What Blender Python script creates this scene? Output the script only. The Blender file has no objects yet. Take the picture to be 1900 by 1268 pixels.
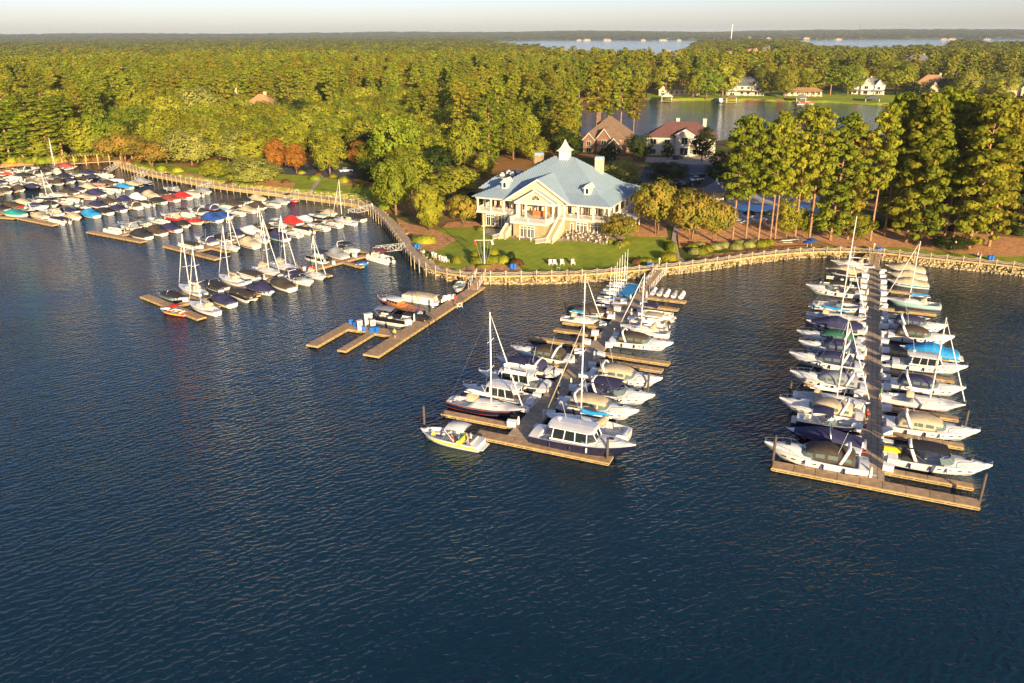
import bpy, math, random
from mathutils import Vector, Matrix, noise
random.seed(11)
PI = math.pi
sc = bpy.context.scene
COL = sc.collection

# ---------------------------------------------------------------- camera
F_PX = 1463.0; CAM_H = 46.0
PITCH = math.atan(572.0 / F_PX); ROLL = math.radians(0.28)
cd = bpy.data.cameras.new('camera'); cam = bpy.data.objects.new('camera', cd); COL.objects.link(cam)
cd.sensor_width = 36.0; cd.sensor_fit = 'HORIZONTAL'; cd.lens = 36.0 * F_PX / 1900.0
cd.clip_start = 1.0; cd.clip_end = 40000.0
cam.matrix_world = (Matrix.Translation((0, 0, CAM_H)) @ Matrix.Rotation(PI / 2 - PITCH, 4, 'X')
                    @ Matrix.Rotation(-ROLL, 4, 'Z'))
sc.camera = cam

# ---------------------------------------------------------------- light
SUN_EL = math.radians(11.5)
SUN_AZ = math.radians(161.0)            # clockwise from +Y: behind the camera, a little to its right
w = bpy.data.worlds.new('World'); sc.world = w; w.use_nodes = True
nt = w.node_tree; nt.nodes.clear()
sky = nt.nodes.new('ShaderNodeTexSky'); sky.sky_type = 'NISHITA'; sky.sun_disc = False
sky.sun_elevation = SUN_EL; sky.sun_rotation = SUN_AZ
sky.altitude = 200; sky.air_density = 0.8; sky.dust_density = 0.9; sky.ozone_density = 3.0
bg = nt.nodes.new('ShaderNodeBackground'); bg.inputs['Strength'].default_value = 0.105
wo = nt.nodes.new('ShaderNodeOutputWorld')
hs = nt.nodes.new('ShaderNodeHueSaturation'); hs.inputs['Saturation'].default_value = 1.0          # the picture's white balance
wb = nt.nodes.new('ShaderNodeMix'); wb.data_type = 'RGBA'; wb.blend_type = 'MULTIPLY'; wb.inputs[0].default_value = 1.0; wb.inputs[7].default_value = (1.0, .795, .81, 1)
nt.links.new(sky.outputs[0], hs.inputs['Color']); nt.links.new(hs.outputs[0], wb.inputs[6]); nt.links.new(wb.outputs[2], bg.inputs[0]); nt.links.new(bg.outputs[0], wo.inputs[0])
sl = bpy.data.lights.new('sun', 'SUN'); sl.energy = 5.0; sl.angle = math.radians(0.5); sl.color = (1.0, 0.78, 0.46)
so = bpy.data.objects.new('sun', sl); COL.objects.link(so)
sdir = Vector((math.sin(SUN_AZ) * math.cos(SUN_EL), math.cos(SUN_AZ) * math.cos(SUN_EL), math.sin(SUN_EL)))
so.rotation_euler = sdir.to_track_quat('Z', 'Y').to_euler(); so.location = (30, -40, 80)
sc.view_settings.view_transform = 'Standard'; sc.view_settings.look = 'None'
sc.view_settings.gamma = 1.0; sc.view_settings.use_curve_mapping = False
sc.view_settings.exposure = 1.24
sc.cycles.sample_clamp_indirect = 2.5

# ---------------------------------------------------------------- ground geometry from sight lines
def P(px, py, z=0.0):
    """where the sight line through a point of the survey photograph meets height z"""
    u = (px - 950) / F_PX; v = (634 - py) / F_PX
    c, s = math.cos(ROLL), math.sin(ROLL)
    u, v = u * c + v * s, -u * s + v * c
    fy, fz = math.cos(PITCH), -math.sin(PITCH); uy, uz = math.sin(PITCH), math.cos(PITCH)
    d = (u, fy + v * uy, fz + v * uz); t = (z - CAM_H) / d[2]
    return Vector((d[0] * t, d[1] * t))
def PY(px, py, Y):
    a = P(px, py, 0); b = P(px, py, 10); t = (Y - a.y) / (b.y - a.y)
    return a.x + (b.x - a.x) * t, 10 * t

# ---------------------------------------------------------------- materials
MAT = {}
def mat(name, col, rough=0.6, metal=0.0, var=0.12, scale=1.5, bump=0.0, spec=0.5, objvar=0.0, coat=0.0, huevar=0.0, trans=0.0, col2=None, scale2=None):
    if name in MAT: return MAT[name]
    m = bpy.data.materials.new(name); m.use_nodes = True; n = m.node_tree.nodes; L = m.node_tree.links
    b = n['Principled BSDF']; b.inputs['Roughness'].default_value = rough; b.inputs['Metallic'].default_value = metal
    b.inputs['Specular IOR Level'].default_value = spec
    if coat: b.inputs['Coat Weight'].default_value = coat
    tc = n.new('ShaderNodeTexCoord'); nz = n.new('ShaderNodeTexNoise'); nz.inputs['Scale'].default_value = scale
    nz.inputs['Detail'].default_value = 5
    L.new(tc.outputs['Object'], nz.inputs['Vector'])
    rp = n.new('ShaderNodeValToRGB'); L.new(nz.outputs['Fac'], rp.inputs[0])
    c1 = tuple(max(0, c * (1 - var)) for c in col); c2 = col2 if col2 else tuple(min(1, c * (1 + var)) for c in col)
    rp.color_ramp.elements[0].position = 0.35; rp.color_ramp.elements[1].position = 0.65
    rp.color_ramp.elements[0].color = (*c1, 1); rp.color_ramp.elements[1].color = (*c2, 1)
    out = rp.outputs[0]
    if objvar or huevar:
        oi = n.new('ShaderNodeObjectInfo'); hs = n.new('ShaderNodeHueSaturation')
        mr = n.new('ShaderNodeMapRange'); L.new(oi.outputs['Random'], mr.inputs[0])
        mr.inputs[3].default_value = 1 - objvar; mr.inputs[4].default_value = 1 + objvar
        L.new(mr.outputs[0], hs.inputs['Value'])
        wn = n.new('ShaderNodeTexWhiteNoise'); wn.noise_dimensions = '1D'; L.new(oi.outputs['Random'], wn.inputs['W'])
        m2 = n.new('ShaderNodeMapRange'); L.new(wn.outputs['Value'], m2.inputs[0])
        m2.inputs[3].default_value = 0.5 - huevar; m2.inputs[4].default_value = 0.5 + huevar
        L.new(m2.outputs[0], hs.inputs['Hue']); L.new(out, hs.inputs['Color']); out = hs.outputs[0]
    L.new(out, b.inputs['Base Color'])
    if bump:
        bp = n.new('ShaderNodeBump'); bp.inputs['Strength'].default_value = bump; bp.inputs['Distance'].default_value = 0.05
        n2 = n.new('ShaderNodeTexNoise'); n2.inputs['Scale'].default_value = scale2 or scale * 6; n2.inputs['Detail'].default_value = 4
        L.new(tc.outputs['Object'], n2.inputs['Vector']); L.new(n2.outputs['Fac'], bp.inputs['Height']); L.new(bp.outputs[0], b.inputs['Normal'])
    if trans:
        tr = n.new('ShaderNodeBsdfTranslucent'); mx = n.new('ShaderNodeMixShader'); mx.inputs[0].default_value = trans
        L.new(out, tr.inputs['Color']); L.new(b.outputs[0], mx.inputs[1]); L.new(tr.outputs[0], mx.inputs[2])
        L.new(mx.outputs[0], n['Material Output'].inputs['Surface'])
    MAT[name] = m; return m
def foliage(name, c1, c2, objvar=0.22, huevar=0.03, scale=0.35):
    return mat(name, c1, 0.75, var=0.0, scale=scale, spec=0.15, objvar=objvar, huevar=huevar, trans=0.42, col2=c2)
# boats
M = dict(
 gel=mat('white gelcoat', (.70, .69, .665), .25, var=.03, coat=.4, scale=.6),
 deck=mat('cream non-skid deck', (.70, .67, .60), .55, var=.05),
 navyhull=mat('navy gelcoat', (.012, .014, .045), .15, coat=.6, var=.1),
 blackhull=mat('black gelcoat', (.012, .012, .014), .15, coat=.6, var=.1),
 redhull=mat('red gelcoat', (.45, .03, .02), .2, coat=.5, var=.08),
 tealhull=mat('pale teal gelcoat', (.30, .50, .50), .25, coat=.4, var=.05),
 tealstripe=mat('teal stripe paint', (.02, .22, .38), .25, coat=.4, var=.05),
 yellow=mat('yellow gelcoat', (.75, .55, .06), .3, coat=.3, var=.05),
 glass=mat('tinted glass', (.015, .02, .022), .06, spec=.8, var=.1),
 cglass=mat('clear windshield', (.10, .14, .13), .08, spec=.8, var=.1),
 chrome=mat('stainless steel', (.62, .62, .60), .25, metal=.9, var=.03),
 alu=mat('painted aluminium', (.66, .66, .62), .4, metal=.3, var=.04),
 navy=mat('navy canvas', (.022, .022, .075), .85, var=.2, scale=3, bump=.3),
 blue=mat('royal blue canvas', (.01, .06, .26), .8, var=.18, scale=3, bump=.3),
 sky=mat('bright blue canvas', (.01, .22, .50), .75, var=.12, scale=3, bump=.3),
 teal=mat('teal canvas', (.01, .22, .19), .8, var=.15, scale=3, bump=.3),
 green=mat('green canvas', (.012, .09, .05), .85, var=.2, scale=3, bump=.3),
 tan=mat('tan canvas', (.42, .34, .23), .85, var=.12, scale=3, bump=.3),
 brown=mat('dark brown canvas', (.05, .036, .024), .85, var=.25, scale=3, bump=.3),
 black=mat('black canvas', (.018, .018, .02), .8, var=.25, scale=3, bump=.3),
 grey=mat('grey canvas', (.22, .23, .25), .85, var=.12, scale=3, bump=.3),
 red=mat('red canvas', (.60, .02, .015), .8, var=.12, scale=3, bump=.3),
 maroon=mat('rust red canvas', (.22, .045, .03), .8, var=.12, scale=3, bump=.3),
 white=mat('white canvas', (.72, .71, .68), .8, var=.06, scale=3, bump=.2),
 teak=mat('varnished wood', (.42, .15, .035), .3, var=.25, scale=2, coat=.5),
 vinyl=mat('cream vinyl', (.62, .57, .48), .6, var=.06),
 rubber=mat('black rubber', (.02, .02, .02), .7, var=.2),
 bottom=mat('red bottom paint', (.25, .03, .02), .7, var=.1),
 lime=mat('lime yellow vinyl', (.50, .62, .06), .5, var=.06),
 mast=mat('white mast paint', (.80, .78, .72), .35, var=.02),
)
HULLM = dict(white=M['gel'], navy=M['navyhull'], black=M['blackhull'], red=M['redhull'], teal=M['tealhull'])
# setting
wood = mat('weathered dock board', (.40, .26, .14), .8, var=.22, scale=1.3, bump=.4, objvar=.12)
wood2 = mat('walkway board', (.38, .285, .19), .8, var=.2, scale=1.3, bump=.4, objvar=.10)
pilew = mat('timber fascia', (.42, .29, .12), .8, var=.18, scale=1.1, bump=.3, objvar=.06)
rail_m = mat('pale timber rail', (.46, .37, .25), .7, var=.1, scale=2)
floatm = mat('black dock float', (.025, .022, .02), .7, var=.2)
steel = mat('dark steel pile', (.07, .055, .045), .6, var=.25)
whitep = mat('white paint', (.64, .60, .52), .5, var=.03)
whitebox = mat('white fibreglass box', (.68, .68, .67), .35, var=.03)
bluep = mat('blue plastic', (.01, .12, .45), .5, var=.08)
asphalt = mat('asphalt', (.055, .055, .06), .9, var=.15, scale=.5)
concrete = mat('concrete path', (.36, .29, .24), .9, var=.12, scale=.5)
mulch = mat('pine straw mulch', (.50, .235, .085), .95, var=.3, scale=1.2, bump=.5)
rockm = mat('riprap stone', (.34, .265, .14), .9, var=.5, scale=1.2, bump=.4, objvar=.1)
bark = mat('bark', (.20, .115, .065), .95, var=.3, scale=1.5, bump=.5, objvar=.15)
barkp = mat('pine bark', (.30, .165, .085), .95, var=.3, scale=1.5, bump=.5, objvar=.15)

# ---------------------------------------------------------------- mesh builder
class MB:
    def __init__(s): s.v = []; s.f = []; s.m = []
    def add(s, vs, fs, mi=0):
        o = len(s.v); s.v += [tuple(p) for p in vs]; s.f += [tuple(i + o for i in f) for f in fs]; s.m += [mi] * len(fs); return s
    def box(s, c, d, rz=0, mi=0, taper=1.0):
        x, y, z = d[0] / 2, d[1] / 2, d[2] / 2; cs, sn = math.cos(rz), math.sin(rz); vs = []
        for k in (-1, 1):
            t = taper if k > 0 else 1
            for a, b in ((-1, -1), (1, -1), (1, 1), (-1, 1)):
                X, Y = a * x * t, b * y * t; vs.append((c[0] + X * cs - Y * sn, c[1] + X * sn + Y * cs, c[2] + k * z))
        return s.add(vs, [(3, 2, 1, 0), (4, 5, 6, 7), (0, 1, 5, 4), (1, 2, 6, 5), (2, 3, 7, 6), (3, 0, 4, 7)], mi)
    def tube(s, pts, r, n=6, mi=0, cap=True):
        pts = [Vector(p) for p in pts]; rs = r if isinstance(r, (list, tuple)) else [r] * len(pts); rings = []
        for i, p in enumerate(pts):
            d = (pts[min(i + 1, len(pts) - 1)] - pts[max(i - 1, 0)])
            if d.length < 1e-9: d = Vector((0, 0, 1))
            d.normalize(); a = d.cross(Vector((0, 0, 1)) if abs(d.z) < .9 else Vector((1, 0, 0))).normalized(); b = d.cross(a)
            rings.append([p + (a * math.cos(2 * PI * k / n) + b * math.sin(2 * PI * k / n)) * rs[i] for k in range(n)])
        return s.loft(rings, mi, closed=True, cap=cap)
    def loft(s, rings, mi=0, closed=False, cap=False):
        n = len(rings[0]); vs = [p for r in rings for p in r]; fs = []
        for i in range(len(rings) - 1):
            for k in range(n if closed else n - 1):
                a = i * n + k; b = i * n + (k + 1) % n; fs.append((a, b, b + n, a + n))
        if cap: fs.append(tuple(range(n - 1, -1, -1))); fs.append(tuple((len(rings) - 1) * n + k for k in range(n)))
        return s.add(vs, fs, mi)
    def poly(s, vs, mi=0): return s.add(vs, [tuple(range(len(vs)))], mi)
    def slab(s, vs, t, mi=0):
        """a planar polygon given thickness t downwards along its normal"""
        vs = [Vector(v) for v in vs]; n = Vector((0, 0, 0))
        for i in range(len(vs)): n += vs[i].cross(vs[(i + 1) % len(vs)])
        n.normalize(); k = len(vs); lo = [v - n * t for v in vs]
        return s.add(vs + lo, [tuple(range(k)), tuple(range(2 * k - 1, k - 1, -1))] + [(i, i + k, (i + 1) % k + k, (i + 1) % k) for i in range(k)], mi)
    def mesh(s, name, mats, smooth=False):
        me = bpy.data.meshes.new(name); me.from_pydata(s.v, [], s.f)
        for m in (mats if isinstance(mats, (list, tuple)) else [mats]): me.materials.append(m)
        if any(s.m): me.polygons.foreach_set('material_index', s.m)
        if smooth: me.polygons.foreach_set('use_smooth', [True] * len(me.polygons))
        me.update(); return me
    def build(s, name, mats, parent=None, smooth=False, loc=None, rz=0):
        return link(name, s.mesh(name, mats, smooth), parent, loc, rz)
def link(name, me, parent=None, loc=None, rz=0, ov=None, scale=None):
    o = bpy.data.objects.new(name, me); COL.objects.link(o)
    if parent: o.parent = parent
    if loc is not None: o.location = loc if len(loc) == 3 else (*loc, 0)
    if rz: o.rotation_euler = (0, 0, rz)
    if scale: o.scale = scale
    if ov:
        for i, m in enumerate(ov):
            if m: o.material_slots[i].link = 'OBJECT'; o.material_slots[i].material = m
    return o
LABELS = {}
def tag(o, label, cat, group=None, kind=None):
    if label: o['label'] = label
    if cat: o['category'] = cat
    if group: o['group'] = group
    if kind: o['kind'] = kind
    if label: LABELS.setdefault(label, []).append((o.name, group))
    return o
def thing(name, label, cat, loc, rz=0, group=None, scale=None):
    o = bpy.data.objects.new(name, None); COL.objects.link(o); o.empty_display_size = .3
    o.location = loc if len(loc) == 3 else (*loc, 0); o.rotation_euler = (0, 0, rz)
    if scale: o.scale = scale if isinstance(scale, (tuple, list)) else (scale,) * 3
    return tag(o, label, cat, group)
ORD = ['first', 'second', 'third', 'fourth', 'fifth', 'sixth', 'seventh', 'eighth', 'ninth', 'tenth', 'eleventh', 'twelfth', 'thirteenth', 'fourteenth',
       'fifteenth', 'sixteenth', 'seventeenth', 'eighteenth', 'nineteenth', 'twentieth'] 
def ordn(i):
    if i < 20: return ORD[i]
    t = {2: 'twenty', 3: 'thirty', 4: 'forty', 5: 'fifty', 6: 'sixty', 7: 'seventy', 8: 'eighty', 9: 'ninety'}[(i + 1) // 10]
    return t + ('-' + ORD[i % 10] if (i + 1) % 10 else {'twenty': ''}.get(t, '') + 'th').replace('yth', 'ieth')
def ordn(i):
    if i < 20: return ORD[i]
    t = ['', '', 'twent', 'thirt', 'fort', 'fift', 'sixt', 'sevent', 'eight', 'ninet'][(i + 1) // 10]
    return t + 'ieth' if (i + 1) % 10 == 0 else t + 'y-' + ORD[(i + 1) % 10 - 1]
# ================================================================ terrain
def pip(poly, x, y):
    c = False; n = len(poly); j = n - 1
    for i in range(n):
        xi, yi = poly[i]; xj, yj = poly[j]
        if (yi > y) != (yj > y) and x < (xj - xi) * (y - yi) / (yj - yi) + xi: c = not c
        j = i
    return c
def sd(poly, x, y, closed=True):
    best = 1e18; n = len(poly)
    for i in range(n if closed else n - 1):
        ax, ay = poly[i]; bx, by = poly[(i + 1) % n]; dx, dy = bx - ax, by - ay
        t = ((x - ax) * dx + (y - ay) * dy) / (dx * dx + dy * dy + 1e-9); t = 0 if t < 0 else 1 if t > 1 else t
        d = (x - ax - t * dx) ** 2 + (y - ay - t * dy) ** 2
        if d < best: best = d
    return math.sqrt(best)
SHORE_PX = [(-420, 345), (-200, 322), (0, 311), (60, 306), (110, 303), (140, 300), (205, 299), (214, 304), (262, 319), (346, 337), (472, 354), (600, 366.5),
            (668, 372), (692, 384), (703, 400), (748, 449), (766, 474), (797, 504), (840, 522), (880, 526), (970, 527), (1027, 526),
            (1088, 523), (1158, 518), (1212, 513), (1240, 509), (1306, 502), (1388, 489), (1478, 478), (1573, 478), (1635, 482),
            (1710, 492), (1816, 503), (1898, 512), (2120, 545)]
SHORE = [tuple(P(x, y, 0)) for x, y in SHORE_PX]
LAKE = SHORE + [(700, SHORE[-1][1] - 30), (700, -600), (-900, -600), (-900, SHORE[0][1] + 20)]
COVE = [tuple(P(x, y, 0)) for x, y in [(1050, 205), (1075, 190), (1110, 185), (1160, 184), (1230, 187), (1400, 188), (1560, 192), (1640, 197), (1760, 189), (1900, 188), (2150, 192),
        (2350, 215), (2150, 262), (1900, 258), (1700, 254), (1500, 256), (1350, 264), (1180, 270), (1095, 264), (1060, 235)]]
FARL = [tuple(P(x, y, 0)) for x, y in [(880, 78), (1000, 75.5), (1200, 75), (1500, 74.5), (1560, 73.5), (1760, 73), (2000, 72.5), (2150, 74), (2150, 92), (1960, 88), (1900, 96), (1830, 96), (1770, 88), (1755, 106), (1600, 112), (1500, 104), (1470, 86), (1300, 86),
        (1275, 112), (1258, 130), (1180, 128), (1140, 116), (1080, 111), (1000, 106), (930, 96)]]
CREEK = [tuple(P(x, y, 0)) for x, y in [(1560, 172), (1740, 158), (1780, 163), (1620, 176)]]
BB = {}
def inwater(x, y):
    if y < 330 and pip(LAKE, x, y): return LAKE
    if 250 < y < 900 and pip(COVE, x, y): return COVE
    if y > 900 and pip(FARL, x, y): return FARL
    return None
HOUSE_C = Vector((11, 194))
def smooth(a, b, x):
    t = min(1, max(0, (x - a) / (b - a))); return t * t * (3 - 2 * t)
def hgt(x, y):
    d = math.hypot(x, y)
    wtr = inwater(x, y)
    if wtr is not None:
        if d > 900: return -3.0
        return -0.25 - min(3.0, 0.8 * sd(wtr, x, y))
    if d < 420:
        e = min(sd(SHORE, x, y, False), sd(COVE, x, y))
        z = 1.35 * smooth(-0.2, 2.2, e) + 1.1 * smooth(4, 28, e)
        far = smooth(20, 120, e)
    elif d < 900:
        e = sd(COVE, x, y); z = 1.3 * smooth(0, 3, e) + 1.5 * smooth(8, 40, e); far = smooth(20, 120, e)
    else: z = 2.6; far = 1
    z += far * (1.5 + 3.0 * noise.noise((x / 170, y / 170, 0)))
    if d > 5200:
        k = smooth(5200, 8800, d); z += k * (34 + 16 * noise.noise((x / 1500, y / 2600, 5)) + 6 * noise.noise((x / 500, y / 900, 2)))
    return max(z, 0.4) if d > 200 else z
def GZ(x, y): return hgt(x, y)
def hit(px, py):
    """nearest point of dry ground on a sight line"""
    z = 7.0
    while z > -.2:
        p = P(px, py, z)
        if hgt(p.x, p.y) >= z: return p
        z -= .2
    p = P(px, py, 0); u = p.normalized(); k = 0
    while hgt(p.x, p.y) < 1.1 and k < 60: p = p + u * .5; k += 1
    return p + u * 1.5

def grid_ground():
    ds = []; d = 118.0
    while d < 15500:
        ds.append(d); d *= 1.008 if d < 300 else 1.014 if d < 900 else 1.03
    na = 380; a0, a1 = math.radians(-47), math.radians(47); mb = MB(); nr = len(ds)
    for d in ds:
        for k in range(na + 1):
            a = a0 + (a1 - a0) * k / na; x, y = d * math.sin(a), d * math.cos(a); mb.v.append((x, y, hgt(x, y)))
    for i in range(nr - 1):
        for k in range(na):
            q = i * (na + 1) + k; f = (q, q + 1, q + na + 2, q + na + 1)
            if max(mb.v[j][2] for j in f) > -2.4 or ds[i] > 900: mb.f.append(f); mb.m.append(0)
    return mb
gm = bpy.data.materials.new('ground cover'); gm.use_nodes = True; n = gm.node_tree.nodes; L = gm.node_tree.links
b = n['Principled BSDF']; b.inputs['Roughness'].default_value = .95; b.inputs['Specular IOR Level'].default_value = .1
tc = n.new('ShaderNodeTexCoord')
n1 = n.new('ShaderNodeTexNoise'); n1.inputs['Scale'].default_value = .045; n1.inputs['Detail'].default_value = 4; L.new(tc.outputs['Object'], n1.inputs['Vector'])
n2 = n.new('ShaderNodeTexNoise'); n2.inputs['Scale'].default_value = .9; n2.inputs['Detail'].default_value = 6; L.new(tc.outputs['Object'], n2.inputs['Vector'])
r1 = n.new('ShaderNodeValToRGB'); r1.color_ramp.elements[0].position = .44; r1.color_ramp.elements[1].position = .56
r1.color_ramp.elements[0].color = (.09, .11, .02, 1); r1.color_ramp.elements[1].color = (.40, .20, .075, 1); L.new(n1.outputs['Fac'], r1.inputs[0])
mx = n.new('ShaderNodeMix'); mx.data_type = 'RGBA'; mx.blend_type = 'MULTIPLY'; mx.inputs[0].default_value = .7
r2 = n.new('ShaderNodeValToRGB'); r2.color_ramp.elements[0].position = .3; r2.color_ramp.elements[0].color = (.55, .55, .5, 1); r2.color_ramp.elements[1].color = (1.25, 1.25, 1.2, 1)
L.new(n2.outputs['Fac'], r2.inputs[0]); L.new(r1.outputs[0], mx.inputs[6]); L.new(r2.outputs[0], mx.inputs[7]); L.new(mx.outputs[2], b.inputs['Base Color'])
MAT['ground'] = gm
fw = mat('distant woodland cover', (.055, .09, .022), .95, var=.3, scale=.02)
gg = grid_ground()
for i_, f_ in enumerate(gg.f):
    if math.hypot(*gg.v[f_[0]][:2]) > 1300: gg.m[i_] = 1
g = gg.build('ground', [gm, fw], smooth=True); g['kind'] = 'structure'

# ---------------------------------------------------------------- water
wm = bpy.data.materials.new('lake water'); wm.use_nodes = True; n = wm.node_tree.nodes; L = wm.node_tree.links
b = n['Principled BSDF']; b.inputs['Base Color'].default_value = (.003, .022, .040, 1); b.inputs['Roughness'].default_value = .06
b.inputs['IOR'].default_value = 1.33; b.inputs['Specular IOR Level'].default_value = .5
tc = n.new('ShaderNodeTexCoord')
def wave(scale, rot, sy, detail, dist=0):
    mp = n.new('ShaderNodeMapping'); mp.inputs['Rotation'].default_value = (0, 0, math.radians(rot)); mp.inputs['Scale'].default_value = (1, sy, 1)
    L.new(tc.outputs['Object'], mp.inputs[0]); z = n.new('ShaderNodeTexNoise'); z.inputs['Scale'].default_value = scale; z.inputs['Detail'].default_value = detail
    z.inputs['Distortion'].default_value = dist; z.inputs['Roughness'].default_value = .55; L.new(mp.outputs[0], z.inputs['Vector']); return z.outputs['Fac']
def bands(scale, rot, dist, det, dsc):
    mp = n.new('ShaderNodeMapping'); mp.inputs['Rotation'].default_value = (0, 0, math.radians(rot)); L.new(tc.outputs['Object'], mp.inputs[0])
    z = n.new('ShaderNodeTexWave'); z.inputs['Scale'].default_value = scale; z.inputs['Distortion'].default_value = dist; z.inputs['Detail'].default_value = det; z.inputs['Detail Scale'].default_value = dsc; z.inputs['Detail Roughness'].default_value = .6
    L.new(mp.outputs[0], z.inputs['Vector']); return z.outputs['Fac']
wn_ = wave(.30, 20, 2.2, 3, .4); wb = wave(1.5, 35, 1.8, 3, .3); wc = wave(.03, 10, 1.5, 2)
w1 = bands(.31, 50, 10, 4, 1.1); w2 = bands(.50, 74, 12, 4, .9)
a1 = n.new('ShaderNodeMath'); a1.operation = 'MULTIPLY_ADD'; a1.inputs[1].default_value = .26; L.new(w1, a1.inputs[0]); L.new(wn_, a1.inputs[2])
a2 = n.new('ShaderNodeMath'); a2.operation = 'MULTIPLY_ADD'; a2.inputs[1].default_value = .15; L.new(w2, a2.inputs[0]); L.new(a1.outputs[0], a2.inputs[2]); wa = a2.outputs[0]
ad = n.new('ShaderNodeMath'); ad.operation = 'MULTIPLY_ADD'; ad.inputs[1].default_value = .40; L.new(wb, ad.inputs[0]); L.new(wa, ad.inputs[2])
rg = n.new('ShaderNodeMapRange'); L.new(wc, rg.inputs[0]); rg.inputs[1].default_value = .35; rg.inputs[2].default_value = .65; rg.inputs[3].default_value = .5; rg.inputs[4].default_value = 1.0
bp = n.new('ShaderNodeBump'); bp.inputs['Distance'].default_value = .30; L.new(ad.outputs[0], bp.inputs['Height'])
mm = n.new('ShaderNodeMath'); mm.operation = 'MULTIPLY'; mm.inputs[1].default_value = .75; L.new(rg.outputs[0], mm.inputs[0]); L.new(mm.outputs[0], bp.inputs['Strength'])
L.new(bp.outputs[0], b.inputs['Normal'])
wmb = MB(); wmb.poly([(-16000, -2500, 0), (16000, -2500, 0), (16000, 16000, 0), (-16000, 16000, 0)])
wt = wmb.build('water', wm); wt['kind'] = 'structure'


# ---------------------------------------------------------------- draped ground sheets
def drape(name, poly, m, dz=.08, step=1.6, kind='structure', zf=None):
    xs = [p[0] for p in poly]; ys = [p[1] for p in poly]; mb = MB(); idx = {}
    import bmesh
    bm = bmesh.new(); vs = [bm.verts.new((x, y, 0)) for x, y in poly]; bm.faces.new(vs)
    for ax in (0, 1):
        lo, hi = (min(xs), max(xs)) if ax == 0 else (min(ys), max(ys)); c = lo + step
        while c < hi:
            co = (c, 0, 0) if ax == 0 else (0, c, 0); no = (1, 0, 0) if ax == 0 else (0, 1, 0)
            bmesh.ops.bisect_plane(bm, geom=bm.verts[:] + bm.edges[:] + bm.faces[:], plane_co=co, plane_no=no, dist=1e-4); c += step
    for v in bm.verts: v.co.z = (zf or GZ)(v.co.x, v.co.y) + dz
    bmesh.ops.recalc_face_normals(bm, faces=bm.faces[:])
    me = bpy.data.meshes.new(name); bm.to_mesh(me); bm.free(); me.materials.append(m)
    if me.polygons and me.polygons[0].normal.z < 0: me.flip_normals()
    o = link(name, me)
    if kind: o['kind'] = kind
    return o
def PP(pts, z=2.3): return [tuple(P(x, y, z)) for x, y in pts]
lawnm = bpy.data.materials.new('mown lawn'); lawnm.use_nodes = True; n = lawnm.node_tree.nodes; L = lawnm.node_tree.links
b = n['Principled BSDF']; b.inputs['Roughness'].default_value = .9; b.inputs['Specular IOR Level'].default_value = .15
tc = n.new('ShaderNodeTexCoord'); mp = n.new('ShaderNodeMapping'); mp.inputs['Rotation'].default_value = (0, 0, math.radians(38)); L.new(tc.outputs['Object'], mp.inputs[0])
wv = n.new('ShaderNodeTexWave'); wv.inputs['Scale'].default_value = .16; wv.inputs['Distortion'].default_value = 1.2; wv.inputs['Detail Scale'].default_value = .3; L.new(mp.outputs[0], wv.inputs['Vector'])
n2 = n.new('ShaderNodeTexNoise'); n2.inputs['Scale'].default_value = .25; n2.inputs['Detail'].default_value = 8; n2.inputs['Roughness'].default_value = .65; L.new(tc.outputs['Object'], n2.inputs['Vector'])
ma = n.new('ShaderNodeMath'); ma.operation = 'MULTIPLY_ADD'; ma.inputs[1].default_value = .06; L.new(wv.outputs['Fac'], ma.inputs[0]); L.new(n2.outputs['Fac'], ma.inputs[2])
r1 = n.new('ShaderNodeValToRGB'); r1.color_ramp.elements[0].position = .38; r1.color_ramp.elements[1].position = .8
r1.color_ramp.elements[0].color = (.17, .23, .018, 1); r1.color_ramp.elements[1].color = (.34, .35, .035, 1); L.new(ma.outputs[0], r1.inputs[0]); L.new(r1.outputs[0], b.inputs['Base Color'])
MAT['lawn'] = lawnm
drape('lawn', PP([(775, 470), (800, 485), (840, 496), (900, 500), (985, 500), (1100, 499), (1205, 494), (1236, 484), (1240, 455), (1235, 438), (1180, 425), (1000, 430), (920, 425), (850, 412), (812, 420), (788, 445), (770, 455)]), lawnm)
drape('lawn', PP([(225, 306), (300, 322), (410, 340), (520, 351), (640, 364), (690, 376), (705, 392), (712, 372), (700, 350), (640, 334), (560, 324), (480, 320), (400, 314), (300, 299), (250, 297)]), lawnm)
drape('lawn', PP([(1290, 478), (1330, 470), (1390, 464), (1470, 461), (1560, 457), (1640, 459), (1720, 468), (1800, 477), (1900, 486), (2050, 505), (2050, 460), (1900, 446), (1800, 456), (1700, 450), (1600, 447), (1480, 450), (1380, 460), (1300, 464)]), lawnm, dz=.07)
drape('lawn', PP([(1340, 440), (1460, 446), (1480, 430), (1445, 415), (1350, 412), (1325, 425)]), lawnm, dz=.07)
drape('lawn', PP([(1850, 430), (1960, 436), (2050, 420), (2000, 385), (1860, 395)]), lawnm, dz=.07)
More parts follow.
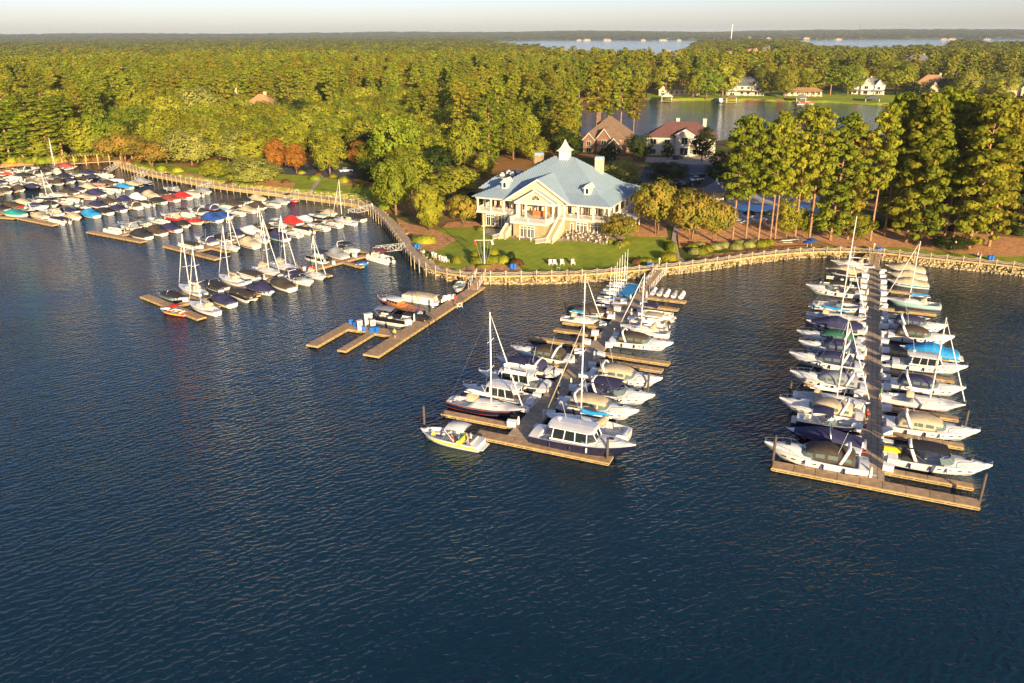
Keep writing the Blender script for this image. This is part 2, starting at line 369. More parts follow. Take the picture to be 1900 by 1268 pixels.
for pl in ([(735, 398), (760, 410), (800, 418), (850, 440), (800, 462), (772, 458), (745, 430)], [(820, 418), (870, 420), (900, 423), (900, 414), (860, 408), (830, 410)],
           [(1170, 440), (1240, 440), (1236, 425), (1215, 412), (1180, 405), (1160, 428)], [(1290, 470), (1330, 464), (1400, 458), (1480, 450), (1560, 452), (1480, 462), (1400, 466), (1330, 472)],
           [(1180, 508), (1232, 500), (1240, 490), (1200, 488), (1172, 494)], [(850, 500), (905, 501), (970, 500), (965, 488), (905, 482), (862, 488)],
           [(1560, 452), (1660, 452), (1760, 462), (1860, 470), (1960, 470), (1960, 452), (1860, 440), (1760, 430), (1660, 425), (1560, 428), (1500, 435)],
           [(1260, 455), (1340, 452), (1500, 448), (1500, 430), (1420, 400), (1330, 402), (1255, 420)], [(480, 346), (540, 349), (548, 336), (500, 330), (470, 336)], [(625, 338), (690, 346), (690, 335), (640, 330)],
           [(-300, 312), (0, 306), (110, 300), (240, 300), (240, 292), (110, 290), (0, 294), (-300, 300)], [(300, 324), (372, 332), (380, 322), (340, 316)]):
    drape('mulch_bed', PP(pl), mulch, dz=.10)
for pl in ([(568, 356), (572, 357), (600, 327), (592, 325)], [(1262, 497), (1300, 494), (1262, 470), (1254, 440), (1258, 420), (1250, 420), (1246, 445), (1250, 475)],
           [(930, 440), (1000, 450), (1160, 446), (1160, 436), (900, 425), (890, 432)]):
    drape('path', PP(pl), concrete, dz=.13)
drape('far_bank_lawn', PP([(1200, 185), (1400, 186.5), (1560, 190), (1640, 194), (1760, 187), (1900, 186), (2100, 190), (2100, 172), (1900, 170), (1700, 171), (1500, 170), (1350, 170), (1200, 172)], 2.5), lawnm, dz=.25, step=6)
drape('parking_lot', PP([(1180, 352), (1300, 358), (1345, 350), (1345, 322), (1290, 312), (1200, 322)]), asphalt, dz=.12)
drape('parking_lot', PP([(520, 322), (600, 328), (665, 330), (670, 316), (600, 308), (540, 302), (520, 306)]), asphalt, dz=.12)
drape('road', PP([(1195, 312), (1290, 318), (1350, 316), (1350, 300), (1300, 296), (1200, 298)]), concrete, dz=.13)
drape('pool_deck', PP([(1320, 400), (1400, 412), (1520, 408), (1520, 372), (1420, 366), (1340, 372)]), mat('pool paving', (.42, .36, .31), .8), dz=.14)
POOLZ = GZ(*P(1430, 388, 3)) + .1
poolm = mat('pool water', (.01, .26, .55), .35, var=.15, scale=.6, spec=.3)
drape('pool_water', PP([(1365, 386), (1372, 380), (1400, 377), (1430, 376), (1440, 384), (1432, 394), (1415, 400), (1395, 397), (1380, 398), (1368, 393)]), poolm, dz=.2, zf=lambda x, y: POOLZ)
drape('pool_water', PP([(1460, 386), (1470, 377), (1505, 376), (1512, 388), (1500, 398), (1468, 398)]), poolm, dz=.2, zf=lambda x, y: POOLZ)
# ================================================================ trees
FM = dict(
 pine=foliage('pine needles', (.15, .18, .012), (.34, .33, .024)),
 oak=foliage('oak leaves', (.15, .19, .012), (.34, .345, .026)),
 lime=foliage('bright leaves', (.22, .25, .018), (.46, .44, .04), .12, .012),
 pale=foliage('pale leaves', (.25, .27, .05), (.46, .44, .10), .1, .01),
 orange=foliage('orange leaves', (.24, .11, .015), (.42, .20, .03), .15, .01),
 myrtle=foliage('myrtle leaves', (.18, .19, .02), (.44, .28, .05), .12, .012),
 dark=foliage('dark leaves', (.022, .045, .008), (.06, .085, .012), .2, .015),  # dark leaf green; also carries painted shade for trees in shadow
 box=foliage('clipped hedge leaves', (.16, .19, .012), (.30, .28, .025), .1, .01, 1.0),
 burg=foliage('burgundy leaves', (.10, .05, .02), (.22, .10, .04), .1, .01, 1.0),
 grass=foliage('ornamental grass blades', (.22, .24, .06), (.40, .36, .12), .1, .01, 1.0),
)
def leaf(mb, c, nrm, s, r):
    nrm = (Vector(nrm).normalized() + Vector((r.uniform(-1, 1), r.uniform(-1, 1), r.uniform(-1, 1))) * .28).normalized()
    a = nrm.orthogonal().normalized(); t = r.uniform(0, 2 * PI); bq = nrm.cross(a); a, bq = a * math.cos(t) + bq * math.sin(t), bq * math.cos(t) - a * math.sin(t)
    a *= s * r.uniform(.6, 1.1); bq *= s * r.uniform(.4, .8); c = Vector(c)
    o = len(mb.v); mb.v += [tuple(c - a - bq * .3), tuple(c + a * .2 - bq), tuple(c + a + bq * .3), tuple(c - a * .2 + bq)]; mb.f.append((o, o + 1, o + 2, o + 3)); mb.m.append(0)
CTR = [Vector((0, 0, 0)), 0.0]
def blob(mb, c, rad, nleaf, s, r, flat=.8):
    g_ = (Vector(c) - CTR[0]).normalized() * CTR[1]
    for _ in range(nleaf):
        d = Vector((r.gauss(0, 1), r.gauss(0, 1), r.gauss(0, 1) + .25)).normalized(); q = r.uniform(.62, 1.06)
        leaf(mb, (c[0] + d.x * rad * q, c[1] + d.y * rad * q, c[2] + d.z * rad * q * flat), (d.x + g_.x, d.y + g_.y, d.z + .15 + g_.z), s, r)
def limb(mb, a, bb, r0, r1, r, n=5):
    a, bb = Vector(a), Vector(bb); m = (a + bb) / 2 + Vector((r.uniform(-.3, .3), r.uniform(-.3, .3), r.uniform(0, .5))); mb.tube([a, m, bb], [r0, (r0 + r1) / 2, r1], n)
def mk_pine(seed, H=28, bare=.42, W=4.2, nb=42, nl=58, s=.44, lean=.6):
    r = random.Random(seed); tr = MB(); cr = MB(); lx, ly = r.uniform(-lean, lean), r.uniform(-lean, lean)
    cen = lambda z: Vector((lx * (z / H) ** 1.5, ly * (z / H) ** 1.5, z))
    tr.tube([cen(z * H) - Vector((0, 0, .5 if z == 0 else 0)) for z in (0, .05, .3, .6, .85, .97)], [.34, .25, .21, .16, .09, .03], 7)
    CTR[1] = 0.0
    for k in range(nb):
        t = bare + (1 - bare) * ((k + r.random()) / nb); z = H * t
        prof = math.sin(PI * min(1, max(0.08, (t - bare + .05) / (1.12 - bare)) ** .8)) ** .7
        ang = k * 2.4 + r.uniform(-.5, .5); rad = W * prof * r.uniform(.45, 1.0); c0 = cen(z); br = r.uniform(.9, 1.65) * (W / 4.2)
        e = c0 + Vector((math.cos(ang) * rad, math.sin(ang) * rad, r.uniform(-.2, 1.0)))
        limb(tr, c0 - Vector((0, 0, .8)), e, .09, .03, r, 4)
        blob(cr, e, br, nl, s, r, .62)
        if rad > W * .5: blob(cr, c0 + (e - c0) * .5 + Vector((0, 0, .3)), br * .8, nl // 2, s, r, .6)
    blob(cr, cen(H - .6), 1.2, nl, s, r, 1)
    return tr, cr
def mk_broad(seed, H=15, W=6.0, base=.12, nb=50, nl=80, s=.36, shape='round', trunks=1):
    r = random.Random(seed); tr = MB(); cr = MB(); ch = H * (1 - base); cz = H * base + ch * .5; W2 = W
    if trunks == 1:
        tr.tube([(0, 0, -.5), (0, 0, H * .12), (.2, .1, H * .35), (.1, -.1, H * .62), (0, 0, H * .85)], [H * .026, H * .02, H * .016, H * .010, H * .004], 7)
    else:
        for k in range(trunks):
            a = k * 2 * PI / trunks + r.random(); tr.tube([(math.cos(a) * .15, math.sin(a) * .15, -.3), (math.cos(a) * .5, math.sin(a) * .5, H * .3), (math.cos(a) * W * .3, math.sin(a) * W * .3, H * .62)], [.11, .08, .04], 5)
    CTR[0] = Vector((0, 0, cz - ch * .15)); CTR[1] = 1.0
    for k in range(nb):
        u = (k + .5) / nb; zz = 1 - 2 * u; ang = k * 2.39996 + r.uniform(-.3, .3); q = r.uniform(.68, .90) if k % 5 else r.uniform(.2, .5)
        if shape == 'oval': rr = math.sqrt(max(0, 1 - zz * zz)) * (1 - .35 * max(0, zz)) + .05
        elif shape == 'dome': rr = math.sqrt(max(0, 1 - zz * zz)) * (1.1 if zz < .2 else .95)
        else: rr = math.sqrt(max(0, 1 - zz * zz)) ** .8
        c = Vector((math.cos(ang) * rr * W2 * q, math.sin(ang) * rr * W2 * q, cz + zz * ch * .44 * (q + .1) + r.uniform(-.4, .4)))
        br = W * r.uniform(.20, .33)
        if k % 3 == 0: limb(tr, (0, 0, min(c.z, H * r.uniform(base * .9, .55))), c, H * .008, .03, r, 4)
        blob(cr, c, br, nl, s, r, .8)
    return tr, cr
def mk_bush(seed, sx=1.4, sy=1.1, sz=1.2, n=420, s=.16, boxy=.0):
    r = random.Random(seed); cr = MB()
    for _ in range(n):
        d = Vector((r.gauss(0, 1), r.gauss(0, 1), abs(r.gauss(0, 1)))).normalized()
        if boxy: m = max(abs(d.x), abs(d.y), abs(d.z)); d = d * (1 - boxy) + d / m * boxy * .9
        q = r.uniform(.88, 1.03); leaf(cr, (d.x * sx * q, d.y * sy * q, d.z * sz * q), d, s, r)
    core = [[(math.cos(a * PI / 5) * sx * .8 * f, math.sin(a * PI / 5) * sy * .8 * f, z * sz * .86) for a in range(10)] for z, f in ((0, .95), (.4, 1), (.75, .8), (1, .3))]
    cr.loft(core, 0, closed=True, cap=True); return cr
TT = {}   # template -> (trunk mesh, crown mesh, H, W)
def reg(key, tc, H, W, bm, fm): TT[key] = (tc[0].mesh('trunk', bm, True), tc[1].mesh('crown', FM[fm]), H, W)
for i in range(4): reg('pine%d' % i, mk_pine(100 + i, bare=(.36, .40, .32, .42)[i], W=(4.2, 3.7, 4.4, 3.6)[i]), 28, 4.6, barkp, 'pine')
for i in range(2): reg('fullpine%d' % i, mk_pine(140 + i, bare=.07, W=4.0, nb=64), 28, 4.2, barkp, 'pine')
for i in range(2): reg('farpine%d' % i, mk_pine(120 + i, bare=.4, nb=22, nl=24, s=.8), 28, 4.6, barkp, 'pine')
for i in range(4): reg('broad%d' % i, mk_broad(200 + i), 15, 6.2, bark, 'oak')
for i in range(2): reg('farbroad%d' % i, mk_broad(220 + i, nb=26, nl=24, s=.85), 15, 6.2, bark, 'oak')
reg('lime0', mk_broad(300), 15, 6.2, bark, 'lime'); reg('lime1', mk_broad(301, shape='oval', W=5.2), 15, 5.4, bark, 'lime')
reg('oval0', mk_broad(310, H=12, W=4.0, base=.08, shape='oval', nb=60, s=.34), 12, 4.2, bark, 'lime')
reg('pale0', mk_broad(320, H=12, W=6.2, shape='dome', base=.08, nb=60, nl=80, s=.32), 12, 6.4, bark, 'pale')
reg('orange0', mk_broad(330, H=11, W=4.2, shape='oval', base=.14), 11, 4.4, bark, 'orange')
reg('myrtle0', mk_broad(340, H=8, W=4.4, shape='dome', base=.28, trunks=5, s=.30), 8, 4.6, barkp, 'myrtle')
reg('myrtle1', mk_broad(341, H=8, W=4.2, shape='dome', base=.24, trunks=4, s=.30), 8, 4.4, barkp, 'myrtle')
reg('dark0', mk_broad(350, base=.08), 15, 6.2, bark, 'dark'); reg('dark1', mk_broad(351, base=.05, shape='oval', W=5), 15, 5.2, bark, 'dark')
NT = [0]; TREES = []
def tree(key, x, y, H, W, label, group=None, name=None, gz=None):
    tm, cm, h0, w0 = TT[key]; r = random.Random(int(x * 31 + y * 17)); z = (GZ(x, y) if gz is None else gz)
    kind = 'pine_tree' if 'pine' in key else 'oak_tree' if 'broad' in key or 'dark' in key else 'shade_tree'
    t = thing(name or kind, label, 'tree', (x, y, z - .1), r.uniform(0, 6.28), group, (W / w0, W / w0, H / h0))
    link('trunk', tm, t); link('crown', cm, t); TREES.append((x, y, W)); NT[0] += 1
    return t
def treepx(key, bx, by, top, wpx, label, group=None, zb=2.5):
    if 'myrtle' in key or 'pale' in key or 'lime' in key: wpx *= 1.12
    p = hit(bx, by); zz = GZ(p.x, p.y); tx, tz = PY(bx + (0 if isinstance(top, (int, float)) else top[0] - bx), top if isinstance(top, (int, float)) else top[1], p.y)
    W = wpx / 2 * math.hypot(p.x, p.y) / F_PX
    return tree(key, p.x, p.y, max(2, tz - zz), W, label, group)
HAND = [
 # left lawn and hedge line
 ('myrtle0', 232, 303, 246, 74, 'pinkish green crape myrtle at the left end of the lawn behind the boardwalk'),
 ('myrtle1', 283, 312, 260, 62, 'low crape myrtle with bare stems beside the round pale tree'),
 ('pale0', 357, 308, 238, 82, 'large round pale green tree on the lawn behind the left docks'),
 ('lime1', 408, 295, 218, 46, 'narrow yellow green tree between two round pale trees'),
 ('pale0', 457, 304, 236, 84, 'round pale green tree right of the narrow yellow tree'),
 ('pale0', 473, 343, 289, 86, 'low spreading tree dotted with white flowers beside the boardwalk'),
 ('broad1', 402, 337, 294, 58, 'olive green rounded bushy tree hard against the boardwalk railing'),
 ('orange0', 515, 322, 254, 42, 'rust orange tree behind the path, the left of the orange pair'),
 ('orange0', 551, 324, 262, 40, 'rust orange tree beside the concrete path, the right of the orange pair'),
 ('lime0', 613, 327, 244, 62, 'bright yellow green tree with pale trunk beside the white parked car'),
 ('orange0', 268, 262, 230, 34, 'small rust coloured tree behind the crape myrtles'),
 ('lime0', 510, 275, 222, 50, 'bright yellow tree behind the orange pair'),
 ('lime0', 575, 268, 204, 56, 'bright green tree behind the left car park'),
 ('lime1', 640, 262, 200, 54, 'yellow green tree standing over the left car park'),
 ('orange0', 672, 312, 258, 52, 'orange topped tree in the shade beside the left car park'),
 ('broad0', 738, 330, 208, 108, 'tall dense green tree behind the leaning shoreline tree'),
 ('broad2', 735, 400, 283, 92, 'broad leafy tree leaning over the boardwalk bend'),
 ('broad3', 765, 375, 275, 80, 'leafy green tree between the boardwalk bend and the bright oval tree'),
 ('oval0', 797, 428, 336, 64, 'bright yellow green oval tree standing on the lawn edge'),
 ('myrtle1', 861, 418, 361, 58, 'olive brown myrtle at the left corner of the clubhouse'),
 ('lime0', 842, 372, 304, 98, 'wide golden tree behind the myrtle left of the clubhouse'),
 ('lime1', 899, 332, 281, 38, 'small golden tree in the dark wood behind the clubhouse corner'),
 ('lime0', 990, 300, 250, 52, 'bright tree behind the clubhouse chimney'),
 ('broad1', 860, 310, 230, 60, 'green tree standing in the wood behind the golden tree'),
 ('orange0', 812, 300, 243, 26, 'thin rust coloured tree against the dark wood'),
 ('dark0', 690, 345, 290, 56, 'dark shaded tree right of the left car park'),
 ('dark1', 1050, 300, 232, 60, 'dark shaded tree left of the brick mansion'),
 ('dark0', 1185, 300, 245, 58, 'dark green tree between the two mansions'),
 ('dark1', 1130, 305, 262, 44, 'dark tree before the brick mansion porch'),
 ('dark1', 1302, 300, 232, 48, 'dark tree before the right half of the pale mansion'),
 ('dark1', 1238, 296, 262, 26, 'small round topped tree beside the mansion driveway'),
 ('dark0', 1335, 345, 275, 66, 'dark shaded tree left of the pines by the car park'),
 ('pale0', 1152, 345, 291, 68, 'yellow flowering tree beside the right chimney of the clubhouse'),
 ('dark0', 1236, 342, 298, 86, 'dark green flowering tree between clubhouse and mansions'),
 ('broad0', 1500, 235, 190, 62, 'dark rounded tree on the far side of the pines by the cove'),
 ('myrtle0', 1218, 436, 334, 84, 'orange tinted crape myrtle at the right end of the clubhouse'),
 ('myrtle1', 1281, 447, 352, 84, 'middle crape myrtle beside the curving path'),
 ('myrtle0', 1324, 450, 372, 66, 'rightmost crape myrtle, beside the bare pine trunks'),
 ('myrtle1', 1148, 447, 399, 66, 'low olive tree on the patio before the clubhouse right wing'),
 # right pine grove: front row
 ('pine0', 1358, 452, (1378, 224), 76, 'leftmost tall pine of the grove, trunk bare by the pool'),
 ('pine1', 1383, 449, (1402, 220), 70, 'second tall bare pine of the front row beside the pool'),
 ('pine3', 1406, 452, (1432, 232), 64, 'third tall bare pine of the front row beside the pool'),
 ('pine1', 1428, 453, (1452, 222), 66, 'fourth tall bare pine, nearest the white picnic tables'),
 ('pine0', 1437, 446, (1478, 214), 66, 'fifth tall bare pine, close behind the fourth'),
 ('pine2', 1474, 446, (1506, 206), 74, 'tall pine behind the white picnic tables'),
 ('pine0', 1501, 447, (1534, 208), 78, 'tall pine right of the white picnic tables'),
 ('broad1', 1458, 444, 362, 52, 'small leafy tree between the bare pine trunks'),
 ('broad2', 1490, 440, 380, 34, 'slender young tree beneath the pines by the blue umbrella'),
 ('fullpine0', 1540, 447, (1560, 216), 78, 'dense pine clothed low above the blue umbrella'),
 ('fullpine1', 1572, 446, (1594, 232), 66, 'narrow dense pine left of the right pier ramp'),
 ('pine1', 1614, 449, (1634, 200), 64, 'single bare trunk pine straight above the right pier ramp'),
 ('fullpine1', 1680, 453, (1695, 176), 80, 'dense pine right of the right pier ramp with foliage to the ground'),
 ('fullpine0', 1703, 456, (1738, 186), 78, 'dense pine beside the dark bush right of the ramp'),
 ('pine2', 1752, 440, (1790, 176), 76, 'tall pine with a long leaning trunk above the moored sailboat mast'),
 ('pine0', 1768, 444, (1806, 186), 70, 'tall dark trunk pine behind the dark round bush'),
 ('fullpine0', 1797, 462, (1826, 180), 84, 'rightmost but one dense pine above the green post'),
 ('fullpine1', 1834, 460, (1866, 186), 76, 'last dense pine before the dark woods at the right edge'),
 ('pine3', 1640, 440, (1668, 178), 70, 'tall pine with bare trunk deep in the right grove'),
 ('pine2', 1725, 438, (1752, 172), 76, 'tall pine standing behind the front row of the right grove'),
 ('dark0', 1764, 466, 434, 70, 'dark round bushy tree beside the green post'),
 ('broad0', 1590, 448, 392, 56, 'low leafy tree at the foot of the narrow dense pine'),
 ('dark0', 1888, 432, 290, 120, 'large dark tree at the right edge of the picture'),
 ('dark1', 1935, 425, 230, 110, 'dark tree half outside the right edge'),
 # pair by the cove and far shore trees
 ('pine3', 1150, 262, (1154, 128), 52, 'tall lone pine rising behind the brick mansion'),
 ('pine1', 1174, 268, (1184, 148), 44, 'slim lone pine against the cove water right of the brick mansion'),
 ('broad1', 1310, 184, 118, 70, 'spreading tree on the cove bank left of the slate roofed house'),
 ('lime1', 1340, 182, 98, 62, 'tall pale trunked tree beside the white boat lift'),
 ('broad3', 1428, 180, 122, 60, 'leafy tree on the cove bank right of the slate roofed house'),
 ('broad2', 1500, 176, 128, 60, 'leafy tree above the low yellow house'),
 ('broad2', 1092, 190, 104, 60, 'tall tree where the woods meet the left end of the cove'), ('broad1', 1122, 190, 112, 56, 'leafy tree at the left end of the far bank'), ('lime1', 1152, 189, 118, 44, 'bright tree at the left end of the far bank'), ('broad3', 1182, 188, 112, 50, 'full green tree left of the long low cottage'), ('pine0', 1106, 262, 112, 62, 'tall pine at the left end of the cove, left of the lone pine'), ('pine1', 1128, 262, 136, 48, 'shorter pine between the woods and the lone pine'), ('broad1', 1455, 184, 122, 50, 'leafy tree left of the low yellow house'), ('broad2', 1285, 184, 120, 46, 'leafy tree over the long low cottage'), ('lime0', 1785, 184, 128, 50, 'bright tree left of the turreted house'),
 ('pine2', 1540, 178, 118, 36, 'group of slim pale trunks beside the low yellow house'),
 ('broad0', 1572, 178, 116, 60, 'tree standing left of the white gabled house'),
 ('broad3', 1660, 176, 110, 66, 'large tree right of the white gabled house'),
 ('dark0', 1700, 183, 150, 56, 'dark round tree left of the tan roofed house'),
 ('dark0', 1762, 182, 140, 42, 'dark round tree right of the tan roofed house'),
 ('lime0', 1852, 184, 132, 56, 'bright yellow green tree before the turreted house'),
 ('lime1', 1235, 178, 110, 50, 'tree on the bank above the white boathouse'),
 # left woods edge
 ('pine2', 20, 303, 190, 74, 'tall pine at the left edge above the far dock'),
 ('pine0', 66, 301, 178, 76, 'tall pine above the orange bank at far left'),
 ('pine1', 118, 298, 182, 70, 'tall pine above the rust covered boat'),
 ('fullpine1', 45, 300, 205, 60, 'dense low pine on the orange bank'),
 ('fullpine0', 92, 298, 196, 64, 'dense pine behind the leaning white masts'),
 ('broad0', 160, 292, 212, 76, 'broad tree above the wooden boat shed'),
 ('broad1', 196, 290, 196, 70, 'broad tree right of the dark gap above the boat shed'),
 ('lime0', 118, 262, 158, 52, 'bright yellow tree within the left woods'),
 ('broad2', 268, 265, 188, 66, 'rounded green tree below the grey roofed house'),
 ('lime0', 318, 265, 170, 60, 'rounded yellow green tree right of the grey roofed house'),
 ('lime0', 262, 240, 152, 40, 'rounded tree hiding the grey roofed house'),
 ('pale0', 372, 235, 158, 70, 'pale rounded tree in the left woods'),
 ('lime1', 300, 240, 160, 44, 'yellow green tree among the left woods'),
 ('lime0', 388, 260, 204, 66, 'golden rounded tree behind the narrow yellow tree'),
 ('dark1', 452, 245, 190, 46, 'darker oval tree left of the tan roofed house'),
 ('dark0', 545, 245, 178, 70, 'dark dense tree right of the tan roofed house'),
 ('lime0', 498, 250, 192, 50, 'bright tree in front of the tan roofed house'),
]
for k, bx, by, top, wpx, lab in HAND: treepx(k, bx, by, top, wpx, lab)

# forest: individual trees nearest the camera, then one mass of instanced trees
NOF = [tuple(P(x, y, 3)) for x, y in [(1085, 300), (1062, 262), (1062, 240), (1660, 240), (1655, 300), (1640, 420), (1400, 420), (1340, 380)]]
CLEAR = [tuple(P(x, y, 3)) for x, y in [(-420, 318), (0, 306), (110, 300), (135, 297), (250, 285), (330, 300), (520, 312), (560, 300), (680, 306), (700, 350), (790, 350), (870, 318), (960, 312), (1075, 300),
        (1080, 284), (1090, 276), (1350, 276), (1350, 350), (1380, 372), (1520, 368), (1560, 420), (1640, 420), (1860, 425), (1990, 440), (2200, 455), (2300, 700), (900, 900), (-500, 600)]]
FARCLR = [tuple(P(x, y, 3)) for x, y in [(1200, 186), (1200, 168), (1300, 168), (1900, 164), (2100, 166), (2100, 195), (1560, 194)]]
FHP = [(1027, 106, 'cream house with grey roof'), (1068, 108, 'white house with slate roof'), (1108, 106, 'white house with two gables'), (1150, 108, 'cream house with dark roof'), (1172, 104, 'tan gabled house'), (1215, 112, 'cream house with white chimneys'), (1258, 122, 'cream house with orange roof'), (1238, 104, 'small white house by the far water'),
       (1362, 116, 'brown roofed house'), (1395, 112, 'pale house with grey roof'), (1420, 108, 'white cottage'), (1700, 132, 'tan house by the creek')]
HOUSES_FAR = [tuple(P(a, b_, 3)) for a, b_, _ in FHP]   # (x, y, radius) filled below
GREYH = P(268, 178, 8); TANH = P(490, 220, 6); EDGEH = P(435, 205, 6)
AVOID = [(GREYH.x, GREYH.y, 13), (GREYH.x + 1, GREYH.y - 16, 8), (TANH.x, TANH.y, 13), (TANH.x + 3, TANH.y - 14, 8), (EDGEH.x, EDGEH.y, 9)]
rr = random.Random(5); FOREST = []; d = 205.0
import bisect
GRIDC = {}
def ok_space(x, y, r):
    c = (int(x // 12), int(y // 12))
    for i in (-1, 0, 1):
        for j in (-1, 0, 1):
            for (a, b2, q) in GRIDC.get((c[0] + i, c[1] + j), ()):
                if (a - x) ** 2 + (b2 - y) ** 2 < (r + q) ** 2: return False
    GRIDC.setdefault(c, []).append((x, y, r)); return True
for (x, y, wv_) in TREES: ok_space(x, y, wv_ * .5)
while d < 13000:
    sp = max(9.6, d / 80.0); na = int(2 * math.radians(42) * d / sp)
    for k in range(na):
        a = -math.radians(42) + 2 * math.radians(42) * (k + rr.random()) / na; dd = d + rr.uniform(-.5, .5) * sp
        x, y = dd * math.sin(a), dd * math.cos(a)
        if abs(a) > math.radians(37) and d > 600 and rr.random() < .5: continue
        if y < 500 and pip(CLEAR, x, y): continue
        if y < 430 and pip(NOF, x, y): continue
        if 500 < y < 760 and pip(FARCLR, x, y): continue
        if d > 900 and any((x - a_) ** 2 + (y - b_) ** 2 < 900 for a_, b_ in HOUSES_FAR): continue
        if 560 < y < 1000 and 60 < x < 900 and rr.random() < .30: continue
        if d < 900 and (inwater(x, y) or (sd(COVE, x, y) < 5 if 300 < d else False)): continue
        if d < 330 and sd(SHORE, x, y, False) < 3: continue
        if d >= 900 and inwater(x, y): continue
        if any((x - ax) ** 2 + (y - ay) ** 2 < ar * ar for ax, ay, ar in AVOID): continue
        if d < 330 and not ok_space(x, y, 3.6): continue
        FOREST.append((x, y, sp))
    d += sp * .9
print('forest candidates', len(FOREST))
FOREST.sort(key=lambda t: math.hypot(t[0], t[1]))
vis = [t for t in FOREST if abs(math.atan2(t[0], t[1])) < math.radians(35)]
NIND = 300 - NT[0]
near = set(map(tuple, vis[:NIND])); rest = [t for t in FOREST if tuple(t) not in near]
def pinefrac(x, y): return .55 + .9 * noise.noise((x / 90, y / 90, 3)) + (.25 if x > 20 else 0)
def region(x, y):
    px = x / y
    if x > 60:
        q = 'behind the dense pines left of the dark bush' if px < .52 else 'behind the tall pines above the dark round bush' if px < .58 else 'behind the last dense pine at the right' if px < .64 else 'at the right edge of the wood'
        return q, 'trees ' + q
    if x > 5: return 'in the wood behind the clubhouse roof', 'trees of the wood behind the clubhouse roof'
    if x > -30: return 'in the wood behind the clubhouse', 'trees of the wood behind the clubhouse'
    if x > -90: return 'in the wood behind the left lawn', 'trees of the wood behind the left lawn'
    return 'in the wood above the far left docks', 'trees of the wood at far left'
for (x, y, sp) in sorted(near):
    pf = rr.random() < (pinefrac(x, y) * (.30 if x < -25 else .9)); rg, gp = region(x, y); q = rr.random()
    if x < 5 and math.hypot(x, y) < 420 and -170 < x and not (x > -45 and math.hypot(x, y) > 255): pf = False
    if pf:
        key = 'pine%d' % rr.randrange(4) if rr.random() < .55 and x > -170 else 'fullpine%d' % rr.randrange(2); H = rr.uniform(20, 26) * (.72 if x > 60 and math.hypot(x, y) > 215 else .85 if x < -30 else 1); W = rr.uniform(4.0, 5.2); lab = ('lofty' if H > 23 else 'medium' if H > 18.5 else 'short') + (' wide' if W > 4.8 else ' narrow' if W < 4.3 else '') + ' pine with a rugged crown ' + rg; gp += ', pines'
    else:
        if x / y > .60: q = .97  # shadow at the wood's right edge painted in as dark foliage
        key = 'broad%d' % rr.randrange(4) if q < .45 else 'lime%d' % rr.randrange(2) if q < .92 else 'dark%d' % rr.randrange(2); H = rr.uniform(10.5, 14.5) if x < -25 else rr.uniform(13, 19); W = rr.uniform(5.0, 7.8)
        w1 = 'green' if q < .45 else 'bright yellow green' if q < .92 else 'dark green'; lab = ('tall ' if H > 16 else 'mid height ' if H > 12.5 else 'low ') + ('broad ' if W > 6.8 else 'slim ' if W < 6.0 else '') + w1 + ' rounded tree ' + rg; gp += ', ' + w1 + ' leafy'
    tree(key, x, y, H, W, lab, gp)

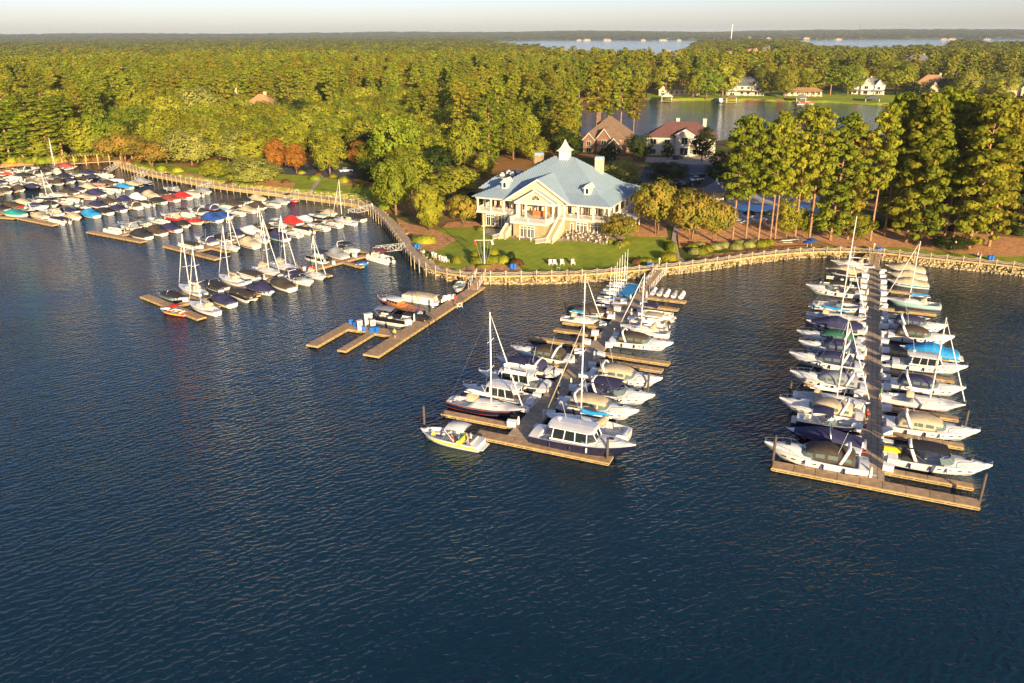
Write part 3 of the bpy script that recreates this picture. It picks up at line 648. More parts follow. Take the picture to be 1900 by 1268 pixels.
# the rest of the forest: one object, instanced
def forest_object(pts):
    fields = []
    for (x, y, sp) in pts:
        q = rr.random(); dist = math.hypot(x, y); pf = q < pinefrac(x, y) * (.75 if x < 0 and dist < 600 else 1)
        near_ = dist < 700
        if x < -45 and dist < 430 and x > -175: pf = False
        if pf: idx = rr.choice((0, 1, 2, 3)) if near_ else rr.choice((4, 5)); H = rr.uniform(19, 27) / 28; W = sp / 9.6 * rr.uniform(.9, 1.15)
        else:
            idx = rr.choice((6, 7, 8, 9)) if near_ else rr.choice((10, 11, 11, 12)); H = (rr.uniform(11, 15.5) if x < -30 and dist < 430 else rr.uniform(12, 19)) / 15; W = sp / 9.6 * rr.uniform(.85, 1.15)
            if near_ and rr.random() < .40: idx = 12
        if x > 40 and y < 430: H *= .75
        if dist > 900: H *= .82
        if 700 < dist < 2600:
            for a_, b_ in HOUSES_FAR:
                hd = math.hypot(a_, b_); al = (x * a_ + y * b_) / hd; la = abs(x * b_ - y * a_) / hd
                if la < 24 and -320 < al - hd < 5: H = min(H, .42); break
            px_ = x / y
            if dist > 950 and (.02 < px_ < .23 or .36 < px_ < .62) and dist < 1700: H = min(H, .7)
        fields.append((x, y, hgt(x, y) - .3, idx, W, H, rr.uniform(0, 6.28)))
    me = bpy.data.meshes.new('forest'); me.from_pydata([f[:3] for f in fields], [], [])
    a = me.attributes.new('kind_index', 'INT', 'POINT'); a.data.foreach_set('value', [f[3] for f in fields])
    a = me.attributes.new('grow', 'FLOAT_VECTOR', 'POINT'); a.data.foreach_set('vector', [c for f in fields for c in (min(f[4], 12), min(f[4], 12), f[5])])
    a = me.attributes.new('turn', 'FLOAT_VECTOR', 'POINT'); a.data.foreach_set('vector', [c for f in fields for c in (0, 0, f[6])])
    o = link('forest', me)
    src = bpy.data.collections.new('tree shapes')
    for i, key in enumerate(['pine0', 'pine1', 'pine2', 'fullpine0', 'farpine0', 'farpine1', 'broad0', 'broad1', 'broad2', 'broad3', 'farbroad0', 'farbroad1', 'lime0']):
        tm, cm, h0, w0 = TT[key]; nv = len(tm.vertices)
        v = [tuple(p.co) for p in tm.vertices] + [tuple(p.co) for p in cm.vertices]; f = [tuple(p.vertices) for p in tm.polygons] + [tuple(q + nv for q in p.vertices) for p in cm.polygons]
        m2 = bpy.data.meshes.new('tree shape'); m2.from_pydata(v, [], f); m2.materials.append(tm.materials[0]); m2.materials.append(cm.materials[0])
        m2.polygons.foreach_set('material_index', [0] * len(tm.polygons) + [1] * len(cm.polygons)); m2.update()
        src.objects.link(bpy.data.objects.new('tree_shape_%02d' % i, m2))
    ng = bpy.data.node_groups.new('forest', 'GeometryNodeTree'); ng.interface.new_socket('Geometry', in_out='INPUT', socket_type='NodeSocketGeometry'); ng.interface.new_socket('Geometry', in_out='OUTPUT', socket_type='NodeSocketGeometry')
    N = ng.nodes; K = ng.links; gi = N.new('NodeGroupInput'); go = N.new('NodeGroupOutput'); ip = N.new('GeometryNodeInstanceOnPoints'); ci = N.new('GeometryNodeCollectionInfo')
    ci.inputs['Collection'].default_value = src; ci.inputs['Separate Children'].default_value = True; ci.inputs['Reset Children'].default_value = True
    def att(nm, ty): q = N.new('GeometryNodeInputNamedAttribute'); q.data_type = ty; q.inputs['Name'].default_value = nm; return q.outputs[0]
    mp = N.new('GeometryNodeMeshToPoints'); K.new(gi.outputs[0], mp.inputs[0]); K.new(mp.outputs[0], ip.inputs['Points']); K.new(ci.outputs[0], ip.inputs['Instance']); ip.inputs['Pick Instance'].default_value = True
    K.new(att('kind_index', 'INT'), ip.inputs['Instance Index']); K.new(att('grow', 'FLOAT_VECTOR'), ip.inputs['Scale']); K.new(att('turn', 'FLOAT_VECTOR'), ip.inputs['Rotation'])
    K.new(ip.outputs[0], go.inputs[0]); md = o.modifiers.new('forest', 'NODES'); md.node_group = ng
    return tag(o, 'dense mixed forest of pines and leafy trees stretching to the horizon', 'forest', kind='stuff')
forest_object(rest)
print('individual trees', NT[0])
# ================================================================ boardwalk
def resample(pts, step):
    pts = [Vector(p) for p in pts]; out = [pts[0].copy()]; acc = 0
    for a, b2 in zip(pts, pts[1:]):
        L_ = (b2 - a).length; t = step - acc
        while t <= L_: out.append(a + (b2 - a) * t / L_); t += step
        acc = L_ - (t - step)
    return out
def smoothline(pts, it=2):
    pts = [Vector(p) for p in pts]
    for _ in range(it):
        q = [pts[0]]
        for a, b2 in zip(pts, pts[1:]): q += [a * .75 + b2 * .25, a * .25 + b2 * .75]
        q.append(pts[-1]); pts = q
    return pts
BWZ = 1.75
BW_PX = [(214, 305), (267, 321), (316, 330), (350, 337), (400, 345), (476, 355), (540, 362), (603, 370), (651, 377), (680, 383), (693, 395), (715, 413), (742, 449), (759, 474), (774, 489),
         (795, 499.5), (837, 509), (880, 512.5), (970, 511.5), (1027, 510.5), (1088, 509), (1158, 503), (1212, 498.5), (1240, 496), (1306, 489), (1388, 477), (1478, 467.5), (1573.5, 465.5), (1635, 468.5), (1710, 477), (1816, 487), (1898, 495.5), (1990, 508), (2120, 530)]
BW = resample(smoothline([P(x, y, BWZ) for x, y in BW_PX], 2), 3.0)
def norm2(i, pts):
    d = pts[min(i + 1, len(pts) - 1)] - pts[max(i - 1, 0)]; d.normalize(); return Vector((-d.y, d.x))   # towards land
bw = thing('boardwalk', 'timber boardwalk with scalloped white rails curving along the whole shoreline', 'boardwalk', (0, 0, 0))
IN = [BW[i] + norm2(i, BW) * 2.7 for i in range(len(BW))]
for i in range(len(BW) - 1):
    a, b2, c, e = BW[i], BW[i + 1], IN[i + 1], IN[i]; mb = MB()
    for k in range(4):    # four boards per bay, with open joints
        t0, t1 = k / 4 + .006, (k + 1) / 4 - .006
        q = [a.lerp(b2, t0), a.lerp(b2, t1), e.lerp(c, t1), e.lerp(c, t0)]
        mb.slab([(p.x, p.y, BWZ) for p in q], .08)
    mb.build('deck_panel', wood2, bw)
    f = MB(); left = a.x < -38
    hgtf = .95 if left else .32
    n_ = norm2(i, BW); o1, o2 = a - n_ * .06, b2 - n_ * .06
    for z0, z1 in (((BWZ - .5, BWZ - .02), (BWZ - .98, BWZ - .54)) if left else ((BWZ - .30, BWZ - .02),)):
        f.add([(a.x, a.y, z0), (b2.x, b2.y, z0), (b2.x, b2.y, z1), (a.x, a.y, z1), (o1.x, o1.y, z0), (o2.x, o2.y, z0), (o2.x, o2.y, z1), (o1.x, o1.y, z1)],
              [(0, 3, 2, 1), (4, 5, 6, 7), (3, 7, 6, 2), (0, 1, 5, 4)])
    f.build('fascia_board', pilew, bw)
    p = MB(); p.box((a.x - n_.x * .12, a.y - n_.y * .12, .55), (.13, .13, 4.4), math.atan2(n_.y, n_.x)); p.box((a.x - n_.x * .12, a.y - n_.y * .12, 2.80), (.17, .17, .08), math.atan2(n_.y, n_.x))
    p.build('rail_post', rail_m, bw)
    if left:
        p = MB(); p.tube([(e.x, e.y, -2), (e.x, e.y, BWZ - .1)], .14, 6); p.build('pile', steel, bw)
    rl = MB()
    for zt, sag in ((2.62, .26), (2.34, .26)):
        rl.tube([(a.lerp(b2, t).x - n_.x * .12, a.lerp(b2, t).y - n_.y * .12, zt - sag * 4 * t * (1 - t) * (.0 if left else 1)) for t in (0, .2, .4, .6, .8, 1)], .055, 4)
    if left: rl.tube([(a.x - n_.x * .12, a.y - n_.y * .12, 2.06), (b2.x - n_.x * .12, b2.y - n_.y * .12, 2.06)], .045, 4)
    rl.build('rail', rail_m, bw)
# riprap stones under the boardwalk
r = random.Random(77); rk = [MB(), MB(), MB()]
line = resample([Vector(p) for p in SHORE[7:]], .33)
for i, p in enumerate(line):
    n_ = norm2(i, line)
    for k in range(5 if p.x > -38 else 2):
        q = p + n_ * r.uniform(-.5, 1.5); s = r.uniform(.22, .55); z = max(.02, hgt(q.x, q.y)) + s * .1; m = rk[r.randrange(3)]
        vs = []
        for a_ in range(5): an = a_ * 2 * PI / 5 + r.uniform(-.3, .3); vs.append((q.x + math.cos(an) * s * r.uniform(.7, 1), q.y + math.sin(an) * s * r.uniform(.7, 1), z - s * .3))
        for a_ in range(5): an = a_ * 2 * PI / 5 + .3 + r.uniform(-.3, .3); vs.append((q.x + math.cos(an) * s * .55, q.y + math.sin(an) * s * .55, z + s * r.uniform(.25, .6)))
        m.add(vs, [(9, 8, 7, 6, 5)[::-1]] + [(k2, (k2 + 1) % 5, 5 + (k2 + 1) % 5, 5 + k2) for k2 in range(5)])
m = MB()
for q in rk: m.add(q.v, q.f)
tag(m.build('riprap_stones', rockm), 'tan riprap stones piled along the waterline under the boardwalk', 'rocks', kind='stuff')

# ================================================================ docks
DZ = .5
PANEL = {}
def board_panel(wd, ln, nb=4, m=None):
    k = (round(wd, 2), round(ln, 2), nb, m.name)
    if k not in PANEL:
        mb = MB()
        for i in range(nb):
            b0 = wd / nb; mb.box((-wd / 2 + b0 * (i + .5), 0, -.05), (b0 - .035, ln - .05, .10))
        PANEL[k] = mb.mesh('deck_panel', m)
    return PANEL[k]
FLOATS = {}
def strip(root, a, b2, wd, m=None, ln=2.4, nb=4, nm='deck_panel', fasc=True, crossboards=False):
    """a run of dock from a to b2 in world xy; root at the origin"""
    a, b2 = Vector(a), Vector(b2); L_ = (b2 - a).length; n = max(1, round(L_ / ln)); s = L_ / n; u = (b2 - a) / L_; rz = math.atan2(u.y, u.x) - PI / 2; m = m or wood
    me = board_panel(wd, s, nb, m)
    for i in range(n):
        c = a + u * s * (i + .5); link(nm, me, root, (c.x, c.y, DZ + (.004 if nm == 'finger_panel' else 0)), rz)
    # fascia and floats
    v = Vector((-u.y, u.x)); f = MB(); fl = MB()
    for sg in (-1, 1):
        c = (a + b2) / 2 + v * sg * (wd / 2 + .03); f.box((c.x, c.y, DZ - .10), (.07, L_, .15), rz); f.box((c.x, c.y, DZ - .32), (.07, L_, .10), rz)
        for q_ in range(int(L_ / 1.2)): c2 = a + u * (.6 + 1.2 * q_) + v * sg * (wd / 2 + .035); f.box((c2.x, c2.y, DZ - .20), (.075, .16, .36), rz)
    for e, sg in ((a, -1), (b2, 1)): c = e + u * sg * .04; f.box((c.x, c.y, DZ - .16), (wd + .13, .07, .24), rz)
    f.build('rub_board', pilew if m is wood else wood2, root)
    k = max(1, round(L_ / 3.2)); q = L_ / k
    for i in range(k): c = a + u * q * (i + .5); fl.box((c.x, c.y, DZ - .36), (wd * .9, q * .72, .5), rz)
    fl.build('float', floatm, root)
def piling(x, y, lab, h=3.0, r_=.16):
    mb = MB(); mb.tube([(0, 0, -3), (0, 0, h)], r_, 10); t = thing('mooring_pile', lab, 'piling', (x, y, 0), 0, 'steel mooring piles at the docks'); mb.build('pile_shaft', steel, t)
    c = MB(); c.tube([(0, 0, h), (0, 0, h + .02), (0, 0, h + .22)], [r_ * 1.12, r_ * 1.12, .02], 10); c.build('pile_cap', M['rubber'], t)
def mk_box():
    b_ = MB(); b_.box((0, 0, .36), (1.25, .66, .72), taper=1.04); l = MB()
    l.add([(-.68, -.38, .72), (.68, -.38, .72), (.68, .38, .72), (-.68, .38, .72), (-.68, -.38, .80), (.68, -.38, .80), (.68, .38, .92), (-.68, .38, .92)],
          [(0, 3, 2, 1), (4, 5, 6, 7), (0, 1, 5, 4), (1, 2, 6, 5), (2, 3, 7, 6), (3, 0, 4, 7)])
    return b_.mesh('box_body', whitebox), l.mesh('lid', whitebox)
BOXM = mk_box()
def dockbox(x, y, rz, lab, grp='white dock boxes at the slips', sc_=.85):
    t = thing('dock_box', lab, 'dock box', (x, y, DZ), rz, grp, sc_); link('box_body', BOXM[0], t); link('lid', BOXM[1], t)
def mk_ped():
    b_ = MB(); b_.box((0, 0, .5), (.26, .26, 1.0), taper=.9); l = MB(); l.tube([(0, 0, 1.0), (0, 0, 1.16), (0, 0, 1.24)], [.10, .13, .03], 8)
    return b_.mesh('post', whitep), l.mesh('lamp_globe', whitep)
PEDM = mk_ped()
def pedestal(x, y, lab, grp='white power pedestals on the piers'):
    t = thing('power_pedestal', lab, 'power pedestal', (x, y, DZ), 0, grp); link('post', PEDM[0], t); link('lamp_globe', PEDM[1], t)
def gangway(a, za, b2, zb, wd, lab, name='gangway', hand=False):
    a, b2 = Vector(a), Vector(b2); L_ = (b2 - a).length; u = (b2 - a) / L_; v = Vector((-u.y, u.x)); t = thing(name, lab, 'gangway', (a.x, a.y, 0))
    def pt(s, o, z): q = u * s + v * o; return (q.x, q.y, za + (zb - za) * s / L_ + z)
    d = MB(); nb = max(4, int(L_ / .9))
    for i in range(nb): d.slab([pt(L_ * i / nb + .02, -wd / 2, 0), pt(L_ * (i + 1) / nb - .02, -wd / 2, 0), pt(L_ * (i + 1) / nb - .02, wd / 2, 0), pt(L_ * i / nb + .02, wd / 2, 0)], .06)
    d.build('deck', wood, t)
    for sg in (-1, 1):
        m_ = MB(); n = max(3, round(L_ / 1.5)); o = sg * (wd / 2 + .06); H_ = 1.15; rr_ = .055
        m_.tube([pt(0, o, -.08), pt(L_, o, -.08)], rr_, 4); m_.tube([pt(0, o, H_), pt(L_, o, H_)], rr_, 4)
        for i in range(n + 1): m_.tube([pt(L_ * i / n, o, -.08), pt(L_ * i / n, o, H_)], rr_ * .8, 4)
        for i in range(n):
            if hand: m_.tube([pt(L_ * i / n, o, .5), pt(L_ * (i + 1) / n, o, .5)], .03, 4)
            m_.tube([pt(L_ * i / n, o, -.08 if i % 2 else H_), pt(L_ * (i + 1) / n, o, H_ if i % 2 else -.08)], rr_ * .8, 4)
        m_.build('side_truss', M['alu'], t)
    return t
def mkdock(lab): return thing('floating_dock', lab, 'dock', (0, 0, 0))

# --- right pier
A0 = P(1616, 888, DZ); A1 = P(1621, 493, DZ); RU = (A1 - A0).normalized(); RV = Vector((RU.y, -RU.x))   # RV to the right
RL = (A1 - A0).length
dR = mkdock('long right pier with a T head and many short finger docks')
strip(dR, A0 + RU * .0, A1, 2.6, wood2)
tl, tr_ = P(1432, 868, DZ), P(1817, 938, DZ); c = A0 - RU * .95
strip(dR, c - RV * (c - tl).dot(RV), c + RV * (tr_ - c).dot(RV), 1.7, wood, nb=2)
def slots(px_list, side, A, U, V, ref):
    return [((P(x, y, DZ) - A).dot(U)) for x, y in px_list]
def finger(dock, A, U, V, s, d0, d1, wd=1.0): strip(dock, A + U * s + V * d0, A + U * s + V * d1, wd, wood, nb=2, nm='finger_panel')
RF_L = [(1590, 768), (1590, 726), (1595, 684), (1600, 645), (1600, 612), (1605, 590), (1606, 565), (1608, 541), (1608, 520), (1610, 505)]
for i, (x, y) in enumerate(RF_L):
    s = (P(x, y, DZ) - A0).dot(RU); finger(dR, A0, RU, RV, s, -1.35, -8.6 if i < 5 else -7.2)
RF_R = [(1655, 874, 1803, 892), (1655, 805, 1787, 828), (1655, 757, 1777, 775), (1650, 688, 1775, 700), (1650, 652, 1760, 668), (1648, 620, 1745, 640), (1645, 572, 1738, 588), (1645, 551, 1712, 560), (1645, 538, 1712, 545), (1645, 517, 1710, 522)]
for i, (x, y, x2, y2) in enumerate(RF_R):
    s = (P(x, y, DZ) - A0).dot(RU); d1 = (P(x2, y2, DZ) - A0).dot(RV); finger(dR, A0, RU, RV, s, 1.35, min(max(d1, 6), 10.5))
piling(*P(1433, 862, 0), 'dark steel pile at the left end of the right pier T head', 3.6)
piling(*P(1816, 936, 0), 'leaning dark steel pile at the far right end of the T head', 3.6)
piling(*P(1787, 806, 0), 'dark steel pile beside the bow of the tan canopied cruiser', 3.2)
piling(*P(1465, 735, 0), 'dark steel pile left of the sailboat in the right pier', 2.0)
for side, nm, cnt in ((-1, 'left', 24), (1, 'right', 24)):
    for i in range(cnt):
        s = 1.5 + (RL - 4) * (i / cnt) ** 1.08 + .6 + (.5 if side > 0 else 0); o = 1.72
        q = A0 + RU * s + RV * side * o
        dockbox(q.x, q.y, math.atan2(RV.y, RV.x) + (.35 if i % 2 else -.1) * side, 'white dock box on the %s side of the right pier, %s from the T head' % (nm, ordn(i)))
for side, nm in ((-1, 'left'), (1, 'right')):
    for i in range(8):
        q = A0 + RU * (6 + i * 10.6 + (3 if side > 0 else 0)) + RV * side * 1.05; pedestal(q.x, q.y, 'white power pedestal on the %s edge of the right pier, %s from the T head' % (nm, ordn(i)))
q = A0 + RU * .3 + RV * -.1; pedestal(q.x, q.y, 'white power pedestal in the middle of the right T head')
e = P(1624, 470, BWZ); gangway(e, BWZ, A1 - RU * .5, DZ + .1, 1.8, 'dark timber ramp from the boardwalk down to the right pier', 'pier_ramp', True)
# --- centre pier
B0 = P(960, 812, DZ); B1 = P(1198, 540, DZ); CU = (B1 - B0).normalized(); CV = Vector((CU.y, -CU.x)); CL = (B1 - B0).length
dC = mkdock('long centre pier with a T head where the small powerboat with people ties up')
strip(dC, B0 + CU * .2, B1, 2.7, wood2)
tl, tr_ = P(880, 808, DZ), P(1130, 858, DZ); c = B0 - CU * .75
strip(dC, c + CV * (tl - c).dot(CV), c + CV * (tr_ - c).dot(CV), 1.7, wood, nb=2)
for i, (x, y, x2, y2) in enumerate([(945, 788, 822, 765), (1003, 745, 0, 0), (1030, 712, 0, 0), (1058, 680, 0, 0), (1085, 640, 978, 628), (1100, 620, 1028, 612), (1110, 605, 1042, 600)]):
    s = (P(x, y, DZ) - B0).dot(CU); d1 = (P(x2, y2, DZ) - B0).dot(CV) if x2 else -8.5; finger(dC, B0, CU, CV, s, -1.4, d1, 1.1)
for i, (x, y, x2, y2) in enumerate([(1065, 740, 0, 0), (1085, 712, 0, 0), (1108, 668, 1228, 688), (1118, 655, 1245, 668), (1150, 622, 0, 0), (1165, 600, 0, 0), (1172, 585, 1245, 592), (1190, 565, 1258, 574), (1195, 550, 1272, 560)]):
    s = (P(x, y, DZ) - B0).dot(CU); d1 = (P(x2, y2, DZ) - B0).dot(CV) if x2 else 8.0; finger(dC, B0, CU, CV, s, 1.4, d1, 1.1)
piling(*P(788, 800, 0), 'tall dark steel pile beside the bow of the powerboat with people', 3.4)
piling(*P(1126, 858, 0), 'dark steel pile at the right end of the centre T head', 3.0)
piling(*P(1202, 728, 0), 'dark steel pile beside the bow of the second canopied cruiser', 2.8)
for side, nm, cnt in ((-1, 'left', 13), (1, 'right', 13)):
    for i in range(cnt):
        s = 2.5 + (CL - 7) * (i / cnt); q = B0 + CU * s + CV * side * 1.8
        dockbox(q.x, q.y, math.atan2(CV.y, CV.x) + (.3 if i % 2 else -.15) * side, 'white dock box on the %s side of the centre pier, %s from the T head' % (nm, ordn(i)))
for side, nm in ((-1, 'left'), (1, 'right')):
    for i in range(6):
        q = B0 + CU * (3 + i * 10.6 + (3 if side > 0 else 0)) + CV * side * 1.1; pedestal(q.x, q.y, 'white power pedestal on the %s edge of the centre pier, %s from the T head' % (nm, ordn(i)))
gangway(P(1228, 502, BWZ), BWZ, B1 - CU * 1.0, DZ + .1, 1.8, 'long timber ramp with white truss sides down to the centre pier', 'pier_ramp')
# --- fuel dock
F0 = P(688, 659, DZ); F1 = P(888, 531, DZ); FU = (F1 - F0).normalized(); FV = Vector((FU.y, -FU.x)); FL = (F1 - F0).length
dF = mkdock('fuel dock with a long walkway and two side fingers forming a fork')
strip(dF, F0, F1, 2.6, wood, nb=3)
g1a, g1b = P(580, 640, DZ), P(655, 606, DZ); g2a = P(634, 650, DZ)
of1 = (g1a - F0).dot(FV); of2 = (g2a - F0).dot(FV)
sx = (P(660, 607, DZ) - F0).dot(FU); c1 = F0 + FU * (sx + .0)
strip(dF, F0 + FV * of1 - FU * .1, F0 + FV * of1 + FU * (sx + 1.3), 2.0, wood, nb=2, nm='finger_panel')
strip(dF, F0 + FV * of2 - FU * .1, F0 + FV * of2 + FU * (sx - 1.35), 1.4, wood, nb=2, nm='finger_panel')
strip(dF, F0 + FV * (of1 + 1.05) + FU * sx, F0 - FV * 1.35 + FU * sx, 2.6, wood, nb=3, ln=2.2)
for off, s, d1 in ((-1.35, sx + 7.0, -8.8),): finger(dF, F0, FU, FV, s, off, d1, 1.3)
gangway(P(893, 509, BWZ), BWZ, F1 - FU * 2.5, DZ + .1, 1.7, 'timber ramp with white truss sides down to the fuel dock', 'pier_ramp')
# --- left marina docks: spine from outer T to the foot of its gangway
DOCKS = {}
def left_dock(key, t0, t1, foot, gang, lab, flen=6.0, pitch=8.4, wd=1.6, first=5.0):
    a, b2 = P(*t0, DZ), P(*t1, DZ); tu = (b2 - a).normalized(); c = (a + b2) / 2; ft = P(*foot, DZ); U = (ft - c).normalized(); V = Vector((U.y, -U.x)); L_ = (ft - c).length
    dk = mkdock(lab); strip(dk, c + U * .85, ft, wd, wood, nb=2, ln=3.6)
    h = (b2 - a).length / 2; strip(dk, c - V * h, c + V * h, 1.6, wood, nb=2, ln=3.6)
    s = first
    while s < L_ - 1:
        for sg in (-1, 1): strip(dk, c + U * s + V * sg * (wd / 2 + .08), c + U * s + V * sg * (wd / 2 + flen), .9, wood, nb=1, ln=3.2, nm='finger_panel')
        s += pitch
    if gang: gangway(P(*gang, BWZ), BWZ, ft - U * .3, DZ + .1, 1.4, 'white truss gangway from the boardwalk to the ' + lab.split(' with')[0])
    DOCKS[key] = (c, U, V, L_, wd, pitch, first)
left_dock('A', (268, 548), (374, 590), (697, 468), (748, 462), 'nearest left dock with sailboats and the small red boat')
left_dock('B', (308, 455), (404, 480), (648, 398), (692, 387), 'second left dock with the bright red boat cover')
left_dock('C', (170, 428), (262, 449), (528, 366), (552, 361), 'third left dock with black covered boats at its head')
left_dock('D', (42, 403), (98, 418), (368, 353), (392, 346), 'fourth left dock with the turquoise covered boat')
left_dock('E', (-50, 394), (12, 408), (250, 336), (270, 324), 'fifth left dock ending by the short gangway')
left_dock('F', (-40, 352), (-5, 362), (196, 322), (218, 309), 'sixth left dock with the yellow kayak rack')
left_dock('G', (-60, 338), (-30, 348), (82, 313), None, 'farthest left dock close under the orange bank')
# ================================================================ boats: x forward, z up, waterline z = 0
def beam(t, B, full=.40, tr=.9):
    if t < full: return B / 2 * (tr + (1 - tr) * math.sin(t / full * PI / 2))
    return B / 2 * max(0.0, 1 - ((t - full) / (1 - full)) ** 3.1)
class Hull:
    def __init__(s, L, B, fs, fb, full=.40, tr=.9, rake=.06, vee=.3):
        s.L, s.B, s.fs, s.fb, s.full, s.tr, s.rake, s.vee = L, B, fs, fb, full, tr, rake, vee
    def b(s, t): return beam(t, s.B, s.full, s.tr)
    def z(s, t): return s.fs + (s.fb - s.fs) * t ** 1.6
    def x(s, t): return t * s.L - s.L / 2
    def T(s, x): return (x + s.L / 2) / s.L
    def skin(s, n=15):
        mb = MB(); rings = []
        for i in range(n):
            t = i / (n - 1); t = t ** .9; b_, z_ = s.b(t), s.z(t); x = s.x(t); cb = b_ * (.86 - .25 * t ** 3); ch = .10 + .55 * s.fb * t ** 4; k = -s.vee + (s.vee + .45 * s.fb) * max(0, (t - .72) / .28) ** 2
            xr = -s.rake * s.L * t ** 6
            rings.append([(x + xr * 1.6, 0, k), (x + xr, cb, ch), (x + xr * .4, (cb + b_) / 2 + .03, (ch + z_) / 2), (x, b_, z_), (x, b_ + .03, z_ + .05)])
        mb.loft([[(p[0], p[1], p[2]) for p in r_] for r_ in rings]); mb.loft([[(p[0], -p[1], p[2]) for p in r_][::-1] for r_ in rings])
        r0 = rings[0]; mb.poly([(p[0], p[1], p[2]) for p in r0[::-1]] + [(p[0], -p[1], p[2]) for p in r0[1:]])
        return mb
    def deck(s, cock=None, floor=.3, crown=.12, cabin=None, ch=.35, cbf=.62, n=25):
        """cock=(t0,t1) recessed cockpit; cabin=(t0,t1) raised trunk"""
        mb = MB(); rings = []
        ts = sorted(set([i / (n - 1) for i in range(n)] + ([cock[0] - .001, cock[0] + .01, cock[1] - .01, cock[1] + .001] if cock else [])))
        for t in ts:
            t = min(1, max(0, t)); b_, z_ = s.b(t), s.z(t) + .05; x = s.x(t)
            if cock and cock[0] < t < cock[1]: inner, zi, zc = max(b_ - .34, .05), floor, floor
            elif cabin and cabin[0] < t < cabin[1]:
                k = min(1, (t - cabin[0]) / .04, (cabin[1] - t) / .16); inner = b_ * cbf; zi = z_ + .04 + ch * k * .8; zc = z_ + crown + ch * k
            else: inner, zi, zc = b_ * .62, z_ + .03 + crown * .5, z_ + .03 + crown
            o = min(b_, max(inner + .04, b_ - .22))
            rings.append([(x, -b_, z_), (x, -o, z_ + .03), (x, -inner, zi), (x, -inner * .5, zc if inner > .1 else zi), (x, 0, zc), (x, inner * .5, zc if inner > .1 else zi), (x, inner, zi), (x, o, z_ + .03), (x, b_, z_)])
        mb.loft([r_[::-1] for r_ in rings]); return mb
    def stripe(s, z0, z1, t0=0, t1=1, n=12, out=.012, from_sheer=True):
        mb = MB()
        for sg in (1, -1):
            ring = []
            for i in range(n):
                t = t0 + (t1 - t0) * i / (n - 1); b_, z_ = s.b(t), s.z(t); cb = b_ * (.86 - .25 * t ** 3); ch = .10 + .55 * s.fb * t ** 4; xr = -s.rake * s.L * t ** 6
                def at(f):   # f: 0 at chine, 1 at sheer
                    if f < .5: q = f * 2; y = cb + ((cb + b_) / 2 + .03 - cb) * q; xx = xr + (xr * .4 - xr) * q
                    else: q = f * 2 - 1; y = (cb + b_) / 2 + .03 + (b_ - (cb + b_) / 2 - .03) * q; xx = xr * .4 * (1 - q)
                    return (s.x(t) + xx, sg * (y + out), ch + (z_ - ch) * f)
                ring.append([at(z0), at((z0 + z1) / 2) if not (z0 < .5 < z1) else at(.5), at(z1)] if sg > 0 else [at(z1), at((z0 + z1) / 2) if not (z0 < .5 < z1) else at(.5), at(z0)])
            mb.loft(ring)
        return mb
    def rail(s, t0, t1, h=.55, n=9, r=.024):
        mb = MB(); tops = []
        for sg in (1, -1):
            side = []
            for i in range(n):
                t = t0 + (t1 - t0) * i / (n - 1); b_ = max(s.b(t) - .06, .02); p = (s.x(t), sg * b_, s.z(t) + .06); hh = h * min(1, i / 1.5 + .15); q = (p[0] + .10, sg * (b_ + .02), p[2] + hh); side.append(q)
                if i % 2 == 0: mb.tube([p, q], r * .8, 4)
            tops.append(side)
        mb.tube(tops[0] + tops[1][::-1], r, 4); return mb
def dome(xs, w, z0, h, n=9, p=1.0, close=True):
    """canvas over stations xs: half width w(i), base z0(i), height h(i)"""
    mb = MB(); rings = []
    for i, x in enumerate(xs):
        ring = []
        for k in range(n):
            a = PI * k / (n - 1); c, s_ = math.cos(a), math.sin(a); ring.append((x, w[i] * (abs(c) ** p) * (1 if c > 0 else -1), z0[i] + h[i] * s_ ** (p)))
        rings.append(ring)
    mb.loft(rings)
    if close:
        mb.poly(rings[0][::-1]); mb.poly(rings[-1])
    return mb
def outboard(x, z, y=0, s=1.0):
    mb = MB(); mb.loft([[(x + (cx - .25) * s, y + cy * s, z + zz * s) for cx, cy in ((.30, -.17), (.30, .17), (.05, .22), (-.28, .15), (-.28, -.15), (.05, -.22))] for zz in (.25, .5)] +
                 [[(x + (cx * .8 - .25) * s, y + cy * .75 * s, z + .68 * s) for cx, cy in ((.30, -.17), (.30, .17), (.05, .22), (-.28, .15), (-.28, -.15), (.05, -.22))]], closed=True, cap=True)
    mb.box((x - .22 * s, y, z - .15 * s), (.22 * s, .12 * s, .85 * s)); return mb
def merge(*ms):
    m = MB()
    for q in ms: m.add(q.v, q.f)
    return m
def people_lumps(): pass
TB = {}    # template -> list of (part, mesh, role, subparts)
def part(name, mb, role, m, smooth=False, sub=()): return (name, mb.mesh(name, m, smooth), role, sub)
def arch(x, w, z, h, lean=.7, r=.10, n=9, fl=2.0):
    mb = MB(); rings = []
    for k in range(n + 1):
        a = PI * k / n; y = w * math.cos(a) * (1.0 if abs(math.cos(a)) < .8 else 1); zz = z + h * min(1, math.sin(a) * 1.35); xx = x - lean * (zz - z) / h
        rings.append([(xx + dx * r * fl, y * (1 + dy * .05), zz + dy * r) for dx, dy in ((-1, -.6), (1, -.6), (1, .6), (-1, .6))])
    mb.loft(rings, closed=True, cap=True); return mb
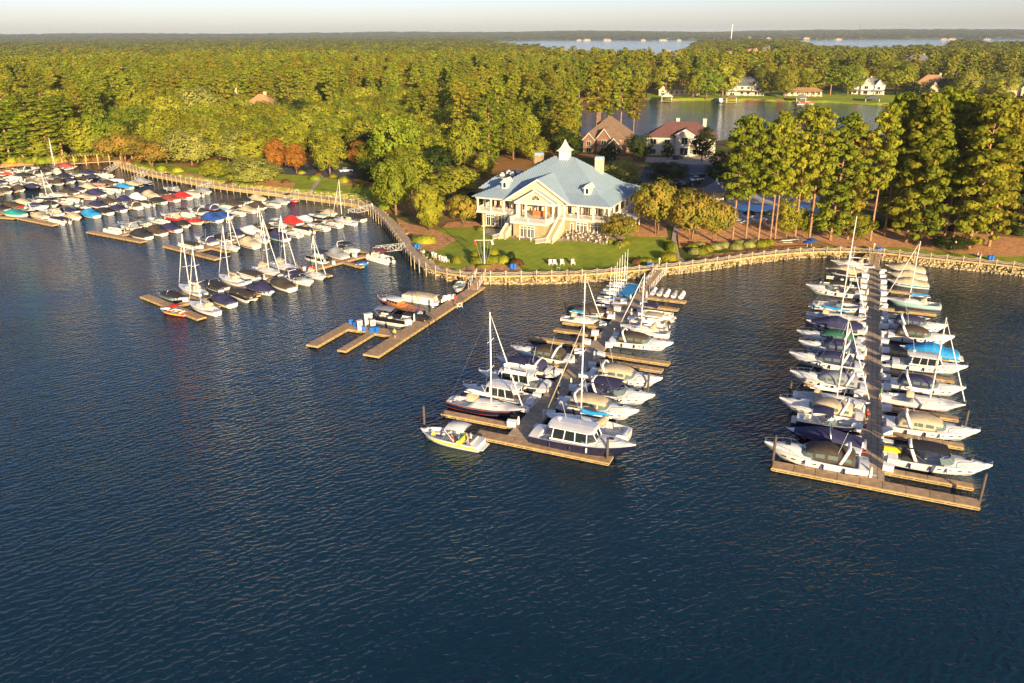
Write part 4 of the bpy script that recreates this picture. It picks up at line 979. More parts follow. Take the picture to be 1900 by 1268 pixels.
def bimini(x0, x1, w, z, posts_z, fr=True):
    c = MB(); xs = [x0 + (x1 - x0) * i / 4 for i in range(5)]; rings = []
    for i, x in enumerate(xs):
        cz = z + .14 * math.sin(PI * i / 4); rings.append([(x, w * yy, cz + .20 * (1 - yy * yy)) for yy in (-1, -.7, -.3, 0, .3, .7, 1)])
    c.loft(rings); c.loft([[(p[0], p[1], p[2] - .04) for p in r_][::-1] for r_ in rings])
    f = MB()
    for sg in (-1, 1):
        xm = (x0 + x1) / 2
        f.tube([(xm, sg * w * .95, posts_z), (x0, sg * w, z)], .022, 4); f.tube([(xm, sg * w * .95, posts_z), (x1, sg * w, z)], .022, 4)
    return c, f
def mk_cruiser(L=10.5, B=3.4, key='cruiser', canopy='full', archh=1.5, hard=False, longdeck=.60, fs=1.05, fb=1.60):
    H = Hull(L, B, fs, fb, rake=.07); parts = []
    parts.append(part('hull', H.skin(), 'hull', M['gel'], True))
    parts.append(part('deck', H.deck((.10, longdeck - .06), .55, .16, (longdeck - .05, .93), .30, .60), 'deck', M['gel'], True))
    parts.append(part('boot_stripe', H.stripe(.0, .10), None, M['navyhull']))
    parts.append(part('hull_stripe', H.stripe(.82, .90, 0, .93), 'stripe', M['navyhull']))
    # windshield wrapping round
    xw = H.x(longdeck); ws = MB(); w_ = H.b(longdeck - .05) * .86; z_ = H.z(longdeck) + .10; lo, hi = [], []
    for k in range(9):
        a = PI * k / 8; lo.append((xw - .9 + 1.9 * math.sin(a) ** .8, w_ * math.cos(a), z_ + .16 * math.sin(a))); hi.append((xw - 1.15 + 1.25 * math.sin(a) ** .8, w_ * .86 * math.cos(a), z_ + .62))
    ws.loft([lo, hi]); ws.loft([hi, lo]); fr = MB(); fr.tube(hi, .035, 4)
    for k in (2, 6): fr.tube([lo[k], hi[k]], .03, 4)
    parts.append(part('windshield', ws, None, M['cglass'], True, (('frame', fr.mesh('frame', M['chrome'])),)))
    x0, x1 = H.x(.13), xw + .25; zb = H.z(.3) + .12
    if canopy == 'full':
        xs = [x0, x0 + .25, x0 + (x1 - x0) * .3, x0 + (x1 - x0) * .55, x0 + (x1 - x0) * .78, x1 - .35, x1]; ww = [H.b(.2) * .80, H.b(.2) * .86, w_ * .98, w_, w_ * .98, w_ * .8, w_ * .45]
        cn = dome(xs, ww, [zb] * 4 + [zb + .05, z_ + .1, z_ + .1], [.70, 1.05, 1.30, 1.36, 1.12, .66, .36], 11, .58)
        wp = MB(); hh = [.70, 1.05, 1.30, 1.36, 1.12, .66, .36]; z0s = [zb] * 4 + [zb + .05, z_ + .1, z_ + .1]
        def cp(i, a, o=1.012): c_, s_ = math.cos(a), math.sin(a); return (xs[i], ww[i] * o * (abs(c_) ** .58) * (1 if c_ > 0 else -1), z0s[i] + hh[i] * o * s_ ** .58)
        def mixp(i, f, a): p0, p1 = Vector(cp(i, a)), Vector(cp(i + 1, a)); return p0.lerp(p1, f)
        for i in (1, 2, 3, 4):
            for A_ in ((.10, .42), (PI - .10, PI - .42)):
                q_ = [mixp(i, .12, A_[0]), mixp(i, .88, A_[0]), mixp(i, .88, A_[1]), mixp(i, .12, A_[1])]; wp.poly(q_ if A_[0] < 1 else q_[::-1])
        for a0_, a1_ in ((.62, 1.15), (1.25, 1.89), (1.99, 2.52)):
            wp.poly([mixp(5, .15, a0_), mixp(5, .85, a0_), mixp(5, .85, a1_), mixp(5, .15, a1_)])
        parts.append(part('canopy', cn, 'canvas', M['navy'], True)); parts.append(part('canopy_window', wp, None, M['cglass']))
    elif canopy == 'bimini':
        c, f = bimini(x0 + .4, x1 - .6, w_ * .92, zb + 1.35, zb); parts.append(part('bimini_top', c, 'canvas', M['navy'], True, (('frame', f.mesh('frame', M['chrome'])),)))
        cv = dome([x0, x0 + .3, x0 + 1.6, x0 + 1.9], [H.b(.2) * .8] * 4, [zb - .1] * 4, [.3, .42, .42, .2], 9, .6); parts.append(part('cockpit_cover', cv, 'canvas', M['navy'], True))
    if hard:
        tp = MB(); xs = [x0 + .6, x0 + .9, xw - .4, xw + .15, xw + .4]; rings = []
        for i, x in enumerate(xs): q = (.7, .95, .98, .85, .55)[i] * w_; rings.append([(x, q * yy, zb + 1.55 + .16 * (1 - yy * yy) - (.10 if i == 4 else 0)) for yy in (-1, -.6, 0, .6, 1)])
        tp.loft(rings); tp.loft([[(p[0], p[1], p[2] - .10) for p in r_][::-1] for r_ in rings]); tp.loft([[r_[0], (r_[0][0], r_[0][1], r_[0][2] - .10)] for r_ in rings]); tp.loft([[(r_[-1][0], r_[-1][1], r_[-1][2] - .10), r_[-1]] for r_ in rings])
        parts.append(part('hardtop', tp, None, M['gel']))
        sd_ = MB()
        for sg in (-1, 1): sd_.slab([(x0 + 1.1, sg * w_ * .95, zb), (xw - .3, sg * w_ * .92, zb), (xw - .2, sg * w_ * .86, zb + 1.5), (x0 + 1.6, sg * w_ * .9, zb + 1.5)][::sg], .04)
        sd_.loft([[(xw + .75, -w_ * .55, z_ + .1), (xw + .75, w_ * .55, z_ + .1)], [(xw + .1, -w_ * .6, zb + 1.5), (xw + .1, w_ * .6, zb + 1.5)]]); sd_.loft([[(xw - .3, sg2 * w_ * .92, zb) , (xw + .75, sg2 * w_ * .55, z_ + .1)] for sg2 in (1,)] + [[(xw - .2, w_ * .86, zb + 1.5), (xw + .1, w_ * .6, zb + 1.5)]]); sd_.loft([[(xw + .75, -w_ * .55, z_ + .1), (xw - .3, -w_ * .92, zb)], [(xw + .1, -w_ * .6, zb + 1.5), (xw - .2, -w_ * .86, zb + 1.5)]])
        pf = MB()
        for sg in (-1, 1):
            for k in range(4):
                xa = x0 + 1.2 + (xw - .4 - x0 - 1.2) * k / 3; pf.tube([(xa, sg * w_ * .98, zb - .02), (xa + .25 * (k < 2), sg * w_ * .92, zb + 1.52)], .07, 4)
            pf.tube([(x0 + 1.0, sg * w_ * .985, zb + .1), (xw - .3, sg * w_ * .96, zb + .12), (xw + .75, sg * w_ * .58, z_ + .2)], .13, 5); pf.tube([(xw + .75, sg * w_ * .55, z_ + .1), (xw + .1, sg * w_ * .6, zb + 1.5)], .06, 4)
        pf.tube([(xw + .78, 0, z_ + .1), (xw + .14, 0, zb + 1.5)], .05, 4)
        parts.append(part('cabin_window', sd_, None, M['glass'], False, (('frame', pf.mesh('frame', M['gel'])),)))
        ra = MB(); ra.tube([(x0 + 1.6, 0, zb + 1.68), (x0 + 1.6, 0, zb + 2.0)], .05, 5); ra.tube([(x0 + 1.6, 0, zb + 2.0), (x0 + 1.6, 0, zb + 2.2)], [.3, .22], 10); parts.append(part('radar_dome', ra, None, M['gel']))
    if archh: parts.append(part('radar_arch', arch(x0 + 1.45 if not hard else x0 + 1.3, w_ * 1.03, zb, archh * 1.08, .75, .07, 10, 2.6), None, M['gel'], True))
    parts.append(part('bow_rail', H.rail(longdeck + .06, .985, .5), None, M['chrome']))
    sp = MB(); sp.slab([(H.x(0), -B * .40, .36), (H.x(0), B * .40, .36), (H.x(0) - .85, B * .32, .36), (H.x(0) - .85, -B * .32, .36)][::-1], .10); parts.append(part('swim_platform', sp, None, M['deck']))
    pl = MB()
    for t in (.50, .60, .70, .79):
        for sg in (-1, 1): b_ = H.b(t) - .02 + .01; z = H.z(t) * .70; cb = (H.b(t) * .86 + H.b(t)) / 2 + .05; pl.box((H.x(t), sg * (cb), z), (.42, .03, .13), -sg * math.atan((H.b(t) - H.b(t + .03)) / (.03 * L)))
    parts.append(part('porthole', pl, None, M['glass']))
    ht = MB(); t = (longdeck + 1) / 2; ht.box((H.x(t - .03), 0, H.z(t) + .05 + .47), (.55, .55, .05)); parts.append(part('deck_hatch', ht, None, M['glass']))
    for sg in (-1, 1):
        for t in (.22, .42, .58): fd = MB(); fd.tube([(H.x(t), sg * (H.b(t) + .12), H.z(t) - .05), (H.x(t), sg * (H.b(t) + .12), H.z(t) - .15), (H.x(t), sg * (H.b(t) + .12), H.z(t) - .65), (H.x(t), sg * (H.b(t) + .12), H.z(t) - .72)], [.02, .12, .12, .02], 6); parts.append(part('fender', fd, None, M['navy'] if t < .5 else M['gel'], True))
    an = MB(); an.tube([(H.x(.30), w_ * .8, zb + .9), (H.x(.24), w_ * .8, zb + 3.6)], .018, 4); parts.append(part('antenna', an, None, M['gel']))
    se = MB(); se.box((H.x(.14), 0, .80), (.55, B * .62, .5)); se.box((H.x(.40), B * .2, .95), (.6, .6, .8)); parts.append(part('cockpit_seat', se, None, M['vinyl']))
    TB[key] = parts
mk_cruiser(); mk_cruiser(10.5, 3.4, 'open_cruiser', 'bimini'); mk_cruiser(9.2, 3.0, 'small_cruiser', 'full', 1.25)
mk_cruiser(12.5, 3.9, 'hardtop_cruiser', None, 0, True, .60, 1.35, 1.95); mk_cruiser(11.5, 3.7, 'sedan_cruiser', None, 0, True, .60)
def mk_fly():
    mk_cruiser(12.0, 3.9, 'flybridge_cruiser', None, 0, True, .64); P_ = TB['flybridge_cruiser']; fb = MB()
    fb.loft([[(-3.2, -1.5, 2.75), (1.0, -1.4, 2.75), (1.9, 0, 2.75), (1.0, 1.4, 2.75), (-3.2, 1.5, 2.75)], [(-3.4, -1.6, 3.3), (.8, -1.5, 3.45), (1.6, 0, 3.5), (.8, 1.5, 3.45), (-3.4, 1.6, 3.3)]]); fb.loft([[(-3.4, -1.6, 3.3), (.8, -1.5, 3.45), (1.6, 0, 3.5), (.8, 1.5, 3.45), (-3.4, 1.6, 3.3)], [(-3.1, -1.4, 2.8), (.7, -1.3, 2.8), (1.5, 0, 2.8), (.7, 1.3, 2.8), (-3.1, 1.4, 2.8)]])
    P_.append(part('flybridge', fb, None, M['gel'])); c, f = bimini(-2.6, .6, 1.5, 4.5, 3.3); P_.append(part('bimini_top', c, 'canvas', M['navy'], True, (('frame', f.mesh('frame', M['chrome'])),)))
    TB['flybridge_cruiser'] = [p for p in P_ if p[0] not in ('radar_dome',)]
mk_fly()
def mk_covered(L=7.2, B=2.6, key='covered_boat', peak=.95, ob=False, lowwing=False, towr=False):
    H = Hull(L, B, .72, .98, rake=.08, vee=.2); parts = [part('hull', H.skin(11), 'hull', M['gel'], True), part('deck', H.deck(None, crown=.10, n=13), 'deck', M['gel'], True)]
    parts.append(part('hull_stripe', H.stripe(.45, .80, 0, .9, 8), 'stripe', M['navyhull']))
    ts = [.03, .10, .28, .46, .60, .76, .90]; pk = [.35, .55, .7, 1.15, .95, .45, .12]
    cn = dome([H.x(t) for t in ts], [H.b(t) * 1.03 for t in ts], [H.z(t) - .10 for t in ts], [peak * q + .22 for q in pk], 9, .72)
    parts.append(part('boat_cover', cn, 'canvas', M['navy'], False))
    if ob: parts.append(part('outboard_motor', outboard(H.x(0) - .05, .75, 0, 1.1), 'motor', M['black']))
    else: sp = MB(); sp.slab([(H.x(0), -B * .38, .30), (H.x(0), B * .38, .30), (H.x(0) - .5, B * .32, .30), (H.x(0) - .5, -B * .32, .30)][::-1], .07); parts.append(part('swim_platform', sp, None, M['deck']))
    if towr: parts.append(part('wake_tower', arch(H.x(.42), B * .47, H.z(.4) + .05, 1.25, -.3, .035, 10, 1.4), None, M['chrome'], True))
    TB[key] = parts
mk_covered(); mk_covered(key='covered_outboard', ob=True, peak=.8); mk_covered(7.6, 2.6, 'covered_tower_boat', .6, False, False, True); mk_covered(8.2, 3.0, 'tent_covered_boat', 1.6)
def mk_bow(L=7.4, B=2.6, key='bowrider', bim=True, tower=False, ob=False):
    H = Hull(L, B, .75, 1.0, full=.5, rake=.08, vee=.2); parts = [part('hull', H.skin(12), 'hull', M['gel'], True), part('deck', H.deck((.10, .90), .30, .05, n=23), 'deck', M['gel'], True)]
    parts.append(part('hull_stripe', H.stripe(.40, .80, 0, .92, 9), 'stripe', M['navyhull']))
    xw = H.x(.55); ws = MB(); w_ = H.b(.55) * .9; z_ = H.z(.55) + .06; lo = [(xw - .5 + .8 * math.sin(PI * k / 6), w_ * math.cos(PI * k / 6), z_) for k in range(7)]; hi = [(p[0] - .3, p[1] * .9, p[2] + .42) for p in lo]; ws.loft([lo, hi]); ws.loft([hi, lo])
    fr = MB(); fr.tube(hi, .025, 4); parts.append(part('windshield', ws, None, M['cglass'], True, (('frame', fr.mesh('frame', M['chrome'])),)))
    se = MB(); se.box((H.x(.14), 0, .60), (.6, B * .66, .42)); se.box((H.x(.14) - .25, 0, .90), (.14, B * .66, .3)); se.box((H.x(.42), .55, .6), (.5, .5, .5)); se.box((H.x(.42), -.55, .6), (.5, .5, .5)); se.box((H.x(.70), .62, .52), (1.2, .4, .3), -.2); se.box((H.x(.70), -.62, .52), (1.2, .4, .3), .2)
    parts.append(part('seat', se, 'seat', M['vinyl']))
    sp = MB(); sp.slab([(H.x(0), -B * .38, .34), (H.x(0), B * .38, .34), (H.x(0) - .6, B * .32, .34), (H.x(0) - .6, -B * .32, .34)][::-1], .07); parts.append(part('swim_platform', sp, None, M['deck']))
    if tower: parts.append(part('wake_tower', arch(H.x(.46), B * .46, H.z(.4) + .05, 1.35, -.3, .035, 10, 1.5), None, M['chrome'], True))
    if bim: c, f = bimini(H.x(.22), H.x(.52), B * .42, 2.15, .85); parts.append(part('bimini_top', c, 'canvas', M['navy'], True, (('frame', f.mesh('frame', M['chrome'])),)))
    if ob: parts.append(part('outboard_motor', outboard(H.x(0) - .1, .8, 0, 1.1), 'motor', M['black']))
    TB[key] = parts
mk_bow(); mk_bow(7.8, 2.7, 'tower_bowrider', True, True); mk_bow(key='open_bowrider', bim=False); mk_bow(6.4, 2.3, 'skiff', False, False, True)
def mk_sail(L=10, B=3.1, key='sailboat', mh=13.0, jib=True, cover=True, cutter=False, doghouse=False):
    H = Hull(L, B, .85, 1.15, full=.42, tr=.62, rake=.10, vee=.4); parts = [part('hull', H.skin(), 'hull', M['gel'], True), part('deck', H.deck((.06, .30), .45, .06, (.32, .78), .42, .52, 29), 'deck', M['gel'], True)]
    parts.append(part('hull_stripe', H.stripe(.84, .93, 0, .97), 'stripe', M['navyhull'])); parts.append(part('boot_stripe', H.stripe(0, .12), None, M['bottom']))
    mx_ = H.x(.57); zt = H.z(.5) + .45
    m_ = MB(); m_.tube([(mx_, 0, .6), (mx_, 0, mh * .6), (mx_ - .05, 0, mh)], [.095, .09, .07], 8); sprd = MB()
    for zz in (mh * .45, mh * .72): sprd.tube([(mx_, -B * .30, zz + .1), (mx_, 0, zz), (mx_, B * .30, zz + .1)], .04, 4)
    parts.append(part('mast', m_, None, M['mast'], True, (('spreader', sprd.mesh('spreader', M['mast'])),)))
    bm_ = MB(); bl = L * .36; bm_.tube([(mx_ - .1, 0, zt + .75), (mx_ - bl, 0, zt + .80)], .07, 6); parts.append(part('boom', bm_, None, M['mast']))
    if cover:
        c = MB(); n = 7; c.tube([(mx_ - .05, 0, zt + 1.35)] + [(mx_ - .2 - (bl - .4) * i / (n - 1), 0, zt + 1.05 - .10 * math.sin(i)) for i in range(n)], [.14, .28, .26, .25, .22, .20, .17, .09], 8); parts.append(part('sail_cover', c, 'canvas', M['blue'], True))
    st = MB(); top = (mx_ - .03, 0, mh - .1)
    for p in ((H.x(0) + .05, 0, H.z(0) + .1),): st.tube([top, p], .016, 3)
    for sg in (-1, 1):
        st.tube([top, (mx_, sg * B * .30, mh * .72 + .1), (mx_ - .1, sg * B * .46, H.z(.55))], .014, 3); st.tube([(mx_, 0, mh * .7), (mx_ - .4, sg * B * .45, H.z(.5))], .012, 3)
    if not jib: st.tube([top, (H.x(.99), 0, H.z(1))], .016, 3)
    parts.append(part('rigging', st, None, M['chrome']))
    if jib: j = MB(); j.tube([(mx_ + .1, 0, mh - .5), (mx_ + (H.x(.98) - mx_) * .5, 0, mh * .52 + .4), (H.x(.98), 0, H.z(1) + .5)], [.03, .075, .085], 6); parts.append(part('furled_jib', j, 'jib', M['white'], True))
    parts.append(part('guard_rail', H.rail(.02, .99, .55, 13, .018), None, M['chrome']))
    wn = MB()
    for t in (.42, .50, .58, .66):
        for sg in (-1, 1): wn.box((H.x(t), sg * (H.b(t) * .54 + .02), H.z(t) + .30), (.55, .04, .14), 0)
    parts.append(part('cabin_window', wn, None, M['glass']))
    dg = dome([H.x(.27), H.x(.30), H.x(.37)], [B * .30, B * .32, B * .28], [zt + .05] * 3, [.75, .85, .35], 7, .6); parts.append(part('dodger', dg, 'dodger', M['tan'], True))
    se = MB(); se.tube([(H.x(.12), 0, .6), (H.x(.12), 0, 1.4)], .05, 5); se.box((H.x(.05), 0, .9), (.3, B * .4, .25)); parts.append(part('helm_pedestal', se, None, M['chrome']))
    TB[key] = parts
mk_sail(); mk_sail(8.0, 2.6, 'small_sailboat', 10.2); mk_sail(8.0, 2.6, 'plain_sailboat', 10.2, False, False)
def mk_dinghy():
    H = Hull(6.2, 1.9, .45, .6, full=.45, tr=.6, rake=.06, vee=.15); m_ = MB(); m_.tube([(.6, 0, .3), (.6, 0, 8.2)], [.06, .045], 6); bm_ = MB(); bm_.tube([(.5, 0, 1.3), (-2.0, 0, 1.3)], [.13, .08], 6)
    TB['racing_dinghy'] = [part('hull', H.skin(9), 'hull', M['gel'], True), part('deck', H.deck((.1, .55), .2, .04, n=15), 'deck', M['gel'], True), part('mast', m_, None, M['mast'], True), part('boom', bm_, 'canvas', M['white'], True)]
mk_dinghy()
def mk_pontoon(key='pontoon_boat', cover=False, bim=True):
    L, B = 7.6, 2.5; tb = MB()
    for sg in (-1, 1): tb.tube([(-L / 2, sg * .9, .12), (L / 2 - .8, sg * .9, .12), (L / 2, sg * .9, .35)], [.32, .32, .04], 10)
    dk = MB(); dk.box((0, 0, .48), (L - .4, B, .12)); fn = MB()
    for a, b2 in (((-L / 2 + .9, -1.18), (L / 2 - .7, -1.18)), ((-L / 2 + .9, 1.18), (L / 2 - .7, 1.18)), ((L / 2 - .7, -1.18), (L / 2 - .7, -.4)), ((L / 2 - .7, .4), (L / 2 - .7, 1.18)), ((-L / 2 + .9, -1.18), (-L / 2 + .9, .4))):
        c = ((a[0] + b2[0]) / 2, (a[1] + b2[1]) / 2, .9); fn.box(c, (abs(a[0] - b2[0]) + .06, abs(a[1] - b2[1]) + .06, .62))
    se = MB()
    for c, d in (((2.2, .8, .78), (1.6, .6, .42)), ((2.2, -.8, .78), (1.6, .6, .42)), ((-2.0, .75, .78), (1.3, .7, .42)), ((-2.0, 1.0, 1.08), (1.3, .2, .3)), ((2.2, 1.02, 1.08), (1.6, .2, .3)), ((2.2, -1.02, 1.08), (1.6, .2, .3)), ((-2.2, -.8, .78), (1.2, .6, .42))): se.box(c, d)
    he = MB(); he.box((.1, -.75, .98), (.5, .6, .85))
    parts = [part('pontoon_tube', tb, None, M['alu'], True), part('deck', dk, None, M['deck']), part('side_panel', fn, 'hull', M['gel']), part('seat', se, None, M['vinyl']), part('helm_console', he, None, M['gel']), part('outboard_motor', outboard(-L / 2 + .35, .7, 0, 1.1), None, M['black'])]
    if bim: c, f = bimini(-2.6, .6, 1.2, 2.45, .8); parts.append(part('bimini_top', c, 'canvas', M['navy'], True, (('frame', f.mesh('frame', M['chrome'])),)))
    if cover: parts.append(part('boat_cover', dome([-2.95, -2.8, -1, 1, 2.9, 3.15], [1.24] * 6, [.95] * 6, [.2, .42, .62, .62, .40, .2], 7, .75), 'canvas', M['brown']))
    TB[key] = parts
mk_pontoon(); mk_pontoon('covered_pontoon', True, False)
def mk_jetski():
    H = Hull(2.9, 1.05, .38, .5, full=.45, rake=.05, vee=.1); b_ = dome([-1.2, -.9, -.1, .3, .8, 1.25], [.3, .36, .3, .42, .40, .12], [.42] * 6, [.25, .5, .42, .72, .45, .1], 7, .8)
    TB['jet_ski'] = [part('hull', H.skin(8), 'hull', M['gel'], True), part('deck', H.deck(None, n=9), 'deck', M['gel'], True), part('cover', b_, 'canvas', M['grey'], True)]
mk_jetski()
def mk_launch():
    H = Hull(11.5, 2.9, .85, 1.35, full=.4, tr=.7, rake=.03, vee=.4); parts = [part('hull', H.skin(), 'hull', M['blackhull'], True), part('deck', H.deck((.08, .40), .35, .10, (.62, .9), .25, .5, 29), None, M['teak'], True), part('rub_rail', H.stripe(.92, 1.0, 0, 1), None, M['teak']), part('boot_stripe', H.stripe(0, .1), None, M['bottom'])]
    cb = MB(); cb.box((.9, 0, 1.55), (3.0, 1.9, .9), taper=.94); parts.append(part('cabin', cb, None, M['teak'])); w_ = MB()
    for i in range(4):
        for sg in (-1, 1): w_.box((-.1 + i * .68, sg * .93, 1.62), (.46, .05, .42))
    w_.box((2.43, 0, 1.62), (.05, 1.5, .42)); parts.append(part('cabin_window', w_, None, M['glass']))
    rf = dome([-1.0, -.9, 1.0, 2.7, 2.85], [1.0, 1.15, 1.2, 1.1, .9], [1.98] * 5, [.08, .16, .2, .16, .08], 7, .6); parts.append(part('cabin_roof', rf, None, M['gel'], True))
    wh = dome([2.7, 2.9, 4.2, 4.4], [.7, .75, .55, .4], [1.3] * 4, [.2, .38, .34, .1], 7, .6); parts.append(part('fore_cabin', wh, None, M['gel'], True))
    se = MB(); se.box((-4.0, 0, .65), (.7, 1.7, .5)); se.box((-2.5, .6, .65), (1.6, .45, .5)); se.box((-2.5, -.6, .65), (1.6, .45, .5)); parts.append(part('cockpit_seat', se, None, M['teak']))
    fl = MB(); fl.tube([(-5.3, 0, 1.0), (-5.7, 0, 2.2)], .03, 5); fl.tube([(3.2, 0, 1.7), (3.2, 0, 2.6)], .03, 5); parts.append(part('flag_staff', fl, None, M['teak'])); parts.append(part('bow_rail', H.rail(.72, .985, .45), None, M['chrome']))
    TB['wooden_launch'] = parts
mk_launch()
NB = [0]
def boat(key, x, y, rz, label, group, hull=None, canvas=None, stripe=None, L=None, name=None, cat='boat', deck=None, jib=None, dodger=None, z=0.0, motor=None):
    parts = TB[key]; base = {'cruiser': 10.5, 'open_cruiser': 10.5, 'small_cruiser': 9.2, 'hardtop_cruiser': 12.5, 'sedan_cruiser': 11.5, 'flybridge_cruiser': 12.0, 'covered_boat': 7.2, 'covered_outboard': 7.2, 'covered_tower_boat': 7.6, 'tent_covered_boat': 8.2,
        'bowrider': 7.4, 'tower_bowrider': 7.8, 'open_bowrider': 7.4, 'skiff': 6.4, 'sailboat': 10, 'small_sailboat': 8, 'plain_sailboat': 8, 'racing_dinghy': 6.2, 'pontoon_boat': 7.6, 'covered_pontoon': 7.6, 'jet_ski': 2.9, 'wooden_launch': 11.5}[key]
    s = (L / base) if L else 1.0
    nm = name or ('sailboat' if 'sail' in key else 'cabin_cruiser' if 'cruiser' in key else 'motorboat' if key in ('bowrider', 'tower_bowrider', 'open_bowrider', 'skiff') or 'covered_' in key and 'pontoon' not in key else 'pontoon_boat' if 'pontoon' in key else key)
    t = thing(nm, label, cat, (x, y, z), rz, group, s); rnd = random.Random(int(x * 7 + y * 13)); t.rotation_euler[2] += rnd.uniform(-.03, .03); t.rotation_euler[0] = rnd.uniform(-.015, .015)
    roles = dict(hull=hull, canvas=canvas, stripe=stripe, deck=deck, jib=jib, dodger=dodger, motor=motor)
    for nm_, me, role, subs in parts:
        if role == 'stripe' and stripe == 'none': continue
        m_ = roles.get(role) if role else None; o = link(nm_, me, t, ov=[m_] if m_ and m_ != 'none' else None)
        for sn, sm in subs: link(sn, sm, o)
    NB[0] += 1; return t
# ================================================================ the boats
CW = {M['navy'].name: 'navy', M['blue'].name: 'royal blue', M['sky'].name: 'bright blue', M['teal'].name: 'teal', M['green'].name: 'green', M['tan'].name: 'tan', M['brown'].name: 'brown', M['black'].name: 'black', M['grey'].name: 'grey', M['red'].name: 'red', M['maroon'].name: 'rust red', M['white'].name: 'white'}
def slipboat(A, V, key, px, py, out, side, label, group, **kw):
    """boat centred under a point of the survey picture; out: bow away from the pier"""
    p = P(px, py, 0.0); d = V * side * (1 if out else -1); return boat(key, p.x, p.y, math.atan2(d.y, d.x), label, group, **kw)
GR, GC = 'boats at the right pier', 'boats at the centre pier'
R_ = lambda *a, **k: slipboat(A0, RV, *a, **k)
C_ = lambda *a, **k: slipboat(B0, CV, *a, **k)
# right pier, left side, from the T head shorewards
R_('cruiser', 1510, 862, 1, -1, 'large white cruiser with a dark brown canopy moored inside the right T head', GR, canvas=M['brown'], stripe='none', L=11.2)
R_('covered_tower_boat', 1530, 824, 1, -1, 'black and red hulled boat under a navy cover, next inward from the brown canopied cruiser', GR, hull=M['blackhull'], canvas=M['navy'], stripe=M['redhull'], L=9.0)
R_('tower_bowrider', 1540, 794, 0, -1, 'navy covered boat with a round swim platform facing the right pier', GR, hull=M['navyhull'], canvas=M['navy'], stripe='none', L=8.0)
R_('cruiser', 1520, 772, 1, -1, 'white cruiser with a tan top over navy enclosure, left of the right pier', GR, canvas=M['tan'], stripe='none', L=10.2)
R_('sailboat', 1540, 752, 0, -1, 'white sailboat with bow toward the right pier between two cruisers', GR, canvas=M['white'], stripe='none', L=9.5)
R_('cruiser', 1534, 719, 1, -1, 'white cruiser with clear windows and grey camper canvas, left of the right pier', GR, canvas=M['grey'], stripe='none', L=10.2)
R_('cruiser', 1528, 681, 1, -1, 'white cruiser with a plum navy canopy and long pulpit, left of the right pier', GR, canvas=M['navy'], stripe='none', L=10)
R_('small_cruiser', 1537, 658, 1, -1, 'smaller white cruiser tucked behind the plum canopied cruiser', GR, canvas=M['navy'], stripe='none', L=9)
R_('cruiser', 1535, 637, 1, -1, 'white cruiser with a dark green canopy, the only green one', GR, canvas=M['green'], stripe='none', L=9.6)
R_('covered_boat', 1547, 614, 1, -1, 'white boat under a low navy cover beside the green canopied cruiser', GR, canvas=M['navy'], L=9.0)
R_('sailboat', 1550, 597, 0, -1, 'tall masted sailboat with a bright blue sail cover left of the right pier', GR, canvas=M['sky'], L=9.5)
R_('open_bowrider', 1555, 577, 0, -1, 'open white powerboat with a teal side stripe', GR, stripe=M['tealstripe'], L=8.6)
R_('open_cruiser', 1543, 548, 1, -1, 'white cruiser with a dark camper top, the outermost in the shoreward half', GR, canvas=M['brown'], stripe='none', L=9.6)
R_('pontoon_boat', 1560, 529, 0, -1, 'dark pontoon boat with tan seats near the shore end of the right pier', GR, hull=M['blackhull'], canvas=M['black'], L=8)
R_('covered_boat', 1566, 511, 1, -1, 'boat under a flat tan cover near the shore end of the right pier', GR, canvas=M['tan'], L=7.6)
R_('plain_sailboat', 1580, 498, 1, -1, 'white sailboat nearest the shore, left of the right pier ramp', GR, L=8.6)
# right side
R_('open_cruiser', 1738, 871, 1, 1, 'white cruiser with open dark windshield beside the yellow tube', GR, canvas=M['black'], stripe='none', L=10.4)
R_('cruiser', 1726, 808, 1, 1, 'white cruiser with a tan camper canopy right of the right pier', GR, canvas=M['tan'], stripe='none', L=10.2)
R_('sailboat', 1712, 755, 1, 1, 'white sailboat loaded with deck gear, bow away from the right pier', GR, canvas=M['white'], stripe='none', L=9.6)
R_('cruiser', 1718, 728, 1, 1, 'white cruiser with a plum bimini and curved arch right of the right pier', GR, canvas=M['navy'], stripe='none', L=9.2)
R_('sedan_cruiser', 1722, 688, 1, 1, 'white hardtop cruiser with square cabin windows right of the right pier', GR, L=9.8, stripe='none')
R_('covered_boat', 1722, 662, 0, 1, 'low white boat under a bright blue cover right of the right pier', GR, canvas=M['sky'], stripe=M['tealstripe'], L=8.2)
R_('small_cruiser', 1706, 636, 1, 1, 'white cruiser with a wide radar arch and dark cockpit', GR, canvas=M['brown'], stripe='none', L=9.4)
R_('small_cruiser', 1700, 614, 1, 1, 'white cruiser with two navy canvas humps right of the right pier', GR, canvas=M['navy'], stripe='none', L=8.8)
R_('tower_bowrider', 1680, 597, 1, 1, 'black hulled wake boat with a white tower', GR, hull=M['blackhull'], canvas=M['black'], stripe='none', L=7.2)
R_('sailboat', 1692, 569, 0, 1, 'pale teal hulled sailboat with a bright blue sail cover', GR, hull=M['tealhull'], canvas=M['sky'], stripe='none', L=9.2)
R_('covered_outboard', 1683, 532, 0, 1, 'teal striped boat under a sagging tan cover with outboard', GR, canvas=M['tan'], stripe=M['tealstripe'], L=7.4)
R_('covered_outboard', 1682, 518, 0, 1, 'middle one of three tan covered outboard boats by the right pier', GR, canvas=M['tan'], stripe='none', L=7.2)
R_('covered_outboard', 1678, 505, 0, 1, 'tan covered outboard boat nearest the shore, right of the right pier', GR, canvas=M['tan'], stripe='none', L=7.6)
